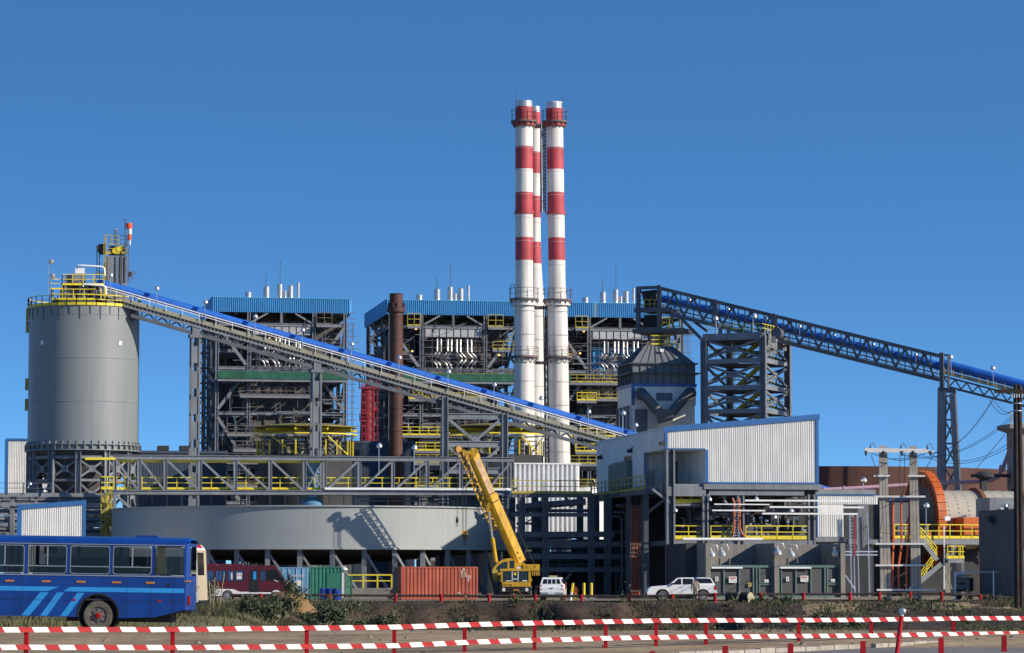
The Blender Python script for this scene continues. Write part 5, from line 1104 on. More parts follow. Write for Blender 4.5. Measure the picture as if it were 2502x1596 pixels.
# ================================================================== chimneys
def stack(lab, Y, xb, hb, xt, ht, bands, ytop, rings, ywide, flare, seed, mast=None, base=0.):
    S = 7500/Y; t = thing('chimney', lab, 'chimney', (GX(xb, Y), Y, 0), 'striped steel chimneys')
    def cen(z): k = z/PZ(ytop, Y); return V((GX(xb, Y)+(GX(xt, Y)-GX(xb, Y))*k, Y, z))
    def rad_(y): 
        if y > ywide+12: return hb/S
        if y < flare: return ht/S
        return (ht+(hb*1.02-ht)*((y-flare)/(ywide+12-flare))**2.2)/S if y > flare else ht/S
    sh = MB(); edges = sorted(set([b_[0] for b_ in bands]+[ytop, flare, ywide]+[flare+(ywide-flare)*k/6 for k in range(1, 6)]+[1500]))
    colr = lambda y: next((c for (y0, c) in reversed(bands) if y >= y0), 0)
    n = 40
    for ya, yb in zip(edges[:-1], edges[1:]):
        sh.mi = colr((ya+yb)/2); za, zb_ = PZ(ya, Y), max(-.2, PZ(yb, Y)); A = sh.ring(cen(za), (0, 0, 1), rad_(ya), n); B = sh.ring(cen(zb_), (0, 0, 1), rad_(yb), n)
        sh.add(A+B, [(k, n+k, n+(k+1) % n, (k+1) % n) for k in range(n)], True)
    sh.mi = 2; z = PZ(ytop, Y); sh.lathe(cen(z-.05), [(ht/S, .05), (ht/S*.9, .05), (ht/S*.9, -1.5), (0, -1.5)], n)
    s_ = sh.build('shaft', [STACKW, STACKR, SILV], t)
    b = MB()
    for k in range(1, 16): 
        y = ytop+k*57; b.lathe(cen(PZ(y, Y)), [(rad_(y), -.03), (rad_(y)+.015, 0), (rad_(y), .03)], n)
    b.build('weld_seam', STACKW if 0 else MATS['seam_paint'], s_)
    for (y, hw, hh, c) in rings:
        b = MB(); b.lathe(cen(PZ(y, Y)), [(hw/S*.8, -hh), (hw/S, -hh), (hw/S, hh), (hw/S*.8, hh)], n); b.build('flange', [STACKW, STACKR, SILV][c], t)
    return t, cen, S
mat('seam_paint', (.45, .37, .35), .7)
def gallery(t, cen, S, Y, y, hw, rail_h, m, m2):
    c = cen(PZ(y, Y)); b = MB(); b.lathe(c, [(hw*.6/S, -.08), (hw/S, -.08), (hw/S, .08), (hw*.6/S, .08)], 28)
    for k in range(14): a = k*.449; d = V((math.cos(a), math.sin(a), 0)); b.bar(c+d*(hw/S)-V((0, 0, .1)), c+d*(hw*.74/S)-V((0, 0, .7)), .09)
    g_ = b.build('gallery', m2, t); b = MB(); b.rail([c+V((math.cos(k*.4488)*hw/S, math.sin(k*.4488)*hw/S, .08)) for k in range(15)], rail_h, 1.6, .02, .06); b.build('railing', m, g_)
RRAIL = mat('rusty_orange_rail', (.25, .11, .06), .8, var=.3, sc=2)
bl = [(248, 2), (262, 1), (308, 0), (359, 1), (414, 0), (471, 1), (524, 0), (581, 1), (637, 0)]
t1, cn, S = stack('striped chimney on the silo side of the pair, with a hooked lamp on its gallery', 362, 1281, 26, 1281, 21.8, bl, 248, [(303, 27, .28, 1), (520, 24, .2, 1), (741, 31.5, .32, 0)], 735, 688, 1)
for y, hw, h in ((298, 32, 1.3), (733, 36, 1.3), (873, 35, 1.1)): gallery(t1, cn, S, 362, y, hw, h, RRAIL if y != 733 else DSTEEL, RUSTED)
f = Fr(1262, 361); b = MB(); b.tube(f.at(1262, 262), f.at(1262, 224), .045, 5); b.build('lightning_mast', DSTEEL, t1)
b = MB(); b.pipe([f.at(1247, 730, -.5), f.at(1247, 700, -.5), f.at(1250, 695, -.5), f.at(1256, 695, -.5), f.at(1259, 700, -.5)], .05, 6); b.tube(f.at(1259, 699, -.5), f.at(1259, 704, -.5), .13, 8); b.build('hooked_lamp', DSTEEL, t1)
bl2 = [(252, 2), (266, 1), (310, 0), (361, 1), (415, 0), (471, 1), (525, 0), (582, 1), (637, 0)]
t2, cn, S = stack('striped chimney of the pair standing toward the conveyor head frame', 364, 1373, 26, 1355.6, 20.8, bl2, 250, [(304, 26.5, .28, 1), (521, 23.5, .2, 1), (741, 31, .32, 0)], 735, 690, 2)
for y, hw, h in ((299, 31, 1.3), (735, 36, 1.3), (874, 35, 1.1)): gallery(t2, cn, S, 364, y, hw, h, RRAIL, RUSTED)
b = MB(); b.tube(P(1375, 262, 363), P(1375, 230, 363), .045, 5); b.build('lightning_mast', DSTEEL, t2)
t3, cn, S = stack('third striped chimney standing behind the pair, partly hidden', 372, 1308, 24, 1307, 14.5, [(261, 2), (275, 1), (310, 0), (372, 1), (425, 0), (480, 1), (533, 0), (592, 1), (645, 0)], 261, [(745, 30, .3, 0)], 735, 560, 3)
t = thing('ladder_tower', 'dark lattice ladder tower between the striped chimneys', 'tower', (GX(1329, 366.5), 366.5, 0)); f = Fr(1329, 366.5)
b = MB()
for (xa, xb, ya, yb) in ((1332, 1342, 745, 1140), (1321, 1333, 300, 520)):
    for x in (xa, xb):
        for bb in (0, 1.2): b.bar(f.at(x, yb, bb), f.at(x-(4 if yb > 1000 else 0), ya, bb), .14)
    y = ya; k = 0
    while y < yb-8:
        h = 20 if yb > 1000 else 9; b.bar(f.at(xa, y, 0), f.at(xb, y+h, 0), .1); b.bar(f.at(xa, y, 0), f.at(xb, y, 0), .12); b.bar(f.at(xb, y, 1.2), f.at(xa, y+h, 1.2), .1); b.bar(f.at(xa, y+1, .6), f.at(xb, y+1, .6), 1.1, .05, f.u) if k % 3 == 0 else None; y += h; k += 1
b.build('lattice', DARK, t); b = MB(); b.tube(f.at(1325, 520, -.3), f.at(1323, 300, -.3), .06, 6); b.tube(f.at(1336, 1135, .3), f.at(1334, 890, .3), .09, 6); b.build('cable_riser', SILV, t)
b = MB()
for y in (300, 745, 880): b.box(f.at(1305, y+8, -.3), f.r*1.6, f.d*2, f.u*.25)
b.build('link_platform', DSTEEL, t)
# rust-brown chimney
Y = 345; S = 7500/Y; t = thing('brown_chimney', 'plain rust brown steel chimney before the middle boiler house', 'chimney', (GX(966, Y), Y, 0)); c = V((GX(966, Y), Y, 0)); r = 16.8/S
pr = [(r, 0)]
for k in range(1, 13): z = PZ(718, Y)*k/13; pr += [(r, z-.06), (r+.03, z-.03), (r+.03, z+.03), (r, z+.06)]
b = MB(); b.lathe(c, pr+[(r*.97, PZ(720, Y)), (r*1.03, PZ(718, Y)), (r*.9, PZ(718, Y)), (r*.88, PZ(740, Y)), (0, PZ(740, Y))], 40); b.build('shaft', RUSTP, t)
b = MB(); b.lathe(c, [(r, PZ(765, Y)), (r+.24, PZ(763, Y)), (r+.24, PZ(752, Y)), (r, PZ(750, Y))], 40)
for a in (4.4, 4.9, 3.4, 6.): d = V((math.cos(a), math.sin(a), 0)); b.bar(c+d*(r+.1)+V((0, 0, PZ(752, Y))), c+d*(r+.1)+V((0, 0, PZ(741, Y))), .2)
b.build('collar', RUSTP, t)
# ================================================================== white ribbed duct house below the stacks
f = Fr(1255, 319, PH); t = thing('duct_house', 'white deeply ribbed duct house at the foot of the striped chimneys', 'building', f.o)
b = MB(); A, B = f.A(1255), f.A(1416); zt_, zb_ = f.C(1300, 1135), f.C(1300, 1302); b.sheet(f.w(A, 0, zb_), f.w(B, 0, zb_), f.w(A, 0, zt_), f.w(B, 0, zt_), 14, f.d*-.30, .55); b.box(f.w(A, .02, zb_), f.r*(B-A), f.d*9, f.u*(zt_-zb_)); b.box(f.w(A-.1, -.35, zt_), f.r*(B-A+.2), f.d*9, f.u*.15)
b.build('ribbed_wall', WPAINT, t); b = MB()
for x in (1275, 1335, 1395): b.bar(f.w(f.A(x), 1, 0), f.w(f.A(x), 1, zb_), .5)
b.build('leg', DSTEEL, t)
b = MB(); b.lathe(f.at(1442, 1262, 3), [(0, 3.2), (1.2, 3.), (1.4, 2.4), (1.4, -3.2)], 24); b.build('side_tank', WPAINT, t)
# ================================================================== yellow roofed canopies
def canopy(px, lab, Y):
    c = V((GX(px, Y), Y, 0)); zt_ = PZ(1044, Y); rr = 5.9; t = thing('yellow_canopy', lab, 'canopy', c, 'yellow canopies before the boilers')
    b = MB(); n = 10; ri = [c+V((rr*math.cos(2*math.pi*(k+.3)/n), rr*math.sin(2*math.pi*(k+.3)/n), zt_)) for k in range(n)]
    ti = [c+V((rr*.62*math.cos(2*math.pi*(k+.3)/n), rr*.62*math.sin(2*math.pi*(k+.3)/n), zt_+.28)) for k in range(n)]; zbase = PZ(1114, Y)
    for k in range(n): j = (k+1) % n; b.add([ri[k], ri[j], ti[j], ti[k]], [(0, 1, 2, 3)]); b.add([ri[k]-V((0, 0, .12)), ri[j]-V((0, 0, .12)), ri[j], ri[k]], [(0, 1, 2, 3)])
    b.add(ti, [tuple(range(n))])
    b.build('roof', MATS.get('olive_canopy_sheet') or mat('olive_canopy_sheet', (.24, .195, .04), .6, var=.25), t); b = MB()
    for k in range(n): b.bar(ri[k]*.92+c*.08-V((0, 0, .1+.08*zt_-.08*zt_)), V((ri[k].x*.92+c.x*.08, ri[k].y*.92+c.y*.08, zbase)), .16); b.bar(ri[k].lerp(ri[(k+1) % n], .5)*.92+c*.08-V((0, 0, .1)), V((ri[k].lerp(ri[(k+1) % n], .5).x*.92+c.x*.08, ri[k].lerp(ri[(k+1) % n], .5).y*.92+c.y*.08, zbase)), .12); b.bar(V((ri[k].x, ri[k].y, zt_-.9)), V((ri[(k+1) % n].x, ri[(k+1) % n].y, zt_-.9)), .14); b.bar(c+V((0, 0, zt_-.25)), ri[k]-V((0, 0, .4)), .14, .25)
    for k in range(0, n, 2): p, q = ri[k]*.92+c*.08, ri[(k+1) % n]*.92+c*.08; b.bar(V((p.x, p.y, zt_-1)), V((q.x, q.y, zbase)), .1)
    b.build('post', YEL, t); b = MB(); b.lathe(c, [(rr*.9, 0), (rr*.9, zbase), (0, zbase+.1)], 20); b.build('tank_body', DARK, t)
    b = MB()
    for k in range(9): a = k*.7; b.tube(c+V((math.cos(a)*3.6, math.sin(a)*3.6, zbase)), c+V((math.cos(a)*3.6, math.sin(a)*3.6, zbase+1.2+.4*(k % 3))), .35, 8)
    for k in range(5): b.bar(c+V((-4.6, -3, zbase+.5+k*.5)), c+V((4.6, -3, zbase+.5+k*.5)), .12)
    b.build('pump_gear', RUSTED, t)
canopy(744, 'yellow roofed canopy on posts before the first boiler house', 345); canopy(1212, 'yellow roofed canopy half hidden by the white striped chimney', 345)
# low buildings, their shade painted in as an even slate blue
for x0, y0, x1, Y, lab in ((322, 1101, 552, 350, 'low building in painted slate blue shade with two roof boxes between the silo and the tank'), (846, 1077, 1012, 372, 'low building in painted slate blue shade behind the foot of the rust brown chimney')):
    f = Fr(x0, Y, PH); t = thing('shade_toned_building', lab, 'building', f.o); b = MB(); a = f.A(x1); z = f.C(x0, y0); b.box(f.w(0, 0, 0), f.r*a, f.d*9, f.u*(z-.3)); b.sheet(f.w(0, -.01, 0), f.w(a, -.01, 0), f.w(0, -.01, z-.35), f.w(a, -.01, z-.35), 60, f.d*-.04)
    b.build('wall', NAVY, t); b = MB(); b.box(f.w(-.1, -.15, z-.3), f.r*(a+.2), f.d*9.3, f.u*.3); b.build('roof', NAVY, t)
    if x0 < 400:
        for u in (386, 440): b = MB(); pbox(b, f, u, 1089, u+27, 1100.5, 1, 3); b.build('roof_box', DARK, t)
        b = MB(); pbox(b, f, 348, 1219, 354, 1234, -.06, 0); b.build('window', DGLASS, t); b = MB(); pbox(b, f, 361, 1219, 369, 1234, -.06, 0); b.build('window', DGLASS, t)
# ================================================================== hopper building below the conveyor head
f = Fr(1546, 341, PH); t = thing('hopper_house', 'shade darkened grey flared hopper over a blue trimmed white house with V shaped ducts', 'hopper', f.o)
def q4(a, b_, y): return f.loc(f.at(a, y, b_))
D = 7.6; L = lambda x, y: f.loc(f.at(x, y, 0))
a0, a1 = f.A(1546, 888), f.A(1697, 888); zA, zB, zC, zD, zE, zF = (f.C(1600, y) for y in (842, 888, 912, 938, 991, 1110))
def ringz(a, b_, a2, b2, z): return [f.w(a, b_, z), f.w(a2, b_, z), f.w(a2, b2, z), f.w(a, b2, z)]
b = MB(); tA, tB = f.A(1588, 842), f.A(1652, 842); tl = ringz(tA, 2.2, tB, 5.4, zA); r1 = ringz(a0, 0, a1, D, zB); r2 = ringz(a0-.25, -.25, a1+.25, D+.25, zC); r3 = ringz(a0, 0, a1, D, zD)
b.hexa(r1, tl); b.hexa(r3, r1); b.build('flared_hood', mat('shade_darkened_hood_paint', (.15, .165, .18), .6), t)  # hood paint darkened, so the shadow over the hopper sits in the colour
b = MB()
for z, e, in ((zB, .35), (zC, .55)): b.hexa(ringz(a0-e, -e, a1+e, D+e, z-.07), ringz(a0-e, -e, a1+e, D+e, z+.07))
for k in range(9):
    u = k/8; p, q = r1[0].lerp(r1[1], u), tl[0].lerp(tl[1], u); b.bar(p-f.d*.06, q-f.d*.06, .1, .12, f.d); b.bar(r1[0].lerp(r1[1], u)-f.d*.05, r3[0].lerp(r3[1], u)-f.d*.05, .1, .14, f.d)
    p, q = r1[0].lerp(r1[3], u), tl[0].lerp(tl[3], u); b.bar(p-f.r*.06, q-f.r*.06, .1, .12, f.r); b.bar(r1[0].lerp(r1[3], u)-f.r*.05, r3[0].lerp(r3[3], u)-f.r*.05, .1, .14, f.r)
b.build('stiffener', DSTEEL, t)
b = MB(); pbox(b, f, 1613, 853, 1622, 860, .9, 1.2); b.build('access_plate', WPAINT, t)
b = MB(); b.hexa(ringz(a0-.1, -.1, a1+.1, D+.1, zE), ringz(a0-.1, -.1, a1+.1, D+.1, zD)); b.hexa(ringz(a0, 0, a1, D, 0), ringz(a0, 0, a1, D, zE)); wl_ = b.build('clad_house', WHITE, t)
b = MB(); b.hexa(ringz(a0-.2, -.2, a1+.2, D+.2, zD-.3), ringz(a0-.2, -.2, a1+.2, D+.2, zD+.02)); b.box(f.w(a0-.16, -.16, zE), f.r*.35, f.d*.35, f.u*(zD-zE)); b.build('trim', TRIM, t)
b = MB(); pbox(b, f, 1604, 960, 1643, 979, -.2, -.1); wn = b.build('window', DGLASS, t); b = MB(); pbox(b, f, 1622, 960, 1625, 979, -.25, -.18); b.build('mullion', STEEL, wn)
b = MB()
for x0, x1 in ((1566, 1612), (1686, 1640)):
    p0, p1, p2, p3 = f.at(x0, 962, -.2), f.at(x0, 962, -1.0), f.at(x0+(10 if x1 > x0 else -10), 968, -1.3), f.at(x1, 1010, -1.4); b.pipe([p0, p1, p2, p3], .55, 14); b.lathe(p1, [(0, -.1), (.72, -.1), (.72, .1)], 16, f.d)
b.hexa([f.at(1610, 1045, -2), f.at(1638, 1045, -2), f.at(1638, 1045, -.4), f.at(1610, 1045, -.4)], [f.at(1598, 1000, -2.3), f.at(1652, 1000, -2.3), f.at(1652, 1000, -.3), f.at(1598, 1000, -.3)]); b.build('duct', DSTEEL, t)
b = MB(); pbox(b, f, 1552, 1000, 1582, 1070, -.2, -.1)
for k in range(4): p = f.w(a0-.25, .8+k*1.9, 0); b.box(p, f.r*-.2, f.d*.5, f.u*zE)
b.build('dark_panel', DSTEEL, t); b = MB(); b.rail([f.at(1590, 842, 4), f.at(1590, 842, 2.1), f.at(1652, 842, 2.1)], 1, 1, .04, .15); b.build('railing', YEL, t)
b = MB(); pbox(b, f, 1606, 806, 1622, 843, 3, 4.5); b.build('feed_chute', DSTEEL, t)
# ================================================================== second conveyor (in a box truss) with head frame, support tower and end trestle
f = Fr(1611, 344, P2); ct = lambda x: 700+(x-1611)*.2425
t = thing('trussed_conveyor', 'dark boxed truss conveyor with a blue tube inside, running down from the hopper head', 'conveyor', f.at(1900, ct(1900)))
W2 = 3.2; xe = 2296
for nm_, dy, wd in (('top_chord', 4, .32), ('bottom_chord', 62, .36)):
    b = MB()
    for bb in (0, W2): b.bar(f.at(1611 if dy < 9 else 1640, ct(1611 if dy < 9 else 1640)+dy, bb), f.at(xe, ct(xe)+dy, bb), wd, wd*1.25, f.u)
    b.build(nm_, DSTEEL, t)
b = MB(); x = 1624; k = 0
while x < xe-20:
    for bb in (0, W2):
        x1 = x+47; m = x+23.5
        b.bar(f.at(x, ct(x)+58, bb), f.at(m, ct(m)+7, bb), .2, .2, f.d); b.bar(f.at(m, ct(m)+7, bb), f.at(x1, ct(x1)+58, bb), .2, .2, f.d)
        for xx in (x+8, x+39): b.bar(f.at(xx, ct(xx)+6, bb), f.at(xx, ct(xx)+36, bb), .12)
        b.bar(f.at(m, ct(m)+60, bb), f.at(m, ct(m)+34, bb), .12); b.bar(f.at(x, ct(x)+34, bb), f.at(x1, ct(x1)+34, bb), .12)
        b.prism([f.at(m-9, ct(m)+3, bb-.03), f.at(m+9, ct(m)+6, bb-.03), f.at(m+3, ct(m)+16, bb-.03), f.at(m-3, ct(m)+15, bb-.03)], f.d*.06)
    b.bar(f.at(m, ct(m)+4, 0), f.at(m, ct(m)+4, W2), .14); b.bar(f.at(m, ct(m)+62, 0), f.at(m, ct(m)+62, W2), .2); b.bar(f.at(m, ct(m)+4, 0), f.at(x1, ct(x1)+4, W2), .1); b.bar(f.at(x, ct(x)+62, W2), f.at(m, ct(m)+62, 0), .12)
    x = x1
b.build('web_member', DSTEEL, t)
b = MB(); b.bar(f.at(1640, ct(1640)+48, 1.1), f.at(xe, ct(xe)+48, 1.1), 1.0, .14, f.u); b.bar(f.at(1640, ct(1640)+55, .3), f.at(xe, ct(xe)+55, .3), .8, .08, f.u)
for k in range(60): x = 1640+k*11; b.bar(f.at(x, ct(x)+54, .1), f.at(x, ct(x)+40, .1), .05)
b.bar(f.at(1640, ct(1640)+40, .1), f.at(xe, ct(xe)+40, .1), .06); b.build('walkway', STEEL, t)
b = MB(); n = 10; x = 1600
while x < 2300: b.tube(f.at(x, ct(x)+28, 1.5), f.at(x+16, ct(x+16)+28, 1.5), .48, 14, .44); x += 16
b.build('belt_tube', BLUEC, t)
for x in (1747, 1890): b = MB(); b.bar(f.at(x, ct(x)-1, 0), f.at(x, ct(x)+66, 0), .5, .4, f.d); b.build('truss_post', DSTEEL, t)
for x in (1685, 1780, 1872, 1954, 2038, 2134, 2238): b = MB(); p = f.at(x, ct(x)+14, .3); b.bar(p, f.at(x, ct(x)+40, .3), .05); dome(b, p, .7); b.build('lamp', GALV, t)
# open lower run beyond the truss
b = MB(); c2 = lambda x: 886+(x-2310)*.262; A_, B_ = f.at(2302, c2(2302)+5, 1.2), f.at(2640, c2(2640)+5, 1.2); b.tube(A_, B_, .52, 18); b.build('belt_cover', BLUEC, t)
b = MB()
for bb in (.2, 2.4): b.bar(f.at(2304, c2(2304)+24, bb), f.at(2640, c2(2640)+24, bb), .2, .42, f.u)
b.build('stringer', BEIGE, t); b = MB(); x = 2306
for bb in (.2, 2.4): b.bar(f.at(2320, c2(2320)+58, bb), f.at(2640, c2(2640)+54, bb), .24, .26, f.u); b.bar(f.at(2304, c2(2304)+35, bb), f.at(2640, c2(2640)+35, bb), .2, .2, f.u)
while x < 2630: 
    for bb in (.2, 2.4): b.bar(f.at(x, c2(x)+36, bb), f.at(x+14, c2(x+14)+55, bb), .13); b.bar(f.at(x+28, c2(x+28)+36, bb), f.at(x+14, c2(x+14)+55, bb), .13)
    x += 28
b.build('web_bracing', DSTEEL, t); b = MB()
for k in range(14): x = 2308+k*21; b.bar(f.at(x, c2(x)+30, .0), f.at(x, c2(x)+13, .0), .06)
b.build('rail_post', YDIM, t)
for x in (2325, 2428): b = MB(); b.bar(f.at(x, c2(x)+28, -.1), f.at(x-2, c2(x)-16, -.1), .06); dome(b, f.at(x-2, c2(x)-18, -.1), 1.); b.build('lamp', GALV, t)
# head frame
t = thing('head_frame', 'dark steel head frame standing on the hopper where the boxed conveyor ends', 'tower', f.at(1585, 806))
b = MB(); Wd = 3.4
for x in (1560, 1611):
    for bb in (0, Wd): b.bar(f.at(x, 702 if x < 1600 else 697, bb), f.at(x, 812, bb), .42, .42, f.d)
b.build('post', DSTEEL, t); b = MB()
for y, w_ in ((704, .35), (758, .5), (806, .5)):
    for bb in (0, Wd): b.bar(f.at(1551 if y == 758 else 1558, y, bb), f.at(1640 if y == 758 else 1613, y-2, bb), .3, w_, f.u)
    for x in (1560, 1611): b.bar(f.at(x, y-1, 0), f.at(x, y-1, Wd), .3, w_)
b.build('beam', DSTEEL, t); b = MB(); b.bar(f.at(1563, 708, 0), f.at(1580, 730, 0), .18); b.bar(f.at(1608, 708, 0), f.at(1592, 730, 0), .18); b.prism([f.at(1566, 712, .8), f.at(1600, 708, .8), f.at(1604, 728, .8), f.at(1598, 742, .8), f.at(1574, 742, .8)], f.d*1.8)
pbox(b, f, 1572, 742, 1606, 756, .6, 2.8); pbox(b, f, 1574, 770, 1600, 790, .8, 2.6); b.hexa([f.at(1580, 812, 1), f.at(1598, 812, 1), f.at(1598, 812, 2.4), f.at(1580, 812, 2.4)], [f.at(1570, 790, .6), f.at(1606, 790, .6), f.at(1606, 790, 2.8), f.at(1570, 790, 2.8)]); b.build('head_chute', DARK, t)
b = MB(); b.rail([f.at(1562, 757, .1), f.at(1612, 755, .1)], 1.1, .7, .04, .1); b.rail([f.at(1612, 804, .1), f.at(1660, 798, .1)], 1.1, .8, .04, .1); b.bar(f.at(1618, 780, .2), f.at(1618, 800, .2), .14); b.build('railing', YDIM, t)
b = MB(); pbox(b, f, 1545, 805, 1665, 810, -.3, 4); pbox(b, f, 1566, 757, 1640, 760, .1, 3.3); b.build('floor', DSTEEL, t)
b = MB(); b.bar(f.at(1655, 768, 0), f.at(1717, 832, 0), .3); b.bar(f.at(1686, 778, W2), f.at(1728, 810, W2), .26); b.bar(f.at(1640, 775, .2), f.at(1652, 830, .2), .2); b.build('raking_strut', DSTEEL, t)
# support tower
f = Fr(1868, 334, P2); t = thing('support_tower', 'square braced steel tower with stair flights under the boxed truss conveyor', 'tower', f.o)
TWR = mat('shade_toned_tower_paint', (.15, .16, .18), .6, var=.15, sc=.5); aF = f.A(1723); LR = [820, 880, 945, 1003, 1072, 1150]  # legs and braces toned darker, the unlit side put into the colour
BD = f.loc(f.ata(1925, 945, 0))[1]
for a in (aF, 0):
    for bb in (0, BD): b = MB(); b.ibar(f.w(a, bb, -.2), f.w(a, bb, f.C(1868, 820)), .55, .55, f.r, .14); b.build('leg', TWR, t)
zs = [f.C(1868, y) for y in LR]
for i, z in enumerate(zs):
    b = MB(); h = .75 if i == 0 else .5
    for bb in (0, BD): b.bar(f.w(aF, bb, z), f.w(0, bb, z), .3, h)
    for a in (aF, 0): b.bar(f.w(a, 0, z), f.w(a, BD, z), .3, h)
    b.build('beam', STEEL, t)
    b = MB(); b.box(f.w(aF+.3, .3, z-.1), f.r*(-aF-.6), f.d*(BD-.6), f.u*.1) if i == 0 else b.box(f.w(aF+.3, BD*.5, z-.1), f.r*(-aF-.6), f.d*(BD*.48), f.u*.1); fl = b.build('floor', DSTEEL, t)
    b = MB(); b.rail([f.w(aF+.2, .3, z+.3), f.w(-.2, .3, z+.3), f.w(-.2, BD-.3, z+.3), f.w(aF+.2, BD-.3, z+.3)], 1.05, 1.0, .03, .0); b.build('railing', YDIM if i else YEL, fl)
for za, zb_ in zip(zs[:-1], zs[1:]):
    b = MB(); za -= .3; zb_ += .3
    def face(p, q, dn):
        m = (p+q)/2; mid = (za+zb_)/2; b.bar(p+f.u*za, q+f.u*zb_, .26, .22, dn); b.bar(q+f.u*za, p+f.u*zb_, .26, .22, dn)
        c = m+f.u*mid; e = (q-p).normalized(); b.hexa([c-e*.6-f.u*.35-dn*.06, c+e*.6-f.u*.35-dn*.06, c+e*.6-f.u*.35+dn*.06, c-e*.6-f.u*.35+dn*.06], [c-e*.6+f.u*.35-dn*.06, c+e*.6+f.u*.35-dn*.06, c+e*.6+f.u*.35+dn*.06, c-e*.6+f.u*.35+dn*.06])
    for bb in (0, BD): face(f.w(aF, bb, 0), f.w(0, bb, 0), f.d)
    for a in (aF, 0): face(f.w(a, 0, 0), f.w(a, BD, 0), f.r)
    b.each('cross_brace', TWR, t)
    b = MB()
    for s in (0, .9): b.bar(f.w(aF*.75, BD*.55+s, zb_-.2), f.w(aF*.25, BD*.55+s, za+.3), .1, .3)
    for k in range(12): u = k/11; p = f.w(aF*.75, BD*.55, zb_-.2).lerp(f.w(aF*.25, BD*.55, za+.3), u); b.box(p-f.r*.12, f.r*.25, f.d*.9, f.u*.05)
    st_ = b.build('stair_flight', YDIM, t); b = MB(); e = f.u*1.0
    for s in (0, .9): b.bar(f.w(aF*.75, BD*.55+s, zb_-.2)+e, f.w(aF*.25, BD*.55+s, za+.3)+e, .06)
    b.build('stair_rail', YDIM, st_)
b = MB(); z = zs[0]
for bb, h in ((BD*.12, 2.6), (BD*.5, 2.2), (BD*.85, 2.6)): b.box(f.w(-.12, bb, z+.2), f.r*.2, f.d*BD*.2, f.u*-1.4)
b.box(f.w(-.1, .2, z+.3), f.r*.15, f.d*(BD-.4), f.u*-1.5); b.build('panel', STEEL, t)
b = MB(); g2 = Fr(1747, 318, P2)
for x, y in ((1760, 790), (1780, 792), (1890, 838)): b.bar(f.at(x, y, .4), f.at(x, 822, .4), .42)
b.lathe(f.at(1900, 815, 1), [(0, .5), (.6, .5), (.6, -.5), (0, -.5)], 14, f.d); b.build('conveyor_bearing', DSTEEL, t)
b = MB(); b.bar(f.at(1733, 832, .0)-f.d*.2, f.at(1716, 845, 0), .12); b.bar(f.at(1715, 842, 0), f.w(f.A(1715), 0, 2), .14); b.build('drain_pipe', DARK, t)
b = MB(); p = f.at(1752, 822, -.1); b.bar(p, f.at(1749, 780, -.1), .1); dome(b, f.at(1749, 778, -.1), 1.1); b.bar(f.at(1841, 822, .2), f.at(1840, 776, .2), .08); dome(b, f.at(1843, 772, .2), 1.2); b.build('lamp', GALV, t)
# end trestle
f = Fr(2302, 329, P2); t = thing('end_trestle', 'laced two leg steel trestle where the boxed truss meets the open blue conveyor', 'trestle', f.w(0, 0, 0))
b = MB(); pL = [(2302, 955, 2300, 1215), (2328, 962, 2342, 1215)]
for x0, y0, x1, y1 in pL: b.ibar(f.at(x0, y0), f.at(x1, y1), .85 if x0 < 2310 else .62, .5, f.d, .1); b.bar(f.at(x0, y0, .05), f.at(x1, y1, .05), .6, .12, f.d)
b.build('leg', STEEL, t); b = MB(); y = 968; k = 0
while y < 1200:
    xr = lambda yy: 2328+(yy-962)*.055; b.bar(f.at(2308, y), f.at(xr(y), y), .2); b.bar(f.at(2308, y), f.at(xr(y+55), y+55), .16); b.bar(f.at(xr(y), y, .1), f.at(2308, y+55, .1), .16); y += 58
b.build('lacing', STEEL, t); b = MB(); b.bar(f.at(2292, 952), f.at(2336, 956), .5, .3, f.d); b.bar(f.at(2301, 862), f.at(2302, 950), .45, .4, f.d); b.bar(f.at(2300, 868, .2), f.at(2320, 868, .2), .2); b.bar(f.at(2318, 868, .2), f.at(2317, 950, .2), .25); b.build('cap', DSTEEL, t)
# ================================================================== white control building on stilts
f = Fr(1625, 262, PH); t = thing('control_building', 'white corrugated building with blue trim and a sloping roof, raised on steel columns', 'building', f.o)
Ac = lambda x, y=1100: f.A(x, y); aR, aN = Ac(1999), Ac(1723); zL, zR = f.C(1625, 1048), f.C(1999, 1017); zb1, zb2 = f.C(1660, 1098), f.C(1850, 1182); BD = 29
ztop = lambda a: zL+(zR-zL)*a/aR
b = MB(); n1 = int(aN/.19); b.sheet(f.w(0, 0, zb1), f.w(aN, 0, zb1), f.w(0, 0, zL), f.w(aN, 0, ztop(aN)), n1, f.d*-.05, .5)
n2 = int((aR-aN)/.19); b.sheet(f.w(aN, 0, zb2), f.w(aR, 0, zb2), f.w(aN, 0, ztop(aN)), f.w(aR, 0, zR), n2, f.d*-.05, .5)
RB = f.loc(f.ata(1577, 1140, 0))[1]
b.sheet(f.w(0, RB, zb2), f.w(aN, RB, zb2), f.w(0, RB, zb1+.2), f.w(aN, RB, zb1+.2), 24, f.d*-.05); b.sheet(f.w(aN, 0, zb2), f.w(aN, RB, zb2), f.w(aN, 0, zb1), f.w(aN, RB, zb1), 40, f.r*-.05)
b.sheet(f.w(aR, 0, zb2), f.w(aR, BD, zb2), f.w(aR, 0, zR), f.w(aR, BD, zR), 60, f.r*.05); b.sheet(f.w(0, BD, zb2), f.w(aR, BD, zb2), f.w(0, BD, zL), f.w(aR, BD, zR), 60, f.d*.05)
b.build('front_wall', WHITE, t)
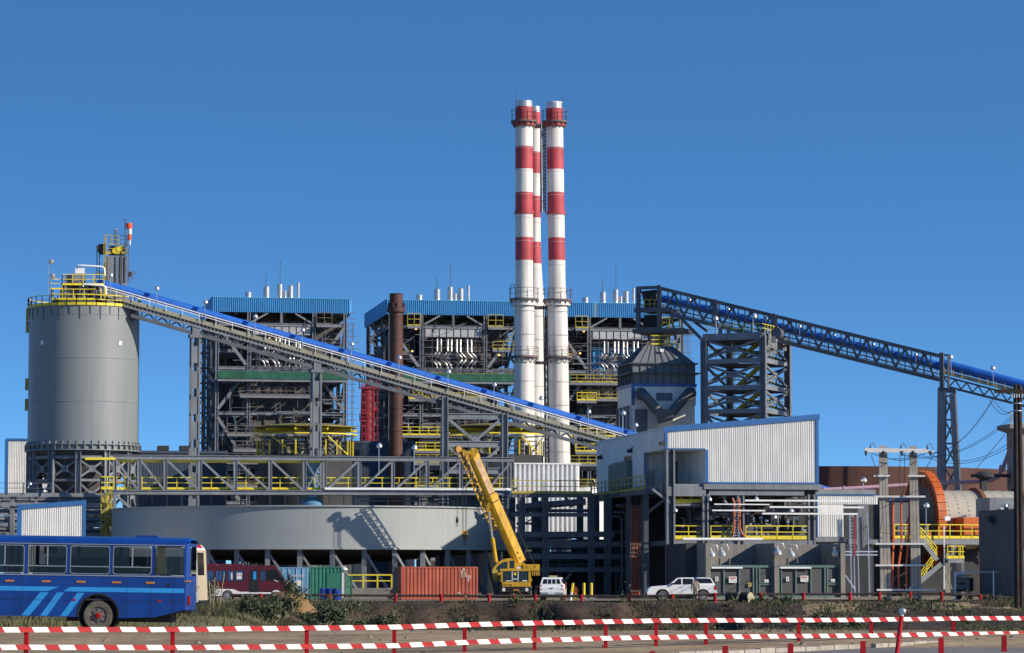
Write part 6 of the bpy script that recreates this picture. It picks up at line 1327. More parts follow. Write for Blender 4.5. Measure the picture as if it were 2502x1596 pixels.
b = MB(); e = f.r*-.03; b.sheet(f.w(0, RB, zb2)+e, f.w(0, BD, zb2)+e, f.w(0, RB, zL)+e, f.w(0, BD, zL)+e, 90, f.r*-.03); b.sheet(f.w(0, 0, zb1)+e, f.w(0, RB, zb1)+e, f.w(0, 0, zL)+e, f.w(0, RB, zL)+e, 32, f.r*-.03); b.build('side_wall', WHITE, t)
b = MB(); b.hexa([f.w(-.1, -.1, zL+.02), f.w(aR+.1, -.1, zR+.02), f.w(aR+.1, BD, zR+.02), f.w(-.1, BD, zL+.02)], [f.w(-.1, -.1, zL+.14), f.w(aR+.1, -.1, zR+.14), f.w(aR+.1, BD, zR+.14), f.w(-.1, BD, zL+.14)]); b.box(f.w(.05, .05, zb1-.06), f.r*(aN-.1), f.d*(RB-.1), f.u*.06); b.build('roof', WHITE, t)
b = MB(); o = -.10
b.bar(f.w(-.12, o-.02, zL-.05), f.w(aR+.12, o-.02, zR-.05), .08, .46); b.bar(f.w(.13, o, zb1), f.w(.13, o, zL-.2), .27, .06, f.d); b.bar(f.w(aR-.1, o, zb2), f.w(aR-.1, o, zR-.2), .24, .06, f.d); b.bar(f.w(aN, o, zb2+.05), f.w(aR, o, zb2+.05), .06, .14); b.bar(f.w(0, o, zb1+.04), f.w(aN, o, zb1+.04), .06, .10); b.bar(f.w(aN+.12, o, zb2), f.w(aN+.12, o, zb1-.02), .26, .06, f.d)
b.bar(f.w(-.1, RB-.25, zb2), f.w(-.1, RB-.25, zb1), .5, .1, f.r); b.build('trim', TRIM, t)
fa = lambda x0, y0, x1, y1, a0, a1: (f.loc(f.ata(x0, y0, a0)), f.loc(f.ata(x1, y1, a0)))
def sidebox(mb, x0, y0, x1, y1, dp):
    p, q = f.loc(f.ata(x0, y0, -.06)), f.loc(f.ata(x1, y1, -.06)); return mb.box(f.w(-.06-dp, q[1], q[2]), f.r*dp, f.d*(p[1]-q[1]), f.u*(p[2]-q[2]))
b = MB(); sidebox(b, 1499, 1137, 1545, 1192, .5); sidebox(b, 1503, 1133, 1540, 1138, .4); b.build('switch_cabinet', mat('grey_green_cabinet', (.14, .18, .17), .6), t)
b = MB(); sidebox(b, 1527, 1116, 1543, 1135, .08); b.build('window', DGLASS, t)
b = MB(); sidebox(b, 1580, 1150, 1600, 1190, .02); p = f.at(1682, 1150, RB-.2); b.box(f.w(Ac(1672), RB-.2, zb2), f.r*1.1, f.d*.12, f.u*2.2); b.build('door', DSTEEL, t)
for x, y in ((1461, 1122), (1534, 1106), (1613, 1088)): b = MB(); p = f.ata(x, y, -.5); b.box(p, f.r*.5, f.d*.45, f.u*.3); b.bar(p+f.u*.15, p+f.u*.5+f.r*.5, .08); b.build('bulkhead_lamp', DARK, t)
# floor frame and columns
b = MB(); z = zb2; b.box(f.w(aN-.2, -.3, z-.5), f.r*(aR-aN+.4), f.d*.5, f.u*.44); b.box(f.w(aN+.3, -.1, z-1.0), f.r*(aR-aN-1.6), f.d*.4, f.u*.45); b.box(f.w(0, -.2, z-1.1), f.r*aN, f.d*.35, f.u*.8); b.box(f.w(-.2, .2, z-.35), f.r*(aR+.2), f.d*(BD-.5), f.u*.3)
for k in range(6): a = aR*k/5; b.box(f.w(a-.2, .3, z-.9), f.r*.4, f.d*(BD-1), f.u*.55)
b.build('floor_frame', STEEL, t)
zc = zb2-.9
for x, bb, w_ in ((1638, 0, .62), (1724, 0, .40), (1811, .2, .5), (1985, .3, .5), (1638, 10, .5), (1811, 10, .5), (1985, 10, .5), (1450, 26, .6), (1724, 20, .5), (1880, 20, .5)):
    b = MB(); zt_ = zb1 if (x, bb) == (1638, 0) else zc; b.ibar(f.w(f.A(x), bb, -.2), f.w(f.A(x), bb, zt_), w_, w_, f.r, .14); b.bar(f.w(f.A(x), bb-.02, -.2), f.w(f.A(x), bb-.02, zt_), w_*.9, .1, f.d); b.build('column', STEEL, t)
# lower mezzanine with yellow rails
zm = f.C(1800, 1318); b = MB(); b.box(f.w(Ac(1648), .1, zm-.5), f.r*(Ac(1985)-Ac(1648)), f.d*11, f.u*.42); b.build('mezzanine', STEEL, t)
for x0, x1 in ((1648, 1717), (1737, 1790), (1822, 1975)): b = MB(); b.rail([f.w(Ac(x0), .15, zm), f.w(Ac(x1), .15, zm)], f.C(1800, 1285)-zm, 1.3, .045, .32); b.build('railing', YEL, t)
b = MB(); b.rail([f.w(Ac(1645), .4, f.C(1680, 1228)), f.w(Ac(1714), .4, f.C(1680, 1228))], 1.0, .85, .04, .3); b.build('railing', YEL, t); b = MB(); b.rail([f.w(Ac(1645), .6, f.C(1680, 1404)), f.w(Ac(1680), .6, f.C(1680, 1404))], 1.3, .6, .045, .25); b.build('railing', YEL, t)
b = MB(); b.box(f.w(Ac(1645), .4, f.C(1680, 1236)), f.r*(Ac(1714)-Ac(1645)), f.d*2, f.u*.2); b.bar(f.w(Ac(1645), .3, zm-.6), f.w(Ac(1680), .3, zm-.6), .2, .2); b.bar(f.w(Ac(1646), .3, zm-1.2), f.w(Ac(1672), .3, zm-.5), .2); b.bar(f.w(Ac(1638)-1.6, 0, zc+.4), f.w(Ac(1638), 0, zc-.8), .2); b.build('landing', STEEL, t)
b = MB(); R.seed(88)
for k in range(16): x = R.uniform(1660, 1940); y = R.uniform(1225, 1285); pbox(b, f, x, y, x+R.uniform(12, 45), min(1312, y+R.uniform(15, 40)), 6+k*.2, 7.5+k*.2)
b.build('process_vessel', DSTEEL, t)
b = MB(); b.box(f.w(Ac(1600), 14, 0), f.r*(f.A(2135, 1408, 14)-Ac(1600)), f.d*.3, f.u*zc); b.box(f.w(f.A(1490, 1408, 18), 18, 0), f.r*9, f.d*.3, f.u*zc); b.build('dark_backdrop', DARK, t)  # added dark backdrop, stands in for the gloom under the floor
b = MB(); R.seed(17)
for y, x0, x1, m_, bb in ((1223, 1820, 2105, .12, .6), (1239, 1880, 2110, .12, .5), (1255, 1862, 2095, .12, .4), (1232, 1745, 1880, .08, .8), (1247, 1740, 1870, .1, 1.2)): b.bar(f.at(x0, y, -bb), f.at(x1, y+1, -bb), m_, m_*1.2, f.u)
b.build('cable_tray', WPAINT, t)
b = MB(); b.pipe([f.at(1770, 1208, .5), f.at(1770, 1225, .5), f.at(1776, 1233, .5), f.at(1795, 1236, .5)], .17, 8)
for k in range(20):
    x, y = R.uniform(1700, 1960), R.uniform(1240, 1310); bb = R.uniform(2, 8)
    (b.tube(f.at(x, y, bb), f.at(x+R.uniform(20, 70), y, bb), R.uniform(.06, .2), 8) if R.random() < .6 else b.tube(f.at(x, y, bb), f.at(x, y+R.uniform(10, 40), bb), R.uniform(.06, .15), 8))
for k in range(46):
    x, y = R.uniform(1655, 1960), R.uniform(1212, 1312); bb = R.uniform(1.2, 7); l = R.uniform(12, 60)
    if R.random() < .55: b.tube(f.at(x, y, bb), f.at(min(1975, x+l), y, bb), R.uniform(.04, .14), 8)
    else: b.pipe([f.at(x, y, bb), f.at(x+6, y+1, bb), f.at(x+8, y+4, bb), f.at(x+8, min(1314, y+l), bb)], R.uniform(.04, .1), 6)
for x in (1777, 1783, 1789): b.pipe([f.at(x-14, 1256, .3), f.at(x-4, 1258, .3), f.at(x, 1264, .3), f.at(x, 1312, .3)], .05, 6)
b.build('process_pipe', STEEL, t)
b = MB(); R.seed(23)
for k in range(60): x, y = R.uniform(1660, 1965), R.uniform(1240, 1312); bb = R.uniform(1.5, 5); pbox(b, f, x, y, x+R.uniform(2, 9), y+R.uniform(2, 7), bb, bb+.4)
b.build('valve_gear', SILV, t)
b = MB()
for x0, x1 in ((1793, 1788), (1806, 1822)): b.pipe([f.at(x0-4, 1219, -.4), f.at(x0+1, 1228, -.4), f.at(x0+1, 1290, -.4), f.at((x0+x1)/2, 1306, -.4), f.at(x1, 1313, -.4)], .09, 6)
b.build('orange_cable', ORC, t); b = MB()
for x in (1792, 1808): b.bar(f.at(x, 1216, -.2), f.at(x, 1316, -.2), .07)
for k in range(13): b.bar(f.at(1792, 1224+k*7, -.2), f.at(1808, 1224+k*7, -.2), .06)
b.build('cable_ladder', GALV, t)
b = MB(); b.tube(f.at(1668, 1318, -1.), f.at(1862, 1318, -1.), .14, 8); b.build('conduit', WPAINT, t)
for x, y in ((1734, 1220), (1650, 1247), (1848, 1219), (1893, 1263), (1933, 1247)): b = MB(); p = f.at(x, y, -.3); dome(b, p, .75); b.bar(p+f.u*.2, p+f.u*.7+f.d*.5, .06); b.build('flood_lamp', GALV, t)
# platform in front of the side wall
f2 = Fr(1440, 272, PH); b = MB(); ta = thing('access_platform', 'dark platform with weathered yellow rails beside the white building', 'platform', f2.o)
ptsA = [f.w(-1.4, BD-4, zb2-.5), f.w(-1.4, 2.0, zb2-.5), f.w(.3, .6, zb2-.5)]
b.hexa([f.w(-1.4, BD-4, zb2-.9), f.w(-1.4, 1.5, zb2-.9), f.w(0, 1.5, zb2-.9), f.w(0, BD-4, zb2-.9)], [f.w(-1.4, BD-4, zb2-.45), f.w(-1.4, 1.5, zb2-.45), f.w(0, 1.5, zb2-.45), f.w(0, BD-4, zb2-.45)]); b.build('deck', DSTEEL, ta)
b = MB(); b.rail([f.w(-1.4, BD-4, zb2-.45), f.w(-1.4, 1.5, zb2-.45)], 1.15, 1.7, .04, .2); b.build('railing', YDIM, ta); b = MB()
for bb in (2, 9, 17): b.bar(f.w(-1.2, bb, -.2), f.w(-1.2, bb, zb2-.9), .4)
b.bar(f.w(-1.2, 2, zb2-2.6), f.w(.6, .2, zb2-1.0), .2); b.each('column', DSTEEL, ta)
# ================================================================== concrete transformer bays
f = Fr(1731, 250, PH); t = thing('transformer_bays', 'open topped grey concrete bays with green framed mesh gates', 'bays', f.o)
zt_ = f.C(1800, 1327); B = 6.2; X = [1730.5, 1898, 2060]; b = MB()
for x, w_ in zip(X, (.38, .38, .38)): a = f.A(x); b.box(f.w(a-w_/2, 0, -.3), f.r*w_, f.d*B, f.u*(zt_+.3))
b.box(f.w(f.A(1730.5), B, -.3), f.r*(f.A(2060)-f.A(1730.5)), f.d*.35, f.u*(zt_+.25)); b.box(f.w(f.A(1730.5)-.2, -.15, -.3), f.r*(f.A(2060)-f.A(1730.5)+.4), f.d*.3, f.u*.42); b.build('wall', CONC, t)
b = MB(); b.box(f.w(f.A(1730.5)-.19-.0, .5, 0), f.r*-.02, f.d*B*.9, f.u*zt_*.98); 
zg = f.C(1800, 1384); g0 = .35
for i, (x0, x1, panels) in enumerate(((1735, 1893, [1737, 1771, 1809, 1843, 1851, 1858, 1889]), (1903, 2056, [1905, 1912, 1947, 1984, 2018, 2024, 2052]))):
    bb = -.0; gt = MB(); gt.bar(f.w(f.A(x0), g0, zg), f.w(f.A(x1), g0, zg), .12, .2); gt.bar(f.w(f.A(x0), g0, .22), f.w(f.A(x1), g0, .22), .12, .2)
    for x in panels: gt.bar(f.w(f.A(x), g0-.02, .1), f.w(f.A(x), g0-.02, zg), .11, .11, f.d)
    gt.bar(f.w(f.A(panels[-2]), g0-.04, zg*.5), f.w(f.A(panels[-1]), g0-.04, zg*.5), .1, .12); gt.bar(f.w(f.A(panels[-2]), g0-.04, zg*.44), f.w(f.A(panels[-1]), g0-.04, zg*.44), .1, .08)
    g_ = gt.build('gate_frame', TEAL, t); gm = MB(); gm.box(f.w(f.A(x0)+.1, g0+.06, .12), f.r*(f.A(x1)-f.A(x0)-.2), f.d*.03, f.u*(zg-.2)); gm.build('mesh_panel', PANEL, g_)
    gl = MB(); gl.box(f.w(f.A(x0)+.15, g0-.25, zg-.18), f.r*2.6, f.d*.18, f.u*.14); gl.build('light_batten', WPAINT, g_)
    tk = MB(); tk.box(f.w(f.A(x0)+1.2, 2.4, .3), f.r*2.6, f.d*2, f.u*2.4)
    for k in range(3): tk.tube(f.w(f.A(x0)+1.6+.8*k, 3.2, 2.7), f.w(f.A(x0)+1.6+.8*k, 3.2, 3.3), .1, 8)
    tk = tk.build('transformer_tank', DSTEEL, t)
def sign(x0, y0, x1, y1, lab, kind):
    s = thing('safety_sign' if kind == 'danger' else 'notice_plate', lab, 'sign', f.at(x0, y1, .25), 'signs on the bay gates'); k = MB(); pbox(k, f, x0, y0, x1, y1, g0-.12, g0-.09); k.build('plate', WPAINT if kind != 'yellow' else YDIM, s)
    if kind == 'danger':
        k = MB(); pbox(k, f, x0+1.8, y0+1.6, x1-2, y0+6.2, g0-.126, g0-.122); k.build('red_header', RED, s); text('lettering', 'DANGER', .13, f.at((x0+x1)/2, y0+3.9, g0-.13), f.r, f.u, WPAINT, s, .001)
        k = MB(); pbox(k, f, x1-5, y1-5, x1-2.4, y1-2, g0-.126, g0-.122); pbox(k, f, x0+3, y0+8.2, x1-6, y0+8.9, g0-.126, g0-.122); pbox(k, f, x0+3, y0+10.2, x1-7, y0+10.9, g0-.126, g0-.122); k.build('warning_mark', BLKP, s)
    else: k = MB(); m = (x0+x1)/2; pbox(k, f, m-1.3, y0+2, m+1.3, y1-2, g0-.126, g0-.122); k.build('printed_mark', DSTEEL, s)
sign(1781, 1409, 1800, 1424, 'white board with red DANGER header on the gate of the bay nearer the pickup', 'danger'); sign(1956, 1407, 1975, 1421.5, 'white board with red DANGER header on the gate of the bay nearer the concrete poles', 'danger')
sign(1748, 1409.5, 1755, 1420, 'small upright white notice beside the first danger board', 'w'); sign(1921, 1409.5, 1928, 1420, 'small upright white notice beside the second danger board', 'w'); sign(1828.5, 1423.5, 1836, 1433.5, 'small yellow notice low on the gate of the bay nearer the pickup', 'yellow'); sign(1868, 1416, 1878, 1423, 'small wide white notice on the narrow door of the bay nearer the pickup', 'w'); sign(2031, 1415, 2040, 1421, 'small wide white notice on the narrow door of the bay nearer the concrete poles', 'w')
for x, y, bb, lab in ((1737, 1350, .2, 'silver flood lamp on the front pillar of the first concrete bay'), (1763, 1349, 3.5, 'silver flood lamp inside the first concrete bay'), (1899, 1346, -.4, 'silver flood lamp on the middle concrete pillar'), (1932, 1350, 3.0, 'silver flood lamp inside the second concrete bay'), (2041, 1348, .5, 'shaded flood lamp inside the second bay by the end pillar')):
    b = MB(); p = f.at(x, y, bb); b.lathe(p, [(.34, -.3), (.3, -.05), (.14, .15), (.12, .4), (0, .42)], 14, (-.25, -.3, 1)); b.pipe([p+f.u*.3, p+f.u*.65+f.r*-.1, p+f.u*.6+f.r*.5, p+f.r*.6+f.u*.2], .035, 5); tag(b.build('flood_lamp', GALV), lab, 'lamp', 'flood lamps at the bays')
b = MB(); f3 = Fr(1676, 253, PH); pbox(b, f3, 1676, 1327, 1726, 1470, 0, .4); b.box(f3.w(0, .4, -.2), f3.r*.4, f3.d*7, f3.u*(f3.C(1680, 1328)+.2)); tag(b.build('dark_wall', mat('dark_concrete', (.055, .056, .06), .85, var=.1)), 'dark concrete wall between the yellow landing and the bays', 'wall')  # one even dark tone over the whole wall
# ================================================================== dark pipe rack in the middle
f = Fr(1255, 272, PH); t = thing('pipe_rack', 'dark multi level steel pipe rack between the crane and the white building', 'pipe rack', f.o)
for x in (1275, 1332, 1444, 1484, 1560):
    for bb in (0, 5): b = MB(); b.ibar(f.w(f.A(x), bb, -.2), f.w(f.A(x), bb, f.C(x, 1207)), .5, .45, f.r, .1); b.build('column', DSTEEL, t)
for y, x0, x1, h in ((1209, 1250, 1445, .5), (1258, 1250, 1440, .35), (1306, 1262, 1500, .5), (1330, 1250, 1560, .5), (1360, 1262, 1560, .45), (1392, 1300, 1560, .4)):
    b = MB()
    for bb in (0, 5): b.bar(f.at(x0, y, bb), f.at(x1, y, bb), .3, h)
    for x in (1275, 1332, 1444): b.bar(f.at(x, y, 0), f.at(x, y, 5), .25, .3)
    b.build('beam', DSTEEL, t)
b = MB(); R.seed(31)
b.tube(f.at(1262, 1240, .6), f.at(1430, 1226, .6), .3, 12); b.pipe([f.at(1256, 1254, .8), f.at(1300, 1248, .8), f.at(1440, 1248, .8)], .16, 10); b.pipe([f.at(1255, 1322, 1), f.at(1400, 1312, 1), f.at(1420, 1305, 1), f.at(1530, 1300, 1), f.at(1541, 1308, 1), f.at(1543, 1400, 1)], .16, 10)
for x, y, r in ((1535, 1236, .16), (1530, 1252, .13), (1519, 1262, .11)): b.pipe([f.at(x-30, y, -.3), f.at(x-6, y, -.3), f.at(x, y+6, -.3), f.at(x+1, 1460, -.3)], r, 8)
for k in range(7): y = 1312+k*14; b.tube(f.at(1265+R.uniform(0, 40), y, 2), f.at(1400+R.uniform(0, 130), y+R.uniform(-2, 2), 2), R.uniform(.08, .2), 8)
b.tube(f.at(1262, 1280, 1), f.at(1340, 1279, 1), .1, 8); b.tube(f.at(1262, 1292, 1), f.at(1300, 1268, 1), .06, 8)
for k in range(12): x = R.uniform(1270, 1550); b.tube(f.at(x, 1340, 1.5), f.at(x, 1455, 1.5), R.uniform(.06, .15), 8)
b.build('pipe', DSTEEL, t); b = MB()
for k in range(14): x = R.uniform(1290, 1540); y = R.uniform(1395, 1440); pbox(b, f, x, y, x+R.uniform(10, 30), 1462, 2+k*.2, 3.5+k*.2)
pbox(b, f, 1262, 1372, 1640, 1462, 6, 7); pbox(b, f, 1400, 1318, 1640, 1462, 8, 9); b.build('skid_and_dark_backing', DARK, t)  # the two wide boxes only add darkness behind the rack
b = MB(); b.rail([f.w(f.A(1250), -.2, f.C(1300, 1206)), f.w(f.A(1445), -.2, f.C(1300, 1206))], 1.15, 1.4, .04, .22); b.build('railing', YDIM, t)
b = MB(); b.bar(f.at(1398, 1240, 1), f.at(1380, 1212, 1), .2); b.bar(f.at(1346, 1250, 0), f.at(1330, 1215, 0), .2); b.bar(f.at(1345, 1465, 0), f.at(1395, 1400, 0), .2); b.bar(f.at(1335, 1400, 0), f.at(1395, 1465, 0), .2); b.build('brace', DSTEEL, t)
f = Fr(1552, 266, PH); t = thing('cable_riser', 'brown caged cable ladder with bright orange cables before the dark rack', 'cable ladder', f.o); b = MB(); pbox(b, f, 1541, 1234, 1566, 1466, .3, .5); b.build('backing', RUSTP, t); b = MB()
for x in (1541, 1549, 1558, 1566): b.bar(f.at(x, 1234), f.at(x, 1466), .06)
for k in range(22): b.bar(f.at(1541, 1236+k*10.4), f.at(1566, 1236+k*10.4), .06)
b.build('rungs', RUSTED, t); b = MB()
for k in range(5): b.pipe([f.at(1544+k*4.4, 1240, .2), f.at(1544+k*4.4+R.uniform(-2, 2), 1330, .15), f.at(1544+k*4.4, 1460, .2)], .06, 6)
b.build('orange_cable', ORC, t)
# ================================================================== ball mill, rusted tank and the structures at the far right
f = Fr(1985, 362, PH); c = V((GX(1985, 362), 362, 0)); b = MB(); rr = 24.5; z = PZ(1139, 337.5); b.lathe(c, [(rr, 0), (rr, z), (rr-.3, z), (rr-.3, z-1), (0, z-1)], 96)
tag(b.build('rusted_tank', RUSTT), 'big rust brown tank behind the orange ball mill', 'tank')
f = Fr(2262, 285, PH+rad(5)); mc = f.w(1.75, 4.5, PZ(1270, 289)); RG, RC = 4.55, 2.75; ax = f.r
t = thing('ball_mill', 'ball mill with a beige studded drum and a large orange ring gear cover', 'ball mill', f.w(0, 4.5, 0))
b = MB(); b.lathe(mc, [(RC, .6), (RC, 16)], 64, ax)
for k in range(14):
    for j in range(40): a = 2*math.pi*(j+.5*(k % 2))/40; dv = f.u*math.cos(a)+f.d*math.sin(a); p = mc+ax*(1.5+k*1.0)+dv*RC; b.bar(p-dv*.02, p+dv*.06, .12) if dv.dot(f.d) < .3 else None
b.build('drum', MILLB, t)
for k in (5.0, 9.3, 13.6): b = MB(); b.lathe(mc+ax*k, [(RC, 0), (RC+.32, 0), (RC+.32, .4), (RC, .4)], 64, ax); b.build('flange_ring', mat('brown_flange_paint', (.16, .06, .025), .7) if 'brown_flange_paint' not in MATS else MATS['brown_flange_paint'], t)
b = MB(); b.lathe(mc, [(RG-.3, -.42), (RG, -.4), (RG, .42), (RG-.35, .45), (RC, .45)], 72, ax)
for k in range(36): a = 2*math.pi*k/36; dv = f.u*math.cos(a)+f.d*math.sin(a); b.bar(mc+dv*(RG+.03)-ax*.42, mc+dv*(RG+.03)+ax*.44, .06, .1, dv)
b.build('gear_cover', ORNG, t); b = MB(); b.lathe(mc, [(RG-1.2, -.3), (RG-.3, -.38)], 72, ax)
for k in range(36): a = 2*math.pi*k/36; dv = f.u*math.cos(a)+f.d*math.sin(a); b.bar(mc+dv*(RG-1.2)-ax*.34, mc+dv*(RG-.25)-ax*.4, .08, .08, ax)
b.build('gear_face', mat('dark_orange_gear_face', (.20, .05, .015), .6, var=.2), t)
b = MB(); b.lathe(mc, [(1.1, -2.6), (1.3, -1.2), (2.6, -.2), (RG-1.15, -.2)], 48, ax); b.lathe(mc-ax*2.6, [(0, 0), (1.6, 0), (1.6, .4), (1.1, .4)], 32, ax); b.build('end_plate', MCASE, t)
b = MB(); pbox(b, f, 2355, 1264, 2394, 1312, -1, 2); pbox(b, f, 2338, 1272, 2348, 1282, .5, 1.5); pbox(b, f, 2268, 1300, 2276, 1312, 0, 1); b.build('drive_guard', ORNG, t); b = MB(); b.hexa([f.at(2330, 1290, 1), f.at(2362, 1290, 1), f.at(2362, 1290, 3), f.at(2330, 1290, 3)], [f.at(2330, 1266, 1), f.at(2362, 1257, 1), f.at(2362, 1257, 3), f.at(2330, 1266, 3)]); pbox(b, f, 2180, 1228, 2222, 1285, 2, 5); pbox(b, f, 2100, 1222, 2236, 1330, 6, 8); pbox(b, f, 2185, 1286, 2260, 1312, 1, 3)
for k in range(12): x = R.uniform(2185, 2380); pbox(b, f, x, R.uniform(1285, 1300), x+R.uniform(5, 15), 1314, .3, 1.3)
b.build('drive_unit', DSTEEL, t)
t = thing('mill_platform', 'grey steel platform with yellow railings and stairs in front of the ball mill', 'platform', f.o); z = f.C(2260, 1316, -1.5); b = MB(); b.box(f.w(f.A(2172), -1.5, z-.55), f.r*(f.A(2440)-f.A(2172)), f.d*5, f.u*.5); b.build('deck', STEEL, t)
b = MB(); b.rail([f.w(f.A(2172), -1.5, z), f.w(f.A(2440), -1.5, z)], f.C(2260, 1282, -1.5)-z, 1.1, .045, .25); zl = f.C(2300, 1365, -2.5); b.rail([f.w(f.A(2290), -2.5, zl), f.w(f.A(2332), -2.5, zl), f.w(f.A(2332), -1.5, zl)], 1.15, .5, .04, .25)
p0, p1, p2 = f.at(2250, 1318, -2.4), f.at(2290, 1368, -2.4), f.at(2252, 1425, -2.4)
for e in (.45, .75, 1.1): b.bar(p0+f.u*e, p1+f.u*e, .07); b.bar(p2+f.u*e, p1+f.u*e, .07)
for k in range(4): q = p0.lerp(p1, k/3); b.bar(q, q+f.u*1.1, .07); q = p2.lerp(p1, k/3); b.bar(q, q+f.u*1.1, .07)
b.build('railing', YEL, t)
b = MB(); b.bar(p0, p1, .1, .4, f.u); b.bar(f.at(2225, 1440, -2.4), f.at(2300, 1378, -2.4), .12, .45, f.u); b.box(f.w(f.A(2290), -2.6, zl-.4), f.r*1.6, f.d*1.1, f.u*.35)
for k in range(9): q = p0.lerp(p1, k/8); b.box(q-f.r*.15, f.r*.3, f.d*.9, f.u*.05)
b.build('stair', STEEL, t)
for x in (2316, 2331): b = MB(); b.bar(f.w(f.A(x), -2.0 if x > 2320 else -1.3, 0), f.w(f.A(x), -2 if x > 2320 else -1.3, z-.5 if x < 2320 else zl), .5 if x < 2320 else .3); b.build('column', STEEL, t)
b = MB(); b.hexa([f.at(2306, 1450, -.5), f.at(2322, 1450, -.5), f.at(2322, 1450, 1.5), f.at(2306, 1450, 1.5)], [f.at(2313, 1325, -.5), f.at(2330, 1325, -.5), f.at(2330, 1325, 1.5), f.at(2313, 1325, 1.5)]); b.bar(f.at(2302, 1380, -2), f.at(2326, 1440, -2), .12); b.bar(f.at(2326, 1380, -2), f.at(2302, 1440, -2), .12); b.build('concrete_pier', CONC, t)
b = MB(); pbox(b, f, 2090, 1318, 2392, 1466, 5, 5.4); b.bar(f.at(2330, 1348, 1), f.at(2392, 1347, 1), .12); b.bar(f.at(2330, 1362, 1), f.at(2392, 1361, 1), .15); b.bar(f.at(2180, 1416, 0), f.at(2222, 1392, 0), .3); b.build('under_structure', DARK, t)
b = MB(); p = f.at(2307, 1440, -2.2); b.bar(p, f.at(2307, 1285, -2.2), .12); pbox(b, f, 2309, 1262, 2322, 1272, -2.4, -2.1); b.build('instrument_post', WPAINT, t)
# white annex and cable ladders
f = Fr(1997, 268, PH); t = thing('white_annex', 'small white corrugated annex with blue corner trim under the lilac pipe', 'building', f.o); b = MB()
for x0, x1, y0, y1 in ((1998, 2146, 1211, 1232), (1998, 2062, 1252, 1312)): A, B_ = f.A(x0), f.A(x1); b.sheet(f.w(A, 0, f.C(x0, y1)), f.w(B_, 0, f.C(x0, y1)), f.w(A, 0, f.C(x0, y0)), f.w(B_, 0, f.C(x0, y0)), int((B_-A)/.19), f.d*-.05)
b.box(f.w(0, .01, f.C(2000, 1312)), f.r*f.A(2062), f.d*4, f.u*(f.C(2000, 1211)-f.C(2000, 1312))); b.box(f.w(f.A(2062), .01, f.C(2000, 1232)), f.r*(f.A(2146)-f.A(2062)), f.d*4, f.u*(f.C(2000, 1211)-f.C(2000, 1232))); b.build('wall', WHITE, t)
b = MB(); pbox(b, f, 1995, 1209, 1999, 1313, -.12, .1); pbox(b, f, 1996, 1208, 2147, 1211, -.12, 4); b.build('trim', TRIM, t); b = MB(); pbox(b, f, 1990, 1196, 2140, 1208, .3, 3.5); pbox(b, f, 1994, 1313, 2066, 1324, -.1, 4); pbox(b, f, 1990, 1318, 2145, 1330, .8, 4); b.build('floor_frame', STEEL, t)
b = MB()
for x in (1992, 2062, 2140): b.bar(f.w(f.A(x), 2, -.2), f.w(f.A(x), 2, f.C(x, 1313)), .4)
b.build('column', DSTEEL, t)
t = thing('cable_rack', 'scaffold like cable ladders with red cables beside the white annex', 'cable rack', f.at(2080, 1470, -.5)); b = MB()
for x in (2076, 2084, 2094, 2120): b.bar(f.at(x, 1255, -.6), f.w(f.A(x), -.6, 0), .1)
for k in range(13): b.bar(f.at(2076, 1262+k*8, -.6), f.at(2084, 1262+k*8, -.6), .07)
for y in (1348, 1356): b.bar(f.at(2064, y, -.6), f.at(2144, y, -.6), .1)
b.bar(f.at(2066, 1406, -.8), f.at(2090, 1442, -.8), .1); b.build('frame', GALV, t); b = MB()
for x in (2086, 2090): b.pipe([f.at(x-3, 1262, -.7), f.at(x, 1275, -.7), f.at(x, 1360, -.7)], .04, 6)
b.build('red_cable', REDC, t); b = MB()
for k in range(9): x = 2096+k*3; b.pipe([f.at(x, 1232, -.2), f.at(x+R.uniform(-1, 1), 1290, -.2), f.at(x, 1350-3*k, -.2)], .06, 5)
b.build('conduit', STEEL, t)
# lilac pipe
f = Fr(2200, 303, PH); t = thing('lilac_pipe', 'long lilac process pipe rising past the grey tower at the far end', 'pipe', f.at(1990, 1198)); b = MB(); b.pipe([f.at(x, y, 0) for x, y in ((1986, 1198), (2090, 1193), (2200, 1186), (2330, 1180), (2418, 1176), (2440, 1166), (2450, 1145), (2470, 1092), (2490, 1040))], .2, 10); b.build('run', PINK, t)
b = MB()
for x, y in ((2012, 1197), (2062, 1194)): b.lathe(f.at(x, y), [(.3, -.06), (.3, .06)], 12, f.r)
b.lathe(f.at(2449, 1144), [(.34, -.25), (.34, .25)], 12, (.3, 0, 1)); b.build('flange', PINK, t)
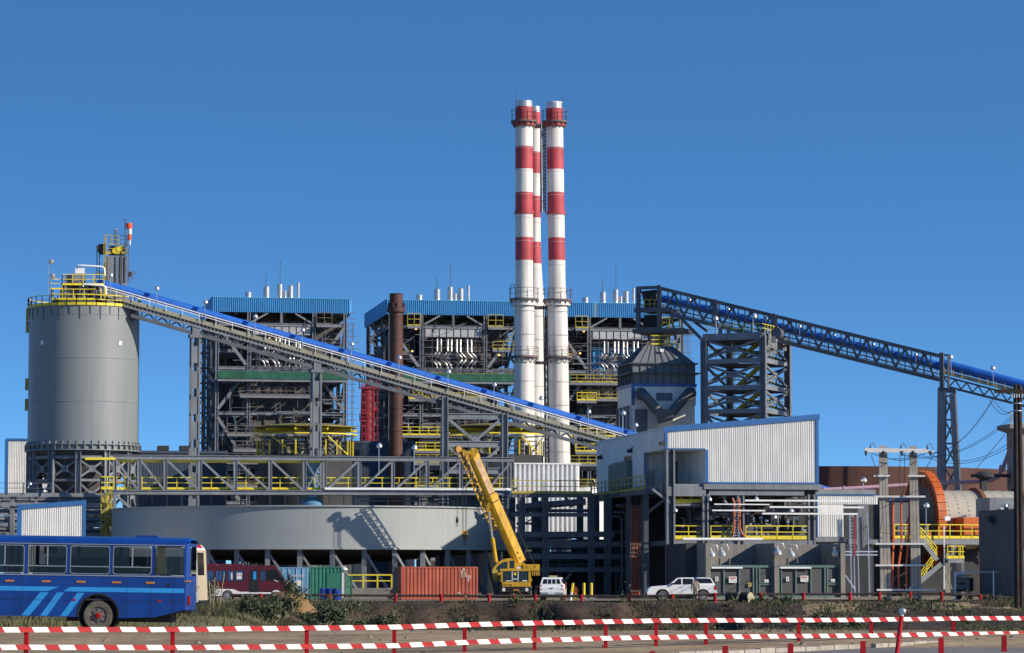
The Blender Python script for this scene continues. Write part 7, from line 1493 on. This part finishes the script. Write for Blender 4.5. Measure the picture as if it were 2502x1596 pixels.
# grey tower with a cap at the far right
f = Fr(2459, 300, PH); t = thing('grey_tower', 'grey concrete tower with an overhanging cap behind the dark timber pole', 'tower', f.o); b = MB(); pbox(b, f, 2479, 1050, 2580, 1200, 0, 2.4); b.build('shaft', CONC, t); b = MB(); q0 = f.loc(f.at(2479, 1056, 0)); q1 = f.loc(f.at(2479, 1037, 0)); a_, zc0, zc1 = q0[0], q0[2], q1[2]; b.hexa([f.w(a_-.02, -.02, zc0), f.w(a_+5, -.02, zc0), f.w(a_+5, 2.42, zc0), f.w(a_-.02, 2.42, zc0)], [f.w(a_-.7, -.7, zc0+.35), f.w(a_+5, -.7, zc0+.35), f.w(a_+5, 3.2, zc0+.35), f.w(a_-.7, 3.2, zc0+.35)]); b.hexa([f.w(a_-.7, -.7, zc0+.35), f.w(a_+5, -.7, zc0+.35), f.w(a_+5, 3.2, zc0+.35), f.w(a_-.7, 3.2, zc0+.35)], [f.w(a_-.7, -.7, zc1), f.w(a_+5, -.7, zc1), f.w(a_+5, 3.2, zc1), f.w(a_-.7, 3.2, zc1)]); b.build('cap', CONC, t); b = MB(); b.rail([f.at(2470, 1034, 0), f.at(2560, 1034, 0)], 1, 1, .04, .1); b.build('railing', YDIM, t)
f = Fr(2405, 300, PH); b = MB(); pbox(b, f, 2398, 1168, 2412, 1215, 0, .6); b.lathe(f.at(2405, 1166, .3), [(.3, -.3), (.95, 0), (.95, .25), (.5, .55), (0, .6)], 16); pbox(b, f, 2380, 1158, 2480, 1166, 1, 2); tag(b.build('valve_hood', DARK), 'dark mushroom shaped vent hood above the ball mill drum', 'vent')
# concrete wall running away at the far right
f = Fr(2484, 232, PH); t = thing('blast_wall', 'tall bare concrete wall seen edge on beside the dark timber pole', 'wall', f.o); Bq = f.loc(f.ata(2391, 1250, 0))[1]; z = f.C(2484, 1243); b = MB(); b.box(f.w(0, 0, -.3), f.r*.5, f.d*Bq, f.u*(z+.3)); b.build('slab', mat('shade_darkened_wall_concrete', (.11, .112, .115), .85, var=.12, streak=.2), t)  # concrete darkened: the shade of its unlit face is in the colour
b = MB(); p = f.ata(2430, 1278, -.05); b.box(p-f.r*.4, f.r*.4, f.d*.7, f.u*.5); b.build('lamp', DARK, t)
f = Fr(2420, 247, PH); b = MB(); pbox(b, f, 2418, 1216, 2500, 1262, 1.5, 5); pbox(b, f, 2464, 1232, 2500, 1262, .8, 1.5); t = thing('cooler_box', 'light grey equipment box showing above the concrete wall', 'equipment', f.at(2440, 1262, 1)); b.build('casing', STEEL, t); b = MB(); p = f.at(2457, 1235, .5); dome(b, p, .7); pbox(b, f, 2445, 1240, 2453, 1245, .4, .8); b.build('lamp', GALV, t)
f = Fr(2400, 236); t = thing('pipe_fence', 'thin galvanised pipe fence before the concrete wall', 'fence', f.w(0, 0, 0)); b = MB(); b.tube(f.at(2333, 1399.5), f.at(2484, 1397), .045, 6); b.build('rail', GALV, t); b = MB(); b.tube(f.w(f.A(2428), 0, -.1), f.at(2428, 1395), .07, 8); b.build('post', GALV, t)
for x in (2334,): b = MB(); b.tube(f.w(f.A(x), 0, -.1), f.at(x, 1397), .06, 8); b.build('post', GALV, t)
f = Fr(2334, 240); t = thing('welding_generator', 'grey wheeled generator box beside the pipe fence', 'generator', f.o); b = MB(); pbox(b, f, 2335, 1410, 2369, 1440, 0, 1.2); b.box(f.w(.0, -.02, 1.85), f.r*1.2, f.d*1.3, f.u*.08); b.build('casing', mat('tan_grey_casing', (.27, .24, .19), .7, var=.1), t); b = MB(); pbox(b, f, 2370, 1412, 2379, 1442, .1, 1); pbox(b, f, 2336, 1440, 2376, 1446, .1, 1.1); b.build('frame', DARK, t); b = MB(); pbox(b, f, 2337, 1401, 2356, 1409, .2, .8); b.build('tank', WPAINT, t); b = MB(); pbox(b, f, 2343, 1424, 2358, 1429, -.02, 0); b.build('badge', RUSTP, t)
for x in (2343, 2368): wheel(Matrix.Translation(f.o), f.A(x), .1, .3, .28, .15, t, RUSTP)
# H pole of concrete with steel cross arms
f = Fr(2200, 236); t = thing('concrete_h_pole', 'twin concrete utility poles joined by white cross arms', 'utility pole', f.o)
for x0, x1, x2, x3 in ((2147.5, 2167.5, 2151, 2179), (2221.5, 2240, 2226, 2253)):
    b = MB(); n = 3
    for k in range(n):
        u0, u1 = (k+.06)/n, (k+.94)/n; X_ = lambda a, b_, u: a+(b_-a)*u; zt_ = 1089+k % 2
        for bb in (0,):
            B0 = [f.w(f.A(X_(x2, x3, u0)), bb, -.2), f.w(f.A(X_(x2, x3, u1)), bb, -.2), f.w(f.A(X_(x2, x3, u1)), bb+.5, -.2), f.w(f.A(X_(x2, x3, u0)), bb+.5, -.2)]
            T0 = [f.at(X_(x0, x1, u0), zt_, bb), f.at(X_(x0, x1, u1), zt_, bb), f.at(X_(x0, x1, u1), zt_, bb+.35), f.at(X_(x0, x1, u0), zt_, bb+.35)]; b.hexa(B0, T0)
    b.hexa([f.w(f.A(x2), .12, -.2), f.w(f.A(x3), .12, -.2), f.w(f.A(x3), .4, -.2), f.w(f.A(x2), .4, -.2)], [f.at(x0, 1093, .12), f.at(x1, 1093, .12), f.at(x1, 1093, .3), f.at(x0, 1093, .3)]); b.build('pole', CPOLE, t)
b = MB(); b.bar(f.at(2112, 1100, -.2), f.at(2262, 1102, -.2), .22, .32, f.u); b.bar(f.at(2262, 1102, -.2), f.at(2282, 1106, -.2), .2, .22, f.u); b.build('top_cross_arm', RWHITE, t)
for y, x0, x1 in ((1163, 2135, 2175), (1163, 2219, 2260), (1213.5, 2136, 2261), (1329, 2138, 2262), (1381.5, 2139, 2264), (1441.5, 2142, 2285)): b = MB(); b.bar(f.at(x0, y, -.15), f.at(x1, y, -.15), .12, .14, f.u); b.build('cross_arm', RWHITE, t)
b = MB()
for x in (2127, 2202, 2266):
    b.pipe([f.at(x, 1100, -.2), f.at(x, 1086, -.2), f.at(x+4, 1083, -.2), f.at(x+9, 1086, -.2), f.at(x+14, 1098, -.2)], .03, 5); b.tube(f.at(x, 1098, -.2), f.at(x, 1090, -.2), .08, 8)
for x in (2116, 2160, 2204, 2232, 2274): b.lathe(f.at(x, 1105, -.3), [(.1, .1), (.14, 0), (.06, -.15), (.12, -.2), (0, -.3)], 8)
b.build('insulator', DSTEEL, t); b = MB()
for pts in ([(2127, 1108), (2140, 1145), (2148, 1180)], [(2200, 1108), (2197, 1170), (2204, 1215)], [(2210, 1108), (2210, 1170), (2206, 1215)], [(2284, 1106), (2265, 1140), (2258, 1160)], [(2130, 1108), (2175, 1122), (2222, 1120), (2262, 1108)], [(2170, 1120), (2200, 1126), (2225, 1122)], [(2150, 1215), (2158, 1250), (2150, 1300), (2175, 1305)]): b.pipe([f.at(x, y, -.25) for x, y in pts], .025, 5)
b.build('jumper_wire', BLKP, t); b = MB(); R.seed(44)
for x0, x1, x2 in ((2182, 2183, 2180), (2202, 2203, 2195), (2222, 2219, 2214)): b.pipe([f.at(x0, 1225, .3), f.at(x0, 1270, .3), f.at(x1, 1330, .3), f.at(x2, 1385, .3), f.at(x2+1, 1440, .3)], .085, 8)
b.build('orange_cable', ORC, t); b = MB(); pbox(b, f, 2172, 1216, 2178, 1224, -.1, .3); pbox(b, f, 2186, 1217, 2218, 1222, 0, .3); b.build('switch_gear', mat('blue_switch_gear', (.06, .16, .32), .5), t)
# timber pole with its cross arm and the wires
f = Fr(2486, 205); t = thing('timber_pole', 'dark double timber utility pole at the edge of the yard', 'utility pole', f.o); b = MB()
for x, r in ((2481, .17), (2491, .17)): b.tube(f.w(f.A(x+4), .0, -.3), f.at(x, 940), r*1.25, 12, r*.85)
b.build('pole', WOOD, t); b = MB(); b.bar(f.at(2430, 956, -.3), f.at(2540, 956, -.3), .25, .25, f.u); b.build('cross_arm', WOOD, t); b = MB()
for x in (2472, 2478, 2484, 2490, 2497): b.tube(f.at(x, 962, -.35), f.at(x, 972, -.35), .05, 6)
for y in (986, 1004): b.lathe(f.at(2486, y), [(.34, -.03), (.34, .03)], 12)
b.build('fitting', SILV, t)
def sag(p, q, s, n=12): return [p.lerp(q, k/n)-V((0, 0, 4*s*(k/n)*(1-k/n))) for k in range(n+1)]
fh = Fr(2200, 236); b = MB(); wires = [((2430, 972), (2282, 1106), .9), ((2426, 974), (2276, 1108), .9), ((2480, 1010), (2204, 1110), 1.2), ((2482, 1016), (2202, 1112), 1.2), ((2470, 1080), (2268, 1108), .9), ((2478, 1084), (2250, 1110), 1.)]
for (a, c_, s) in wires: b.pipe(sag(f.at(*a, -.3), fh.at(*c_, -.3), s), .02, 4)
b.pipe(sag(f.at(2418, 978, -.3), f.at(2472, 1005, -.3), .5), .02, 4); b.pipe(sag(f.at(2430, 980, -.3), f.at(2476, 1004, -.3), .35), .02, 4); b.pipe([f.at(2455, 1062, 3), f.at(2380, 1152, 60)], .03, 4)
tag(b.build('power_lines', BLKP), 'sagging black power lines from the timber pole to the twin concrete poles', 'power lines')
# ================================================================== left edge: pipe rack and white sheds
f = Fr(130, 287, PH); t = thing('low_pipe_rack', 'grey low pipe rack at the foot of the silo behind the small white shed', 'pipe rack', f.o)
for y, h, bb in ((1209, .35, 0), (1232, .32, 0), (1256, .2, .4), (1266, .3, .6), (1282, .34, .4), (1292, .2, .5), (1306, .3, .3)): b = MB(); b.bar(f.at(-20, y, bb), f.at(270, y+1, bb), .25, h, f.u); b.build('beam', STEEL, t)
for x in (30, 88, 146, 204, 260):
    for bb in (.3, 3): b = MB(); b.bar(f.w(f.A(x), bb, -.2), f.at(x, 1209, bb), .4 if x < 40 else .22, .35); b.build('column', STEEL, t)
b = MB(); R.seed(51)
for k in range(12): y = 1215+k*8; b.tube(f.at(-20, y, 1.8), f.at(268, y+R.uniform(-1, 3), 1.8), R.uniform(.06, .2), 8)
b.bar(f.at(228, 1300, .4), f.at(250, 1325, .4), .2); b.bar(f.at(230, 1300, .4), f.at(212, 1325, .4), .2); b.build('pipe', STEEL, t); b = MB(); b.rail([f.at(-20, 1208, -.2), f.at(57, 1208, -.2)], 1.05, 1.5, .03, 0); b.rail([f.at(57, 1208, .4), f.at(125, 1208, .4)], 1.05, 1.5, .03, 0); b.build('railing', DSTEEL, t)
for x, y in ((108, 1200), (74, 1182)): b = MB(); dome(b, f.at(x, y, -.3), .6); b.bar(f.at(x, y, -.3), f.at(x-6, y+10, -.3), .1); b.build('lamp', GALV, t)
f = Fr(262, 281, PH); t = thing('stair_cage', 'yellow railed landing and caged ladder at the end of the footbridge', 'stairs', f.o); b = MB(); b.rail([f.at(246, 1196, 1.5), f.at(246, 1196, 0), f.at(278, 1196, 0)], 1.15, .5, .045, .25); b.bar(f.at(208, 1121, .4), f.at(282, 1121, .4), .3, .22, f.u); b.build('landing_rail', YEL, t); b = MB()
for k in range(7): y = 1212+k*17; p, q = (248, 272) if k % 2 else (272, 248); b.bar(f.at(p, y, .3), f.at(q, y+17, .3), .4, .1, f.d); b.bar(f.at(p, y-9, .0), f.at(q, y+8, .0), .07); b.bar(f.at(p, y-14, .0), f.at(q, y+3, .0), .07)
for x in (247, 260, 273): b.bar(f.at(x, 1200, .2), f.w(f.A(x), .2, 0), .1)
b.build('stair_flight', YDIM, t)
f = Fr(44, 262, PH); t = thing('small_shed', 'small white corrugated shed with thick blue trim behind the blue bus', 'building', f.o); a1 = f.A(206); zl, zr = f.C(44, 1240), f.C(206, 1228); b = MB(); b.sheet(f.w(0, 0, 0), f.w(a1, 0, 0), f.w(0, 0, zl), f.w(a1, 0, zr), 30, f.d*-.05); b.box(f.w(0, .01, 0), f.r*a1, f.d*5, f.u*(zl-.05)); b.build('wall', WHITE, t); b = MB(); b.bar(f.w(-.1, -.1, zl), f.w(a1+.1, -.1, zr), .08, .36); b.bar(f.w(.05, -.09, 0), f.w(.05, -.09, zl-.1), .42, .06, f.d); b.bar(f.w(a1-.05, -.09, 0), f.w(a1-.05, -.09, zr-.1), .25, .06, f.d); b.hexa([f.w(-.2, -.1, zl+.1), f.w(a1+.1, -.1, zr+.1), f.w(a1+.1, 5.1, zr+.1), f.w(-.2, 5.1, zl+.1)], [f.w(-.2, -.1, zl+.2), f.w(a1+.1, -.1, zr+.2), f.w(a1+.1, 5.1, zr+.2), f.w(-.2, 5.1, zl+.2)]); b.build('trim', TRIM, t)
f = Fr(12, 345, PH); t = thing('tall_shed', 'tall white corrugated building with blue trim behind the silo', 'building', f.o); a1 = f.A(230); z = f.C(12, 1074); b = MB(); b.sheet(f.w(0, 0, 0), f.w(a1, 0, 0), f.w(0, 0, z), f.w(a1, 0, z), 54, f.d*-.05); b.box(f.w(0, .01, 0), f.r*a1, f.d*12, f.u*z); b.build('wall', WHITE, t); b = MB(); b.bar(f.w(-.1, -.1, z), f.w(a1, -.1, z), .1, .25); b.bar(f.w(0, -.1, 0), f.w(0, -.1, z), .4, .08, f.d); b.build('trim', TRIM, t)
# small stray lamps on poles in front of the plant
for x, y0, y1, Y, lab in ((926, 1160, 1092, 283, 'tall lamp pole beside the rust brown chimney'), (1012, 1160, 1096, 283, 'short lamp pole before the braced conveyor tower'), (1522, 1060, 1012, 300, 'lamp pole beside the lower end of the blue conveyor'), (2110, 1200, 1176, 275, 'lamp pole above the lilac pipe'), (2263, 1325, 1238, 270, 'lamp pole before the dark end of the ball mill')):
    f = Fr(x, Y); b = MB(); b.bar(f.at(x, y0), f.at(x, y1), .07); dome(b, f.at(x+1, y1-3), .95); tag(b.build('lamp_pole', GALV), lab, 'lamp', 'lamp poles')
